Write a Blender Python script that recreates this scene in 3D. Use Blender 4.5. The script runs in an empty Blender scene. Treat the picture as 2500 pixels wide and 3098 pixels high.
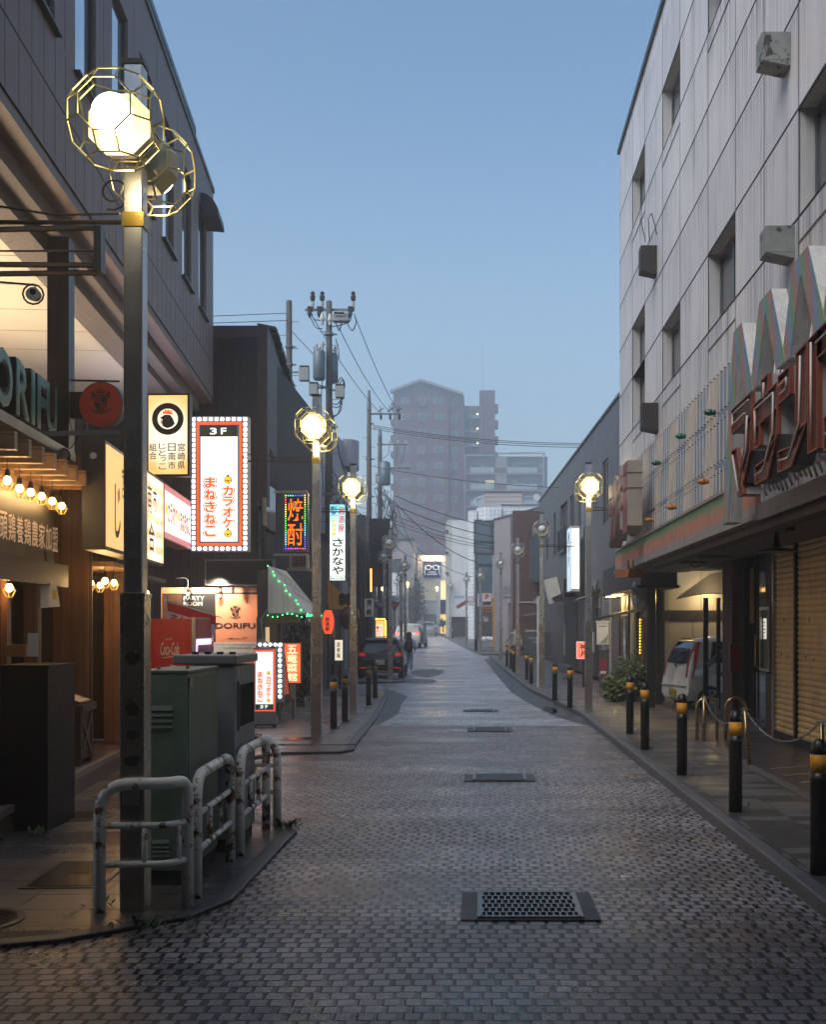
import bpy, bmesh, math, random
from mathutils import Vector, Matrix
R = math.radians
rnd = random.Random(7)
SC = bpy.context.scene
COL = SC.collection

# ------------------------------------------------------------ camera
cam_d = bpy.data.cameras.new('camera'); cam = bpy.data.objects.new('camera', cam_d); COL.objects.link(cam)
cam.location = (0, 0, 1.8); cam.rotation_euler = (R(90), 0, 0)
cam_d.sensor_fit = 'HORIZONTAL'; cam_d.sensor_width = 24; cam_d.lens = 35
cam_d.shift_x = -201/2500; cam_d.shift_y = 345/2500
cam_d.clip_start = .1; cam_d.clip_end = 3000
SC.camera = cam
# ------------------------------------------------------------ light
SUN_EL, SUN_AZ = R(48), R(226)
w = bpy.data.worlds.new('World'); SC.world = w; w.use_nodes = True
wn = w.node_tree; wl = wn.links
bgn = wn.nodes['Background']
sky = wn.nodes.new('ShaderNodeTexSky'); sky.sky_type = 'NISHITA'; sky.sun_disc = False
sky.sun_elevation = SUN_EL; sky.sun_rotation = SUN_AZ
sky.air_density = 1.0; sky.dust_density = 1.2; sky.ozone_density = 2.0
tint = wn.nodes.new('ShaderNodeMix'); tint.data_type = 'RGBA'; tint.blend_type = 'MULTIPLY'
tint.inputs[0].default_value = 1; tint.inputs[7].default_value = (.82, .93, .92, 1)
wl.new(sky.outputs[0], tint.inputs[6])
# foggy dusk: the clear sky fades into a pale blue fog bank towards the horizon
geo = wn.nodes.new('ShaderNodeTexCoord'); spz = wn.nodes.new('ShaderNodeSeparateXYZ'); wl.new(geo.outputs['Generated'], spz.inputs[0])
mr = wn.nodes.new('ShaderNodeMapRange'); mr.interpolation_type = 'SMOOTHSTEP'; wl.new(spz.outputs[2], mr.inputs[0]); mr.inputs[1].default_value = -.05; mr.inputs[2].default_value = .42
fog = wn.nodes.new('ShaderNodeMix'); fog.data_type = 'RGBA'; fog.inputs[6].default_value = (3.0, 3.92, 4.7, 1)
wl.new(mr.outputs[0], fog.inputs[0]); wl.new(tint.outputs[2], fog.inputs[7]); wl.new(fog.outputs[2], bgn.inputs[0])
bgn.inputs[1].default_value = .098
sd = bpy.data.lights.new('sun', 'SUN'); sd.energy = 1.5; sd.angle = R(50); sd.color = (1, .93, .87)
sun = bpy.data.objects.new('sun', sd); COL.objects.link(sun); sun.location = (0, -20, 40)
_az = SUN_AZ
_d = Vector((math.sin(_az)*math.cos(SUN_EL), math.cos(_az)*math.cos(SUN_EL), math.sin(SUN_EL)))
sun.rotation_euler = _d.to_track_quat('Z', 'Y').to_euler()
SC.view_settings.view_transform = 'Standard'; SC.view_settings.look = 'None'
SC.view_settings.exposure = 0.98; SC.view_settings.gamma = 1
cy = SC.cycles
cy.use_denoising = True; cy.max_bounces = 6; cy.diffuse_bounces = 3; cy.glossy_bounces = 3
cy.transmission_bounces = 4; cy.volume_bounces = 2; cy.transparent_max_bounces = 8
cy.sample_clamp_indirect = 4; cy.sample_clamp_direct = 0
cy.caustics_reflective = False; cy.caustics_refractive = False
cy.use_light_tree = True

# ------------------------------------------------------------ layout helpers (source-photo measurements -> metres)
F, CX, HY, EYE = 3645.8, 1451., 1894., 1.8
def P(x, y, D): return Vector(((x-CX)/F*D, D, EYE-(y-HY)/F*D))
PROF = [(-60, 0), (18, 0), (25, -.09), (36, -.15), (46, -.10), (58, 0), (75, .13), (87, .33), (112, .72), (132, .95), (150, 1.0), (900, 1.0)]
def zr(y):
    for (a, za), (b, zb) in zip(PROF, PROF[1:]):
        if y <= b:
            t = (y-a)/(b-a); return za+(zb-za)*t
    return PROF[-1][1]
def lerp_tab(tab, y):
    if y <= tab[0][0]: return tab[0][1]
    for (a, va), (b, vb) in zip(tab, tab[1:]):
        if y <= b: return va+(vb-va)*(y-a)/(b-a)
    return tab[-1][1]

# ------------------------------------------------------------ material helpers
MATS = {}; ES = .58
def newmat(name):
    m = bpy.data.materials.new(name); m.use_nodes = True
    nt = m.node_tree; b = nt.nodes['Principled BSDF']
    return m, nt, b
def nd(nt, typ, **kw):
    n = nt.nodes.new(typ)
    for k, v in kw.items(): setattr(n, k, v)
    return n
def math_n(nt, op, a, b=None, clamp=False):
    n = nt.nodes.new('ShaderNodeMath'); n.operation = op; n.use_clamp = clamp
    for i, v in enumerate((a, b)):
        if v is None: continue
        if isinstance(v, (int, float)): n.inputs[i].default_value = v
        else: nt.links.new(v, n.inputs[i])
    return n.outputs[0]
def mixc(nt, fac, a, b, blend='MIX'):
    n = nt.nodes.new('ShaderNodeMix'); n.data_type = 'RGBA'; n.blend_type = blend
    for i, v in ((0, fac), (6, a), (7, b)):
        if isinstance(v, (int, float)): n.inputs[i].default_value = v
        elif isinstance(v, (tuple, list)): n.inputs[i].default_value = (*v[:3], 1)
        else: nt.links.new(v, n.inputs[i])
    return n.outputs[2]
def ramp(nt, src, stops):
    n = nt.nodes.new('ShaderNodeValToRGB'); e = n.color_ramp.elements
    while len(e) < len(stops): e.new(.5)
    for el, (p, c) in zip(e, stops):
        el.position = p; el.color = (c, c, c, 1) if isinstance(c, (int, float)) else (*c, 1)
    nt.links.new(src, n.inputs[0]); return n.outputs[0]
def coords(nt, scale=(1, 1, 1), kind='Object', rot=(0, 0, 0)):
    tc = nt.nodes.new('ShaderNodeTexCoord'); mp = nt.nodes.new('ShaderNodeMapping')
    mp.inputs['Scale'].default_value = scale; mp.inputs['Rotation'].default_value = rot
    nt.links.new(tc.outputs[kind], mp.inputs[0]); return mp.outputs[0]
def noise(nt, vec, scale, detail=4, rough=.55):
    n = nt.nodes.new('ShaderNodeTexNoise'); n.inputs['Scale'].default_value = scale
    n.inputs['Detail'].default_value = detail; n.inputs['Roughness'].default_value = rough
    nt.links.new(vec, n.inputs['Vector']); return n.outputs[0]
def bump(nt, b, h, strength=.3, dist=.01):
    n = nt.nodes.new('ShaderNodeBump'); n.inputs['Strength'].default_value = strength; n.inputs['Distance'].default_value = dist
    nt.links.new(h, n.inputs['Height']); nt.links.new(n.outputs[0], b.inputs['Normal'])
def M(name, c, rough=.6, metal=0, var=.25, vs=3, grain=.12, gs=90, bs=.15, streak=0, dirt=None, spec=.5, coat=0):
    """painted / mineral / metal surface with blotches, fine grain, optional vertical streaks"""
    if name in MATS: return MATS[name]
    m, nt, b = newmat(name); v = coords(nt)
    n1 = noise(nt, v, vs); n2 = noise(nt, v, gs, 2)
    f = math_n(nt, 'ADD', math_n(nt, 'MULTIPLY', math_n(nt, 'SUBTRACT', n1, .5), var*2), math_n(nt, 'MULTIPLY', math_n(nt, 'SUBTRACT', n2, .5), grain*2))
    if streak:
        n3 = noise(nt, coords(nt, (5, 5, .22)), 2.5, 5, .65)
        f = math_n(nt, 'SUBTRACT', f, math_n(nt, 'MULTIPLY', ramp(nt, n3, [(.45, 0), (.75, 1)]), streak))
    f = math_n(nt, 'ADD', f, 1)
    colr = mixc(nt, 1, c, f, 'MULTIPLY')
    if dirt:
        n4 = noise(nt, v, dirt[2], 6, .7)
        colr = mixc(nt, ramp(nt, n4, [(dirt[1], 0), (dirt[1]+.06, 1)]), colr, dirt[0])
    nt.links.new(colr, b.inputs['Base Color'])
    r = math_n(nt, 'ADD', math_n(nt, 'MULTIPLY', math_n(nt, 'SUBTRACT', n1, .5), .25), rough, True)
    nt.links.new(r, b.inputs['Roughness'])
    b.inputs['Metallic'].default_value = metal; b.inputs['Specular IOR Level'].default_value = spec
    if coat: b.inputs['Coat Weight'].default_value = coat; b.inputs['Coat Roughness'].default_value = .06
    if bs: bump(nt, b, n2, bs, .004)
    MATS[name] = m; return m
def E(name, c, s=1., base=None):
    """something that gives off light"""
    if name in MATS: return MATS[name]
    m, nt, b = newmat(name)
    b.inputs['Base Color'].default_value = (*(base or c), 1); b.inputs['Roughness'].default_value = .35
    b.inputs['Emission Color'].default_value = (*c, 1); b.inputs['Emission Strength'].default_value = s*ES
    MATS[name] = m; return m
def glass_dark(name, c=(.02, .025, .03), rough=.06, spec=.9, metal=0):
    if name in MATS: return MATS[name]
    m, nt, b = newmat(name)
    v = coords(nt); n = noise(nt, v, .7, 2)
    nt.links.new(mixc(nt, n, tuple(x*.6 for x in c), tuple(x*1.4 for x in c)), b.inputs['Base Color'])
    b.inputs['Roughness'].default_value = rough; b.inputs['Specular IOR Level'].default_value = spec; b.inputs['Metallic'].default_value = metal
    bump(nt, b, noise(nt, v, 1.2, 1), .06, .05)
    MATS[name] = m; return m
def brick_mat(name, c1, c2, mort, bw, bh, ms=.006, rough=.7, axis='XZ', off=.5, bs=.4, var=.3, bias=0):
    if name in MATS: return MATS[name]
    m, nt, b = newmat(name)
    v = coords(nt, rot=(R(-90), 0, 0) if axis == 'XZ' else (0, 0, 0))
    n = nt.nodes.new('ShaderNodeTexBrick'); nt.links.new(v, n.inputs['Vector'])
    n.offset = off; n.inputs['Color1'].default_value = (*c1, 1); n.inputs['Color2'].default_value = (*c2, 1); n.inputs['Mortar'].default_value = (*mort, 1)
    n.inputs['Scale'].default_value = 1; n.inputs['Mortar Size'].default_value = ms; n.inputs['Mortar Smooth'].default_value = .2
    n.inputs['Bias'].default_value = bias; n.inputs['Brick Width'].default_value = bw; n.inputs['Row Height'].default_value = bh
    v2 = coords(nt); n1 = noise(nt, v2, 1.3, 5); n2 = noise(nt, v2, 60, 2)
    f = math_n(nt, 'ADD', math_n(nt, 'ADD', math_n(nt, 'MULTIPLY', math_n(nt, 'SUBTRACT', n1, .5), var*2), math_n(nt, 'MULTIPLY', math_n(nt, 'SUBTRACT', n2, .5), .25)), 1)
    nt.links.new(mixc(nt, 1, n.outputs[0], f, 'MULTIPLY'), b.inputs['Base Color'])
    nt.links.new(math_n(nt, 'ADD', math_n(nt, 'MULTIPLY', math_n(nt, 'SUBTRACT', n1, .5), .4), rough, True), b.inputs['Roughness'])
    h = math_n(nt, 'ADD', math_n(nt, 'SUBTRACT', 1, n.outputs[1]), math_n(nt, 'MULTIPLY', n2, .2))
    bump(nt, b, h, bs, .01)
    MATS[name] = m; return m

# ------------------------------------------------------------ mesh helpers
class MB:
    def __init__(s): s.v = []; s.f = []; s.mi = []; s.cur = 0
    def add(s, vs, fs):
        o = len(s.v); s.v += [tuple(p) for p in vs]; s.f += [tuple(o+i for i in f) for f in fs]; s.mi += [s.cur]*len(fs); return s
    def m(s, i): s.cur = i; return s
    def box(s, x0, x1, y0, y1, z0, z1):
        vs = [(x, y, z) for z in (z0, z1) for y in (y0, y1) for x in (x0, x1)]
        return s.add(vs, [(0, 2, 3, 1), (4, 5, 7, 6), (0, 1, 5, 4), (2, 6, 7, 3), (0, 4, 6, 2), (1, 3, 7, 5)])
    def bx(s, c, d, rot=None):
        x, y, z = (k/2 for k in d); c = Vector(c)
        vs = [Vector((a, b, e)) for e in (-z, z) for b in (-y, y) for a in (-x, x)]
        if rot is not None: vs = [rot @ q for q in vs]
        return s.add([c+q for q in vs], [(0, 2, 3, 1), (4, 5, 7, 6), (0, 1, 5, 4), (2, 6, 7, 3), (0, 4, 6, 2), (1, 3, 7, 5)])
    def bar(s, p, q, wd, h=None):
        p, q = Vector(p), Vector(q); d = q-p
        rot = d.to_track_quat('X', 'Z').to_matrix()
        return s.bx((p+q)/2, (d.length, wd, h or wd), rot)
    def quad(s, *ps): return s.add(ps, [tuple(range(len(ps)))])
    def prism(s, poly, d, axis='y', a=0):
        """poly of 2D points extruded from a to a+d; axis y: points are (x,z); axis z: (x,y); axis x: (y,z)"""
        n = len(poly)
        if axis == 'y': mk = lambda p, t: (p[0], t, p[1])
        elif axis == 'z': mk = lambda p, t: (p[0], p[1], t)
        else: mk = lambda p, t: (t, p[0], p[1])
        vs = [mk(p, a) for p in poly]+[mk(p, a+d) for p in poly]
        fs = [tuple(range(n)), tuple(range(2*n-1, n-1, -1))]+[(i, i+n, (i+1) % n+n, (i+1) % n) for i in range(n)]
        return s.add(vs, fs)
    def tube(s, pts, r, n=6, closed=False, caps=True):
        pts = [Vector(p) for p in pts]; k = len(pts); rings = []
        up = None
        for i, p in enumerate(pts):
            a = pts[(i-1) % k] if (closed or i > 0) else p
            b = pts[(i+1) % k] if (closed or i < k-1) else p
            t = (b-a).normalized()
            if up is None: up = t.orthogonal().normalized()
            else:
                up = up-t*up.dot(t)
                up = up.normalized() if up.length > 1e-6 else t.orthogonal().normalized()
            sd_ = t.cross(up); rr = r[i] if isinstance(r, (list, tuple)) else r
            rings.append([p+(up*math.cos(6.28319*j/n)+sd_*math.sin(6.28319*j/n))*rr for j in range(n)])
        fs = []
        for i in range(k if closed else k-1):
            i2 = (i+1) % k
            for j in range(n): fs.append((i*n+j, i*n+(j+1) % n, i2*n+(j+1) % n, i2*n+j))
        if caps and not closed: fs += [tuple(range(n-1, -1, -1)), tuple((k-1)*n+j for j in range(n))]
        return s.add([q for rg in rings for q in rg], fs)
    def lathe(s, prof, n=16, c=(0, 0, 0), axis='z'):
        vs = []; fs = []
        for (r, h) in prof:
            for j in range(n):
                a = 6.28319*j/n; x, y = r*math.cos(a), r*math.sin(a)
                p = (x, y, h) if axis == 'z' else ((x, h, y) if axis == 'y' else (h, x, y))
                vs.append((c[0]+p[0], c[1]+p[1], c[2]+p[2]))
        for i in range(len(prof)-1):
            for j in range(n): fs.append((i*n+j, i*n+(j+1) % n, (i+1)*n+(j+1) % n, (i+1)*n+j))
        fs += [tuple(range(n-1, -1, -1)), tuple((len(prof)-1)*n+j for j in range(n))]
        return s.add(vs, fs)
    def ball(s, c, r, n=16, m=10, sc=(1, 1, 1)):
        prof = [(max(1e-4, r*math.sin(math.pi*i/m)), -r*math.cos(math.pi*i/m)) for i in range(m+1)]
        o = len(s.v); s.lathe(prof, n)
        for i in range(o, len(s.v)):
            p = s.v[i]; s.v[i] = (c[0]+p[0]*sc[0], c[1]+p[1]*sc[1], c[2]+p[2]*sc[2])
        return s
    def xf(s, mat, start=0):
        for i in range(start, len(s.v)): s.v[i] = tuple(mat @ Vector(s.v[i]))
        return s
    def build(s, name, mats, parent=None, smooth=False, loc=None, bevel=0):
        me = bpy.data.meshes.new(name); me.from_pydata(s.v, [], s.f)
        for mt in (mats if isinstance(mats, (list, tuple)) else [mats]): me.materials.append(mt)
        if max(s.mi, default=0): me.polygons.foreach_set('material_index', s.mi)
        bm = bmesh.new(); bm.from_mesh(me); bmesh.ops.recalc_face_normals(bm, faces=bm.faces)
        bm.to_mesh(me); bm.free()
        if smooth: me.polygons.foreach_set('use_smooth', [True]*len(me.polygons))
        me.update()
        o = bpy.data.objects.new(name, me); COL.objects.link(o)
        if parent: o.parent = parent
        if loc is not None: o.location = loc
        if bevel:
            b = o.modifiers.new('bevel', 'BEVEL'); b.width = bevel; b.segments = 2; b.limit_method = 'ANGLE'; b.angle_limit = R(40)
        return o
def sep(name, mat, parent, boxes, bevel=0):
    """each box (x0,x1,y0,y1,z0,z1) a part of its own"""
    for b_ in boxes: MB().box(*b_).build(name, mat, parent, bevel=bevel)
def tag(o, label=None, cat=None, group=None, kind=None):
    if label: o['label'] = label
    if cat: o['category'] = cat
    if group: o['group'] = group
    if kind: o['kind'] = kind
    return o
def thing(name, label, cat, loc=(0, 0, 0), rz=0, group=None):
    o = bpy.data.objects.new(name, None); COL.objects.link(o); o.empty_display_size = .2
    o.location = loc; o.rotation_euler = (0, 0, rz); return tag(o, label, cat, group)
def kids(o): return [c for c in bpy.data.objects if c.parent == o]
def dup(root, loc, rz=None, label=None, tree=None):
    """a copy of a thing with copies of its parts and sub-parts"""
    def cp(o, par):
        c = o.copy(); COL.objects.link(c)
        if par: c.parent = par
        for k in CH.get(o.name, ()): cp(bpy.data.objects[k], c)
        return c
    CH = {}
    for ob in bpy.data.objects:
        if ob.parent: CH.setdefault(ob.parent.name, []).append(ob.name)
    r = cp(root, None); r.location = loc
    if rz is not None: r.rotation_euler = (0, 0, rz)
    if label: r['label'] = label
    return r
def struct(o): o['kind'] = 'structure'; return o
TC = {}
def text_geo(s, ext, bold, shear):
    key = (s, ext, bold, shear)
    if key in TC: return TC[key]
    cu = bpy.data.curves.new('txt', 'FONT'); cu.body = s; cu.size = 1; cu.extrude = ext; cu.offset = bold; cu.shear = shear
    cu.resolution_u = 3
    o = bpy.data.objects.new('txt', cu); COL.objects.link(o)
    dg = bpy.context.evaluated_depsgraph_get(); dg.update()
    me = bpy.data.meshes.new_from_object(o.evaluated_get(dg))
    vs = [tuple(v.co) for v in me.vertices]; fs = [tuple(p.vertices) for p in me.polygons]
    bpy.data.objects.remove(o); bpy.data.curves.remove(cu); bpy.data.meshes.remove(me)
    TC[key] = (vs, fs); return TC[key]
def put_text(mb, s, x0, x1, z0, z1, y=-.006, bold=.01, shear=0, ext=0, keep=False):
    """lettering fitted in a rectangle of the local x-z plane; front faces -y; heavy weights are built from shifted copies"""
    if bold > .008 and not ext:
        em = min((x1-x0)/max(len(s)*.9, 1) if s.isascii() is False else (z1-z0), z1-z0)*1.0; b = bold*em
        n = 8 if bold > .05 else 6
        for i in range(n):
            a = 6.2832*i/n; dx, dz = b*math.cos(a), b*math.sin(a)
            put_text(mb, s, x0+b*.6+dx, x1-b*.6+dx, z0+b*.6+dz, z1-b*.6+dz, y-.0001*i, 0, shear)
        return mb
    vs, fs = text_geo(s, ext and 1., bold, shear)
    if not vs: return mb
    xs = [v[0] for v in vs]; ys = [v[1] for v in vs]; a, b, c, d = min(xs), max(xs), min(ys), max(ys)
    sx = (x1-x0)/max(b-a, 1e-4); sz = (z1-z0)/max(d-c, 1e-4)
    if keep:
        k = min(sx, sz); x0 = (x0+x1)/2-k*(b-a)/2; z0 = (z0+z1)/2-k*(d-c)/2; sx = sz = k
    if ext: return mb.add([(x0+(v[0]-a)*sx, y-v[2]*ext, z0+(v[1]-c)*sz) for v in vs], fs)
    return mb.add([(x0+(v[0]-a)*sx, y, z0+(v[1]-c)*sz) for v in vs], fs)
def put_column(mb, s, x0, x1, z0, z1, y=-.006, bold=.01, pad=.08, ext=0):
    n = len(s); h = (z1-z0)/n
    for i, ch in enumerate(s):
        zt = z1-i*h
        small = .22 if ch in 'っッ' else 0
        if ch == 'ー': put_text(mb, '|', (x0+x1)/2-.06*(x1-x0), (x0+x1)/2+.06*(x1-x0), zt-h*.9, zt-h*.1, y, bold, 0, ext)
        else: put_text(mb, ch, x0+small*(x1-x0), x1-small*.2*(x1-x0), zt-h*(1-pad-small), zt-h*pad, y, bold, 0, ext)
    return mb
def arc_pts(c, r, a0, a1, n, plane='xz', y=0):
    out = []
    for i in range(n+1):
        a = a0+(a1-a0)*i/n; p, q = c[0]+r*math.cos(a), c[1]+r*math.sin(a)
        out.append((p, y, q) if plane == 'xz' else (p, q, y))
    return out
def sweep_rect(mb, line, wd, hfun, z0):
    """kerb: line of (x,y), inner side to the left of travel; hfun(y)=top; z0 below"""
    n = len(line); L = [Vector(p) for p in line]; nm = []
    for i in range(n):
        a = L[max(i-1, 0)]; b = L[min(i+1, n-1)]; t = (b-a).normalized(); nm.append(Vector((-t.y, t.x)))
    vs = []
    for p, q in zip(L, nm):
        i_ = p+q*wd; zt = hfun(p.y)
        vs += [(p.x, p.y, zt+z0), (p.x, p.y, zt), (i_.x, i_.y, zt), (i_.x, i_.y, zt+z0)]
    fs = []
    for i in range(n-1):
        for j in range(3): fs.append((i*4+j, i*4+j+1, i*4+j+5, i*4+j+4))
    fs += [(0, 1, 2, 3), tuple((n-1)*4+j for j in (3, 2, 1, 0))]
    return mb.add(vs, fs)
def add_light(kind, name, parent, loc, energy, color, size=.1, rot=None, spot=None):
    l = bpy.data.lights.new(name, kind); l.energy = energy; l.color = color
    if kind == 'AREA':
        l.shape = 'RECTANGLE'; l.size = size[0]; l.size_y = size[1]
    else: l.shadow_soft_size = size
    if spot: l.spot_size = spot; l.spot_blend = .6
    o = bpy.data.objects.new(name, l); COL.objects.link(o); o.location = loc
    if rot: o.rotation_euler = rot
    o.parent = parent; return o
# ------------------------------------------------------------ ground materials
def setts(name, px, py, gx, gy, c, gapc, off=.5, jit=.35, var=.5, rough=.55, wet=.3, hole=.0, sheen=.5, bs=.8, moss=0, dist=.012, grain=60):
    m, nt, b = newmat(name)
    tc = nd(nt, 'ShaderNodeTexCoord'); sp = nd(nt, 'ShaderNodeSeparateXYZ'); nt.links.new(tc.outputs['Object'], sp.inputs[0])
    # gentle waviness of the rows
    wv = noise(nt, coords(nt, (.9, .9, .9)), 1.0, 2)
    y = math_n(nt, 'ADD', sp.outputs[1], math_n(nt, 'MULTIPLY', math_n(nt, 'SUBTRACT', wv, .5), .08))
    yv = math_n(nt, 'DIVIDE', y, py); row = math_n(nt, 'FLOOR', yv); fy = math_n(nt, 'FRACT', yv)
    wn_ = nd(nt, 'ShaderNodeTexWhiteNoise', noise_dimensions='1D'); nt.links.new(row, wn_.inputs['W'])
    o = math_n(nt, 'ADD', math_n(nt, 'MULTIPLY', row, off), math_n(nt, 'MULTIPLY', wn_.outputs[0], jit))
    u = math_n(nt, 'ADD', math_n(nt, 'DIVIDE', sp.outputs[0], px), o); cell = math_n(nt, 'FLOOR', u); fu = math_n(nt, 'FRACT', u)
    cv = nd(nt, 'ShaderNodeCombineXYZ'); nt.links.new(cell, cv.inputs[0]); nt.links.new(row, cv.inputs[1])
    wc = nd(nt, 'ShaderNodeTexWhiteNoise', noise_dimensions='2D'); nt.links.new(cv.outputs[0], wc.inputs['Vector'])
    sc = nd(nt, 'ShaderNodeSeparateColor'); nt.links.new(wc.outputs['Color'], sc.inputs[0])
    gxx = math_n(nt, 'ADD', gx*.6, math_n(nt, 'MULTIPLY', sc.outputs[0], gx*.9))
    rag = math_n(nt, 'MULTIPLY', math_n(nt, 'SUBTRACT', noise(nt, coords(nt), 45, 2), .5), .12)
    big = noise(nt, coords(nt, (.35, .8, 1)), 1.3, 4)
    gyy = math_n(nt, 'MULTIPLY', ramp(nt, big, [(.3, .5), (.7, 1.7)]), gy)
    mx = nd(nt, 'ShaderNodeMapRange', interpolation_type='SMOOTHSTEP'); nt.links.new(math_n(nt, 'SUBTRACT', math_n(nt, 'ADD', fu, rag), gxx), mx.inputs[0])
    mx.inputs[1].default_value = -.03; mx.inputs[2].default_value = .05
    my = nd(nt, 'ShaderNodeMapRange', interpolation_type='SMOOTHSTEP'); nt.links.new(math_n(nt, 'SUBTRACT', math_n(nt, 'ADD', fy, rag), gyy), my.inputs[0])
    my.inputs[1].default_value = -.03; my.inputs[2].default_value = .06
    mask = math_n(nt, 'MULTIPLY', mx.outputs[0], my.outputs[0])
    nf = noise(nt, coords(nt), grain, 3, .7)
    shade = math_n(nt, 'ADD', 1-var*.5, math_n(nt, 'MULTIPLY', sc.outputs[1], var))
    shade = math_n(nt, 'MULTIPLY', shade, math_n(nt, 'ADD', .55, math_n(nt, 'MULTIPLY', nf, .9)))
    shade = math_n(nt, 'MULTIPLY', shade, ramp(nt, big, [(.3, .45), (.68, 1.15)]))
    colr = mixc(nt, 1, c, shade, 'MULTIPLY')
    colr = mixc(nt, math_n(nt, 'MULTIPLY', sc.outputs[2], .35), colr, mixc(nt, 1, colr, (1.12, .96, .88), 'MULTIPLY'))
    g = gapc
    if moss:
        g = mixc(nt, ramp(nt, noise(nt, coords(nt), 1.7, 4), [(.5, 0), (.62, 1)]), gapc, (.035, .05, .015))
    nt.links.new(mixc(nt, mask, g, colr), b.inputs['Base Color'])
    pud = noise(nt, coords(nt, (.5, .9, 1)), .9, 5, .6)
    r = math_n(nt, 'SUBTRACT', rough, math_n(nt, 'MULTIPLY', ramp(nt, pud, [(.42, 0), (.62, 1)]), wet))
    r = math_n(nt, 'ADD', r, math_n(nt, 'MULTIPLY', math_n(nt, 'SUBTRACT', nf, .5), .25), True)
    nt.links.new(r, b.inputs['Roughness']); b.inputs['Specular IOR Level'].default_value = sheen
    h = math_n(nt, 'ADD', mask, math_n(nt, 'MULTIPLY', nf, .35))
    h = math_n(nt, 'ADD', h, math_n(nt, 'MULTIPLY', sc.outputs[1], .25))
    bump(nt, b, h, bs, dist)
    return m
PAVER = setts('stone_setts', .106, .104, .23, .06, (.285, .265, .277), (.008, .010, .012), hole=.1, var=.6, rough=.43, wet=.26, bs=.9)
BLOCK = setts('grey_blocks', .185, .36, .075, .04, (.42, .445, .49), (.04, .045, .055), off=.5, jit=.0, var=.22, rough=.42, wet=.2, bs=.35, dist=.006)
def band_mat(name, x0, stops, tile, rough=.5):
    """paving whose tile colours follow strips running along the street"""
    m, nt, b = newmat(name)
    tc = nd(nt, 'ShaderNodeTexCoord'); sp = nd(nt, 'ShaderNodeSeparateXYZ'); nt.links.new(tc.outputs['Object'], sp.inputs[0])
    x = math_n(nt, 'SUBTRACT', sp.outputs[0], x0)
    fx = math_n(nt, 'DIVIDE', x, tile[0]); fy = math_n(nt, 'DIVIDE', sp.outputs[1], tile[1])
    cv = nd(nt, 'ShaderNodeCombineXYZ'); nt.links.new(math_n(nt, 'FLOOR', fx), cv.inputs[0]); nt.links.new(math_n(nt, 'FLOOR', fy), cv.inputs[1])
    wc = nd(nt, 'ShaderNodeTexWhiteNoise', noise_dimensions='2D'); nt.links.new(cv.outputs[0], wc.inputs['Vector'])
    base = None
    for i, (pos, ca, cb) in enumerate(stops):
        cc = mixc(nt, math_n(nt, 'GREATER_THAN', wc.outputs[0], .55), ca, cb)
        base = cc if base is None else mixc(nt, math_n(nt, 'GREATER_THAN', x, pos), base, cc)
    jx = math_n(nt, 'LESS_THAN', math_n(nt, 'FRACT', fx), .02); jy = math_n(nt, 'LESS_THAN', math_n(nt, 'FRACT', fy), .03)
    j = math_n(nt, 'MAXIMUM', jx, jy)
    nf = noise(nt, coords(nt), 70, 3, .7); nb = noise(nt, coords(nt), 1.1, 5)
    sh = math_n(nt, 'MULTIPLY', math_n(nt, 'ADD', .6, math_n(nt, 'MULTIPLY', nf, .8)), ramp(nt, nb, [(.3, .65), (.7, 1.15)]))
    nt.links.new(mixc(nt, j, mixc(nt, 1, base, sh, 'MULTIPLY'), (.012, .012, .012)), b.inputs['Base Color'])
    r = math_n(nt, 'SUBTRACT', rough, math_n(nt, 'MULTIPLY', ramp(nt, nb, [(.4, 0), (.65, 1)]), .2))
    nt.links.new(r, b.inputs['Roughness'])
    bump(nt, b, math_n(nt, 'ADD', math_n(nt, 'SUBTRACT', 1, j), math_n(nt, 'MULTIPLY', nf, .3)), .4, .006)
    return m
PAVE_R = band_mat('pavement_right_tiles', 2.3, [(0, (.125, .122, .12), (.062, .06, .06)), (.9, (.13, .085, .07), (.098, .068, .06)), (1.8, (.075, .068, .068), (.06, .052, .055))], (.45, .22))
PAVE_N = setts('near_pavement_tiles', .42, .42, .03, .03, (.13, .115, .112), (.018, .018, .016), off=0, jit=0, var=.25, rough=.42, wet=.2, bs=.4, moss=1, dist=.006)  # darker copy of the left tiles, near shade put into the colour
PAVE_L = setts('pavement_left_tiles', .42, .42, .035, .035, (.28, .255, .248), (.02, .02, .018), off=0, jit=0, var=.25, rough=.45, wet=.2, bs=.4, moss=1, dist=.006)
KERB = M('kerb_stone', (.1, .1, .105), .5, var=.3, gs=70, bs=.4)
ASPH = M('asphalt', (.05, .052, .056), .45, var=.35, gs=120, grain=.3, bs=.5)
WATER = M('puddle_water', (.012, .013, .015), .02, var=.2, grain=0, bs=0, spec=1)

# ------------------------------------------------------------ ground, road, pavements
YS = [-30, -10, 0, 6, 10, 14, 18, 20, 22, 25, 28, 31, 34, 36, 40, 43, 46, 50, 54, 58, 62, 66, 70, 75, 79, 83, 87, 92, 98, 105, 112, 120, 132, 140, 150, 220, 900]
def strip(name, xl, xr, ys, dz, mat, nx=2):
    mb = MB(); vs = []
    for y in ys:
        a, b = xl(y), xr(y)
        vs += [(a+(b-a)*i/(nx-1), y, zr(y)+dz) for i in range(nx)]
    fs = [(i*nx+j, i*nx+j+1, (i+1)*nx+j+1, (i+1)*nx+j) for i in range(len(ys)-1) for j in range(nx-1)]
    return struct(mb.add(vs, fs).build(name, mat))
strip('ground', lambda y: -600, lambda y: 600, YS, -.02, ASPH, 13)
def sub(a, b, step=3):
    n = max(2, int((b-a)/step)+1); return [a+(b-a)*i/(n-1) for i in range(n)]
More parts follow.
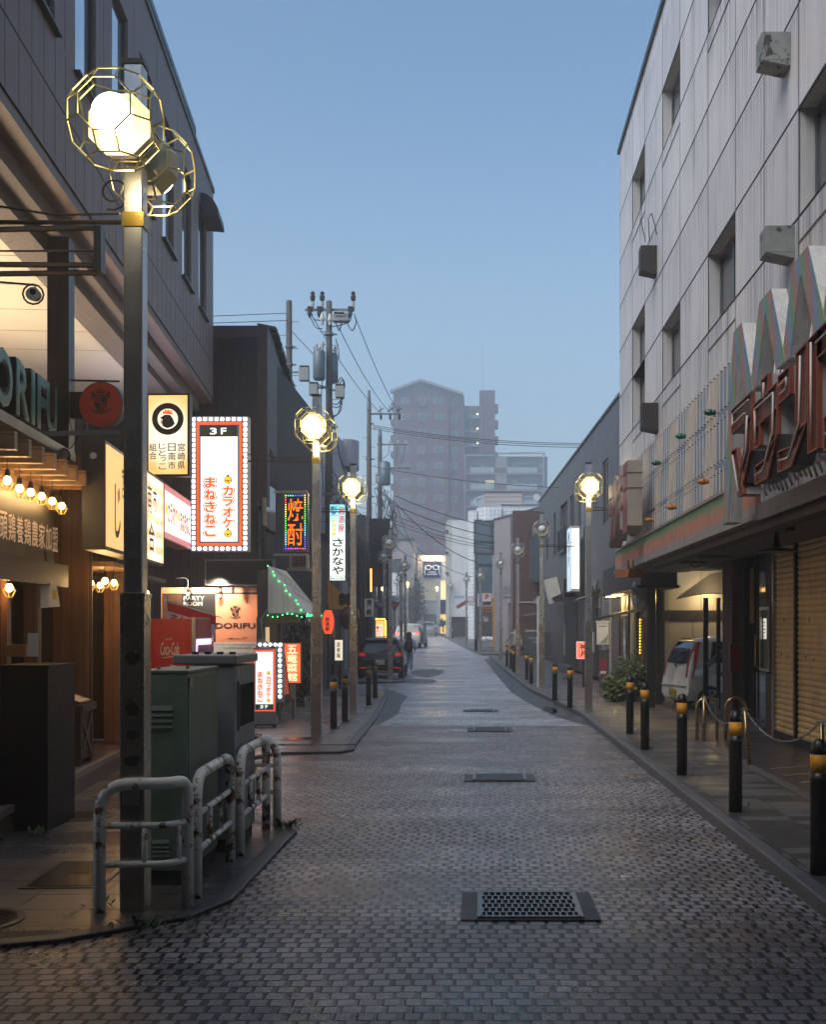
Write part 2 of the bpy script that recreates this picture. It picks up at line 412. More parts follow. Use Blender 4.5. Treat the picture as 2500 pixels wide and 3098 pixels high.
strip('stone_road', lambda y: -9 if y > 10 else -14, lambda y: 2.35, sub(-4, 22.4), -.004, PAVER)
RK = [(-5, 2.2), (0, 2.17), (10, 2.12), (18, 2.05), (22, 2.07), (25, 2.1), (31, 1.78), (36, 1.5), (46, 1.17), (58, .78), (66, .5)]
RK2 = [(70, .15), (75, -.3), (87, -1.3), (100, -2.3), (113, -3.25), (128, -4.4)]
LK2 = [(18, -1.85), (25, -2.1), (33, -2.5), (36.6, -2.75)]
LK4 = [(43.2, -4.4), (51, -4.4), (54, -3.75), (58, -3.45), (62, -3.45), (70, -4.1), (83, -5.0), (98, -6.3), (115, -8.0), (128, -9.2)]
strip('block_road', lambda y: -4.9-max(0, y-60)*.09, lambda y: (lerp_tab(RK, y) if y < 66 else lerp_tab(RK2, y))+.1 if not 66 <= y <= 70 else 6, [22.4, 25, 28, 31, 34, 36, 40, 43, 46, 50, 54, 58, 62, 65.9, 66, 70, 70.1, 75, 79, 83, 87, 92, 98, 105, 112, 120, 132], -.002, BLOCK, 3)
strip('cross_street', lambda y: -60, lambda y: 60, [128.2, 131, 134.5], .003, ASPH)
strip('gutter_strip', lambda y: lerp_tab(RK, y)-lerp_tab([(22.6, .1), (25, .5), (31, .62), (45, .5), (64, .35)], y), lambda y: lerp_tab(RK, y), sub(22.6, 64), .002, ASPH)
strip('gutter_strip', lambda y: lerp_tab(LK2, y), lambda y: lerp_tab(LK2, y)+lerp_tab([(22.6, .1), (24, .38), (30, .42), (35, .6), (36.6, .1)], y), sub(22.6, 36.6), .002, ASPH)
def blob(name, c, rx, ry, dz, mat, n=22, seed=1, rag=.2):
    rr = random.Random(seed); pts = []
    for i in range(n):
        a = 6.2832*i/n; k = 1+rr.uniform(-rag, rag)
        x, y = c[0]+rx*k*math.cos(a), c[1]+ry*k*math.sin(a); pts.append((x, y, zr(y)+dz))
    return struct(MB().quad(*pts).build(name, mat))
blob('asphalt_patch', (-2.1, 48.5), .75, 3.4, .004, ASPH, 9, 3)
blob('asphalt_patch', (-2.2, 41.9), .7, 1.6, .004, ASPH, 9, 5)
blob('puddle', (1.6, 27.4), .16, 1.2, .006, WATER, 26, 9, .2)
def lift_strip(name, kx, xo, ys, mat, top=.1, side=1, kerb=True):
    """raised pavement from kerb line kx(y) to xo(y); side=+1 pavement lies to the right (+x)"""
    mb = MB(); vs = []
    for y in ys: vs += [(kx(y)+.13*side, y, zr(y)+top), (xo(y), y, zr(y)+top)]
    fs = [(2*i, 2*i+1, 2*i+3, 2*i+2) for i in range(len(ys)-1)]
    n = len(vs); vs2 = [(x, y, z-.2) for x, y, z in vs]
    for e in (0, len(ys)-1): fs.append((2*e, 2*e+1, n+2*e+1, n+2*e))
    mb.add(vs+vs2, fs); o = struct(mb.build(name, mat))
    if kerb:
        ln = [(kx(y), y) for y in ys]
        k = MB(); sweep_rect(k, ln if side < 0 else ln, .13 if side < 0 else -.13, lambda y: zr(y)+top+.004, -.25)
        struct(k.build('kerb', KERB, bevel=.015))
    return o
krx = lambda y: lerp_tab(RK, y)
lift_strip('pavement_right', krx, lambda y: 9, [-5, 0, 5, 10, 14, 18, 20, 22, 25, 28, 31, 34, 36, 40, 43, 46, 50, 54, 58, 62, 66], PAVE_R)
lift_strip('pavement_right', lambda y: lerp_tab(RK2, y), lambda y: 12, [70, 72, 75, 79, 83, 87, 92, 98, 105, 113, 128], PAVE_R)
# left: the near island and the pavement round the loading bay
LP = [(-14, 6.3), (-3.0, 6.35), (-2.3, 6.62), (-1.72, 7.15), (-1.56, 7.6), (-1.54, 10.15), (-1.64, 10.42), (-2.8, 11.2), (-3.05, 11.9), (-3.05, 15.6), (-2.74, 16.4), (-1.98, 17.1), (-1.82, 17.45), (-1.85, 18), (-14, 18)]
LP = [(x*1.035, y*1.035) if y < 17 else (x, y) for x, y in LP]
IZ = .022
struct(MB().prism(LP, .3, 'z', IZ-.3).build('pavement_left', PAVE_N))
struct(sweep_rect(MB(), LP[1:-1], .13, lambda y: IZ+.003, -.25).build('kerb', M('dark_kerb', (.045, .045, .047), .5, var=.35, gs=70, bs=.4), bevel=.012))
klx = lambda y: lerp_tab(LK2, y)
lift_strip('pavement_left', klx, lambda y: -14, [18, 20, 22, 25, 28, 31, 34, 36.6], PAVE_L, .045, -1)
LP3 = [(-14, 40.6), (-3.2, 40.6), (-2.75, 40.9), (-2.6, 41.5), (-2.75, 42.4), (-3.4, 43.2), (-14, 43.2)]
zz = zr(41.5)
struct(MB().prism(LP3, .3, 'z', zz-.255).build('pavement_left', PAVE_L))
struct(sweep_rect(MB(), LP3[:-1], .13, lambda y: zz+.05, -.25).build('kerb', KERB))
lift_strip('pavement_left', lambda y: lerp_tab(LK4, y), lambda y: -16, [43.2, 46, 51, 54, 58, 62, 66, 70, 75, 83, 90, 98, 105, 115, 128], PAVE_L, .045, -1)
DARKPAVE = M('dark_slate_paving', (.055, .05, .054), .32, var=.3, gs=60, bs=.2)
struct(MB().box(3.35, 4.42, 4, 17.6, .1, .106).build('slate_apron', DARKPAVE))
struct(MB().box(3.22, 3.35, 4, 17.8, .1, .107).build('pavement_border', M('border_stone', (.11, .1, .1), .5)))
LINE = M('worn_line_paint', (.3, .28, .26), .6, var=.5, vs=20)
ml = MB()
for i in range(5): ml.bar((3.45+.02*i, 14.3-.62*i, .108), (4.2, 14.75-.62*i, .108), .035, .004)
struct(ml.build('painted_lines', LINE))
# ------------------------------------------------------------ drains, manholes, weeds
IRON = M('cast_iron', (.055, .057, .06), .38, .7, var=.3)
HOLE = M('drain_hole', (.002, .002, .002), .9, grain=0, bs=0)
CONC = M('drain_concrete', (.06, .063, .067), .6, var=.3, gs=50, bs=.4)
def grate(x0, x1, y0, y1, label, pad=.09, z=None):
    z = (zr(y0)+.002) if z is None else z
    cx, cy_ = (x0+x1)/2, (y0+y1)/2
    t = thing('drain_grate', label, 'drain grate', (cx, cy_, z), 0, 'drain grates down the middle of the road')
    w_, d_ = x1-x0, y1-y0
    s = MB(); s.box(-w_/2-pad*1.3, w_/2+pad*1.3, -d_/2-pad*.5, d_/2+pad*.5, 0, .006); s.build('surround', CONC, t)
    MB().box(-w_/2, w_/2, -d_/2, d_/2, .004, .008).build('pit', HOLE, t)
    g = MB(); nx = 15; ny = 6
    for sx in (-1, 1): g.bx((sx*w_/2, 0, .012), (.03, d_+.03, .014))
    for sy in (-1, 1): g.bx((0, sy*d_/2, .012), (w_, .025, .014))
    for j in range(1, ny): g.bx((0, -d_/2+d_*j/ny, .012), (w_, .016, .012))
    for j in range(ny):
        for i in range(nx+1):
            x = -w_/2+w_*(i+.5*(j % 2))/nx
            if x < w_/2: g.bx((x, -d_/2+d_*(j+.5)/ny, .0115), (.012, d_/ny, .011))
    g.build('grate', M('grate_steel', (.17, .175, .18), .35, .6, var=.3), t)
    return t
def gy(y): # road depth for a photo row
    D = 10.
    for _ in range(30): D = (EYE-zr(D))*F/(y-HY)
    return D
def gx(x, D): return (x-CX)/F*D
for (xa, xb, ya, yb, lb) in ((1452, 1746, 2780, 2706, 'nearest steel drain grate, wide and close to the camera, in concrete surround'), (1435, 1588, 2362, 2345, 'second drain grate from the camera, in the middle of the stone setts'), (1435, 1530, 2213, 2204, 'small drain grate just before the setts give way to grey blocks'), (1418, 1493, 2153, 2148, 'farthest drain grate, thin and dark among the grey blocks')):
    D0, D1 = gy(ya), gy(yb); Dm = (D0+D1)/2
    grate(gx(xa, Dm), gx(xb, Dm), D0, max(D1, D0+.3), lb)
def manhole(c, r, label, mat, z, round_=True, rz=0, dims=None):
    t = thing('manhole_cover', label, 'manhole cover', (c[0], c[1], z), rz)
    if round_:
        MB().lathe([(r+.045, 0), (r+.045, .008), (r+.005, .009), (r+.003, .0)], 40).build('rim', IRON, t)
        mb = MB(); mb.lathe([(r, .002), (r, .008)], 40)
        for i in range(9):
            for j in range(-9, 10):
                x, y = (i-4)*r*.21+(.1*r if j % 2 else 0), j*r*.1
                if x*x+y*y < (r*.9)**2: mb.bx((x, y, .0095), (r*.13, r*.055, .006))
        mb.build('lid', mat, t, bevel=.002)
    else:
        w_, d_ = dims
        mb = MB(); mb.box(-w_/2-.05, w_/2+.05, -d_/2-.05, d_/2+.05, 0, .006); mb.build('rim', IRON, t)
        mb = MB(); mb.box(-w_/2, w_/2, -d_/2, d_/2, .006, .011); mb.bx((0, 0, .0125), (.14, .03, .003)); mb.build('lid', mat, t)
    return t
WETIRON = M('wet_iron', (.09, .085, .08), .22, .8, var=.3)
manhole((-3.0, 7.02), .3, 'round ribbed manhole cover shining gold at the left front corner', WETIRON, .101)
manhole((-2.78, 8.35), .3, 'wet square steel inspection cover beside the white pipe guard', M('wet_plate', (.13, .11, .09), .2, .6, var=.3), .101, False, R(4), (.46, .86))
manhole((-3.62, 10.9), .27, 'round dark manhole cover behind the black kiosk, below the shop step', IRON, .101)
manhole((-2.72, 18.3), .3, 'wet square cover in front of the floor sign, mirroring its light', WETIRON, .101, False, R(5), (.62, .5))
LEAF = M('weed_leaf', (.05, .085, .02), .55, var=.5, vs=15)
def weed(c, z, n, h, label, seed, spread=.12):
    rr = random.Random(seed); mb = MB()
    for i in range(n):
        a = rr.uniform(0, 6.28); l = h*rr.uniform(.5, 1.2); b0 = Vector((rr.gauss(0, spread*.4), rr.gauss(0, spread*.4), 0))
        dv = Vector((math.cos(a), math.sin(a), rr.uniform(.4, 1.6))).normalized(); sd_ = dv.cross(Vector((0, 0, 1))).normalized()*l*.13
        md = b0+dv*l*.6; tp = b0+dv*l-Vector((0, 0, l*.12))
        mb.quad(b0, md+sd_, tp, md-sd_)
    o = mb.build('weed', LEAF, None, loc=(c[0], c[1], z)); return tag(o, label, 'weed', 'weeds in the kerb joints')
weed((-1.62, 10.25), .1, 26, .14, 'leafy weed tuft at the far foot of the white pipe guard', 1)
weed((-1.95, 7.0), .04, 22, .1, 'low weed with broad leaves at the front kerb of the island', 2)
weed((-1.75, 7.08), .04, 34, .07, 'dark strip of small weeds along the front kerb of the island', 3, .3)
weed((-3.62, 9.95), .1, 20, .1, 'weed tuft at the right foot of the black kiosk', 4)
weed((-3.95, 9.55), .1, 22, .09, 'weeds growing along the base of the black kiosk', 5, .25)
weed((-2.33, 7.4), .1, 12, .1, 'thin weed beside the first post of the white pipe guard', 6)
weed((2.95, 41.2), zr(41)+.1, 30, .22, 'grass tuft by the doorstep of the grey tiled building', 7, .3)
# ------------------------------------------------------------ shared building materials
DARK = M('dark_gap', (.006, .006, .007), .8, grain=0, bs=0)
ALU = M('aluminium_frame', (.16, .165, .17), .35, .8, grain=.03, bs=0)
BLKMET = M('black_metal', (.012, .012, .013), .4, .3, grain=.05, bs=.05)
GLASS = glass_dark('window_glass', (.02, .024, .03))
GLASSL = glass_dark('sky_glass', (.68, .75, .8), .05, 1.0, .9)
def facade(name, mat, parent, us, zs, holes, depth=.18, y=0, reveal=None):
    """wall in the local x-z plane at y, outer face to -y; holes = set of (i,j) cells left open with reveals"""
    mb = MB()
    for i in range(len(us)-1):
        for j in range(len(zs)-1):
            a, b, c, d = us[i], us[i+1], zs[j], zs[j+1]
            if (i, j) in holes:
                e = y+depth; mb.m(1 if reveal else 0)
                mb.quad((a, y, c), (a, y, d), (a, e, d), (a, e, c)); mb.quad((b, y, c), (b, e, c), (b, e, d), (b, y, d))
                mb.quad((a, y, d), (b, y, d), (b, e, d), (a, e, d)); mb.quad((a, y, c), (a, e, c), (b, e, c), (b, y, c)); mb.m(0)
            else: mb.quad((a, y, c), (b, y, c), (b, y, d), (a, y, d))
    me_o = mb.build(name, [mat, reveal] if reveal else mat, parent)
    return me_o
def window(parent, x0, x1, z0, z1, y, fmat, gmat, fw=.05, mull=1, name='window', sill=None, trans=0):
    f = MB()
    f.box(x0, x1, y, y+.05, z1-fw, z1); f.box(x0, x1, y, y+.05, z0, z0+fw)
    f.box(x0, x0+fw, y, y+.05, z0+fw, z1-fw); f.box(x1-fw, x1, y, y+.05, z0+fw, z1-fw)
    for k in range(mull):
        xm = x0+(x1-x0)*(k+1)/(mull+1); f.box(xm-fw*.4, xm+fw*.4, y+.004, y+.045, z0+fw, z1-fw)
    for k in range(trans):
        zm = z0+(z1-z0)*(k+1)/(trans+1); f.box(x0+fw, x1-fw, y+.006, y+.043, zm-fw*.4, zm+fw*.4)
    o = f.build(name, fmat, parent)
    MB().box(x0+fw*.7, x1-fw*.7, y+.02, y+.03, z0+fw*.7, z1-fw*.7).build('pane', gmat, o)
    if sill: MB().box(x0-.04, x1+.04, y-sill, y+.01, z0-.04, z0).build('sill', fmat, o)
    return o

# ------------------------------------------------------------ RIGHT: pale panelled building with the neon canopy
PX = 3.05
def panel_mat():
    m, nt, b = newmat('pale_panel')
    tc = nd(nt, 'ShaderNodeTexCoord'); sp = nd(nt, 'ShaderNodeSeparateXYZ'); nt.links.new(tc.outputs['Object'], sp.inputs[0])
    cv = nd(nt, 'ShaderNodeCombineXYZ'); nt.links.new(math_n(nt, 'FLOOR', math_n(nt, 'DIVIDE', sp.outputs[0], 1.8)), cv.inputs[0]); nt.links.new(math_n(nt, 'FLOOR', math_n(nt, 'ADD', sp.outputs[2], .3)), cv.inputs[1])
    wc = nd(nt, 'ShaderNodeTexWhiteNoise', noise_dimensions='2D'); nt.links.new(cv.outputs[0], wc.inputs['Vector'])
    s1 = ramp(nt, noise(nt, coords(nt, (7, 7, .12)), 2.2, 5, .7), [(.42, 0), (.72, 1)]); s2 = ramp(nt, noise(nt, coords(nt, (.8, .8, .25)), 1.6, 4), [(.35, 0), (.7, 1)])
    top = ramp(nt, math_n(nt, 'FRACT', math_n(nt, 'ADD', sp.outputs[2], .3)), [(0, .1), (.5, .25), (1, 1)])
    d = math_n(nt, 'MULTIPLY', math_n(nt, 'MULTIPLY', s1, math_n(nt, 'ADD', .25, s2)), math_n(nt, 'ADD', .4, math_n(nt, 'MULTIPLY', top, .6)))
    base = mixc(nt, wc.outputs[0], (.56, .545, .56), (.64, .62, .62))
    nt.links.new(mixc(nt, math_n(nt, 'MULTIPLY', d, 1.7, True), base, (.13, .125, .13)), b.inputs['Base Color']); b.inputs['Roughness'].default_value = .5
    bump(nt, b, noise(nt, coords(nt), 90, 2), .06, .004); return m
WHITE = panel_mat()
b1 = thing('panelled_building', 'tall pale panelled building with dark joints and grimy streaks above the neon canopy', 'building', (PX, 26.2, 0), R(-90))
# local x = 26.2 - D
JU = [26.2-d for d in (26.2, 24.0, 22.2, 20.05, 18.3, 16.05, 14.35, 12.9, 11.5, 9.9, 8.2, 6.5, 4.6)]
JZ = [3.0, 3.7, 4.7, 5.7, 6.74, 7.74, 8.7, 9.68, 10.7, 12.05]
holes = {(1, 7), (3, 7), (5, 7), (8, 3), (5, 3), (3, 3), (1, 3), (1, 4), (8, 7), (10, 7), (10, 3)}
holes = {h for h in holes if h != (1, 4)} | {(1, 4)}
REVEAL = M('window_reveal', (.5, .49, .49), .5, var=.12, streak=.2)
facade('wall', WHITE, b1, JU, JZ, holes, .22, 0, REVEAL)
mb = MB(); L = JU[-1]
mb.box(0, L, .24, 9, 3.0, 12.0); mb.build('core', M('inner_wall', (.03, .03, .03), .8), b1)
MB().quad((0, 0, 3), (0, 9, 3), (0, 9, 12.05), (0, 0, 12.05)).build('end_wall', WHITE, b1)
mb = MB()
for z in JZ[1:-1]:
    segs = []
    for i in range(len(JU)-1):
        j = JZ.index(z)
        if (i, j) in holes and (i, j-1) in holes: continue
        mb.box(JU[i], JU[i+1], -.003, .004, z-.013, z+.013)
for i, u in enumerate(JU[1:-1], 1):
    for j in range(len(JZ)-1): mb.box(u-.009, u+.009, -.0025, .004, JZ[j]+.013, JZ[j+1]-.013)
mb.build('panel_joints', DARK, b1)
mb = MB(); mb.box(-.03, L, -.05, .3, 12.05, 12.15); mb.build('coping', M('dark_coping', (.05, .05, .055), .5), b1)
SILLM = M('grimy_sill', (.2, .19, .17), .65, var=.3, streak=.6)
for (i, j) in sorted(holes):
    if (i, j) == (1, 4): continue
    tall = (i, j) == (1, 3)
    z0, z1 = JZ[j], JZ[j+2] if tall else JZ[j+1]
    f = window(b1, JU[i]+.01, JU[i+1]-.01, z0+.12, z1-.02, .15, ALU, glass_dark('grey_glass', (.05, .055, .06), .12, .6), .06, 1)
    # sloped concrete sill under each opening
    MB().quad((JU[i], -.012, z0-.25), (JU[i+1], -.012, z0-.25), (JU[i+1], .16, z0+.13), (JU[i], .16, z0+.13)).add([(JU[i], -.012, z0-.25), (JU[i], .16, z0+.13), (JU[i], .1, z0-.25), (JU[i+1], -.012, z0-.25), (JU[i+1], .16, z0+.13), (JU[i+1], .1, z0-.25)], [(0, 1, 2), (3, 5, 4)]).build('sill', SILLM, f)
mb = MB(); mb.box(JU[5]+.02, JU[6]-.02, -.22, .15, 10.55, 11.5)
mb.build('shutter_box', M('bluegrey_sheet', (.07, .085, .1), .5, .2, var=.4), b1)
HOOD = M('mouldy_sheet', (.2, .21, .2), .6, var=.4, vs=6, dirt=((.02, .02, .018), .56, 7))
RUSTB = M('rusty_box', (.022, .015, .012), .7, var=.5)
for (d, w_, z0, z1, pr, mt, lb) in ((11.8, .28, 7.28, 7.62, .28, HOOD, 0), (11.64, .28, 5.35, 5.67, .28, HOOD, 0), (20.67, .3, 7.83, 8.33, .28, RUSTB, 0), (20.5, .3, 5.1, 5.6, .28, RUSTB, 0)):
    u = 26.2-d
    mb = MB(); mb.box(u-w_, u, -pr, .0, z0+.06, z1); mb.prism([(-pr, z0+.06), (-.0, z0+.06), (-.0, z0)], w_, 'x', u-w_)
    mb.build('vent_hood', mt, b1, bevel=.006)
mb = MB()
for x in (-.35, -.1): mb.tube([(26.2-20.5, -.12+x*.3, 8.33), (26.2-20.5+.02, -.13+x*.5, 8.72), (26.2-20.5+.1, -.13, 8.78), (26.2-20.5+.16, -.05, 8.4)], .008, 5)
mb.build('loose_wire', BLKMET, b1)

# ground floor under the canopy: piers, ceiling, shop windows, shutters
SOFFIT = M('stained_soffit', (.14, .125, .115), .7, var=.3)
mb = MB(); mb.box(0, L, .02, 1.45, 2.97, 3.0)
o = mb.build('ceiling', SOFFIT, b1)
for c_ in ((6.0, .9, 0), (4.2, .8, 0)): MB().lathe([(.32, 2.955), (.3, 2.969)], 24, c_).build('ceiling_recess', DARK, b1)
BROWN = brick_mat('brown_tile', (.1, .045, .028), (.07, .03, .02), (.02, .015, .012), .2, .065, .007, .6)
SHUT = None
def shutter_mat(name, c, pitch=.075):
    m, nt, b = newmat(name)
    tc = nd(nt, 'ShaderNodeTexCoord'); sp = nd(nt, 'ShaderNodeSeparateXYZ'); nt.links.new(tc.outputs['Object'], sp.inputs[0])
    n1 = noise(nt, coords(nt, (1, 1, .5)), 3, 5)
    nt.links.new(mixc(nt, ramp(nt, n1, [(.35, 0), (.75, 1)]), c, tuple(k*.68 for k in c)), b.inputs['Base Color'])
    b.inputs['Roughness'].default_value = .5; b.inputs['Metallic'].default_value = .15
    return m
SHUT = shutter_mat('ochre_shutter', (.9, .62, .27))
def roller(parent, x0, x1, z0, z1, y, mat, pitch=.085):
    mb = MB(); n = int((z1-z0)/pitch); vs = []
    prof = [(0, 0), (-.012, .25), (-.014, .6), (-.004, .86), (.012, .9), (.012, .98)]
    for i in range(n):
        for (dy, t) in prof: vs.append((y+dy, z0+(i+t)*pitch))
    v3 = [(x0, a, b) for a, b in vs]+[(x1, a, b) for a, b in vs]; k = len(vs)
    mb.add(v3, [(i, i+k, i+k+1, i+1) for i in range(k-1)])
    return mb.build('shutter_curtain', mat, parent)
XS = 4.5
sh = thing('roller_shutter', 'ochre roller shutter closed over the shop front at the right edge', 'roller shutter', (XS, 18.3, .1), R(-90))
for (a, b) in ((.06, 1.22), (1.32, 3.4), (3.5, 5.6)):
    roller(sh, a, b, .12, 3.2, 0, SHUT)
mb = MB(); mb.box(.0, 5.7, -.03, .06, 0, .12); mb.build('bottom_rail', M('shutter_rail', (.03, .026, .022), .5, .3), sh)
sep('centre_post', M('shutter_post', (.025, .022, .02), .45, .4), sh, [(x-.05, x+.05, -.05, .03, .121, 3.2) for x in (1.27, 3.45)])
mb = MB(); mb.box(-.05, .055, -.05, .06, 0, 3.2); mb.build('guide', M('steel_guide', (.35, .36, .37), .3, .9), sh)
LKB = M('lock_brass', (.2, .12, .05), .4, .6)
for (x, z) in ((.42, 1.28), (.78, 1.26), (1.75, 1.28), (2.15, 1.25)): MB().lathe([(.022, -.02), (.022, -.012)], 10, (x, 0, z), 'y').build('lock', LKB, sh)
sep('handle_slot', LKB, sh, [(x-.007, x+.007, -.022, -.01, z, z+.07) for (x, z) in ((.58, 1.75), (1.92, 1.75))])
pier = thing('tiled_pier', 'brown brick-tiled pier carrying the canopy beside the white minicar', 'pier', (XS, 22.3, .05), R(-90))
MB().box(0, .85, 0, .5, -.1, 2.93).build('shaft', BROWN, pier)
MB().box(.86, 1.3, .12, .5, 0, 2.93).build('recess', DARK, pier)
shop = thing('glass_entrance', 'dark glass shop entrance with brick jamb between pier and shutter', 'shop entrance', (XS, 21.0, .1), R(-90))
MB().box(0, 1.9, .2, .22, .12, 2.9).build('glazing', glass_dark('shop_glass', (.03, .04, .045), .05, .9), shop)
MB().box(0, 2.0, .0, .3, -.05, .12).build('threshold', M('threshold_stone', (.06, .058, .06), .4), shop)
MB().box(2.05, 2.55, .0, .3, 0, .95).build('brick_jamb', BROWN, shop)
MB().box(2.05, 2.55, .0, .3, 1.98, 2.9).build('brick_head', BROWN, shop)
for x in (1.3, 1.62): MB().tube([(x, .1, 1.0), (x, .02, 1.05), (x, .02, 1.55), (x, .1, 1.6)], .022, 8).build('pull_handle', M('brass', (.5, .38, .2), .25, 1), shop)
sep('door_stile', BLKMET, shop, [(.57, .585, .15, .19, .14, 2.8), (1.45, 1.48, .15, .19, .14, 2.8)])
sep('poster', M('faded_poster', (.22, .11, .04), .6, var=.5), shop, [(.2, .55, .17, .19, 1.75, 2.7), (1.0, 1.4, .17, .19, 2.1, 2.25)])
vit = thing('notice_case', 'glazed aluminium notice case with lit papers on the brick jamb', 'display case', (XS-.08, 19.02, 1.1), R(-90))
mb = MB(); mb.box(0, .62, 0, .04, 0, .045); mb.box(0, .62, 0, .04, .95, 1.0); mb.box(0, .045, 0, .04, .045, .95); mb.box(.575, .62, 0, .04, .045, .95); mb.build('frame', M('steel_frame', (.45, .42, .38), .3, .9), vit)
MB().box(.04, .58, .05, .08, .04, .96).build('backboard', M('green_baize', (.12, .15, .12), .7), vit)
mb = MB(); mb.box(.1, .28, .04, .046, .5, .82); mb.build('notice', E('notice_glow', (1, .95, .85), .6), vit)
mb = MB()
for i in range(5): mb.box(.13, .13+(.05+.03*(i % 3)), .036, .039, .53+.055*i, .55+.055*i)
mb.build('notice_print', DARK, vit)
mb = MB(); mb.lathe([(.05, 0), (.05, .24), (.047, .25)], 12); mbx = MB().box(-.09, .09, -.06, .06, 0, .5)
tag(mbx.build('red_box', M('red_enamel', (.2, .012, .015), .35), None, loc=(XS-.02, 21.15, 1.0), bevel=.01), 'red metal letter box on the side of the brick-tiled pier', 'letter box')

# ------------------------------------------------------------ neon canopy
cn = thing('neon_canopy', 'shop canopy with rows of dead neon tubes above a red, green and blue tiled strip', 'canopy', (2.8, 24.8, 0), R(-90))
CL = 20.0
m, nt, b = newmat('painted_fascia')
tc = nd(nt, 'ShaderNodeTexCoord'); sp = nd(nt, 'ShaderNodeSeparateXYZ'); nt.links.new(tc.outputs['Object'], sp.inputs[0])
zz_ = math_n(nt, 'DIVIDE', math_n(nt, 'SUBTRACT', sp.outputs[2], 2.93), .4)
fl = noise(nt, coords(nt, (7, 1, 1.2)), 2.2, 4, .7)
zz_ = math_n(nt, 'ADD', zz_, math_n(nt, 'MULTIPLY', math_n(nt, 'SUBTRACT', fl, .5), 1.1))
colr = ramp(nt, zz_, [(0, (.24, .25, .3)), (.16, (.27, .24, .26)), (.26, (.5, .19, .11)), (.62, (.46, .18, .11)), (.7, (.12, .28, .13)), (1, (.08, .21, .09))])
lt = noise(nt, coords(nt, (3.3, 1, .7)), 3.1, 2)
colr = mixc(nt, ramp(nt, lt, [(.66, 0), (.72, 1)]), colr, (.36, .25, .13))
nt.links.new(mixc(nt, ramp(nt, noise(nt, coords(nt), 5, 5), [(.4, 0), (.8, .55)]), colr, (.1, .085, .075)), b.inputs['Base Color']); b.inputs['Roughness'].default_value = .5
MB().box(0, 12.6, 0, .05, 2.93, 3.31).build('fascia', m, cn)
mb = MB(); mb.box(0, 12.6, -.025, .06, 3.312, 3.345); mb.box(-.03, 12.6, -.03, .12, 2.875, 2.928)
for i in range(7): mb.box(1.15+1.8*i, 1.165+1.8*i, -.004, .01, 2.93, 3.31)
mb.build('fascia_trim', M('old_trim', (.28, .25, .22), .55, .3, var=.4), cn)
MB().box(12.7, CL, 0, .05, 2.86, 3.03).build('near_fascia', M('grubby_fascia', (.17, .15, .14), .6, var=.35, streak=.5), cn)
mb = MB(); mb.box(0, CL, .05, .3, 2.9, 2.93); mb.box(0, CL, .1, .2, 2.78, 2.9); mb.box(0, CL, .28, .34, 2.8, 2.9); mb.build('under_beam', M('rusty_beam', (.075, .055, .045), .6, .2, var=.4), cn)
# backing board in cream and blue stripes
m, nt, b = newmat('striped_backing')
tc = nd(nt, 'ShaderNodeTexCoord'); sp = nd(nt, 'ShaderNodeSeparateXYZ'); nt.links.new(tc.outputs['Object'], sp.inputs[0])
s_ = math_n(nt, 'FRACT', math_n(nt, 'DIVIDE', math_n(nt, 'ADD', sp.outputs[0], math_n(nt, 'MULTIPLY', sp.outputs[2], -.28)), 1.55))
stp = ramp(nt, s_, [(.42, 0), (.47, 1), (.93, 1), (.98, 0)])
colr = mixc(nt, stp, (.58, .5, .42), (.2, .28, .4))
nt.links.new(mixc(nt, ramp(nt, noise(nt, coords(nt, (2, 2, .5)), 3, 5), [(.4, 0), (.8, .6)]), colr, (.2, .17, .14)), b.inputs['Base Color']); b.inputs['Roughness'].default_value = .55
MB().box(.02, CL, .19, .24, 3.34, 4.93).build('backing', m, cn)
TUBE = M('dead_neon_tube', (.5, .48, .45), .3, var=.15, grain=.05, bs=0)
CLIP = M('clip', (.05, .05, .05), .5)
def tube_on(mb, x, a, c):
    mb.m(0).tube([(x, .15, a), (x, .15, c)], .0085, 5); mb.m(1)
    for z in (a+.03, c-.04): mb.box(x-.004, x+.004, .145, .2, z-.006, z+.006); mb.box(x-.022, x+.022, .155, .17, z-.006, z+.006)
    mb.m(0)
rest = MB(); k = 0; near = {}
x = 12.88
while x > .1:
    for (a, c) in ((3.42, 3.74), (3.8, 4.36), (4.42, 4.96)):
        if k < 60: # the nearest tubes are parts of their own
            if (a, c) not in near: q = MB(); tube_on(q, 0, a, c); near[a, c] = q.build('neon_tube', [TUBE, CLIP], cn); q = near[a, c]
            else: q = near[a, c].copy(); COL.objects.link(q); q.parent = cn
            q.location.x = x; k += 1
        else: tube_on(rest, x, a, c)
    x -= .22
rest.build('neon_tubes_far', [TUBE, CLIP], cn)['kind'] = 'stuff'
for i in range(40):
    x = 12.95+.16*i
    MB().tube([(x, .03, 3.08+.03*math.sin(i)), (x, -.02, 3.2), (x+.02, .08, 3.5), (x+.02, .11, 4.75)], .013, 5).build('bent_tube', TUBE, cn, True)
GRN = M('green_bulb', (.006, .09, .05), .25, bs=0); ORG = M('orange_bulb', (.42, .13, .012), .3, bs=0)
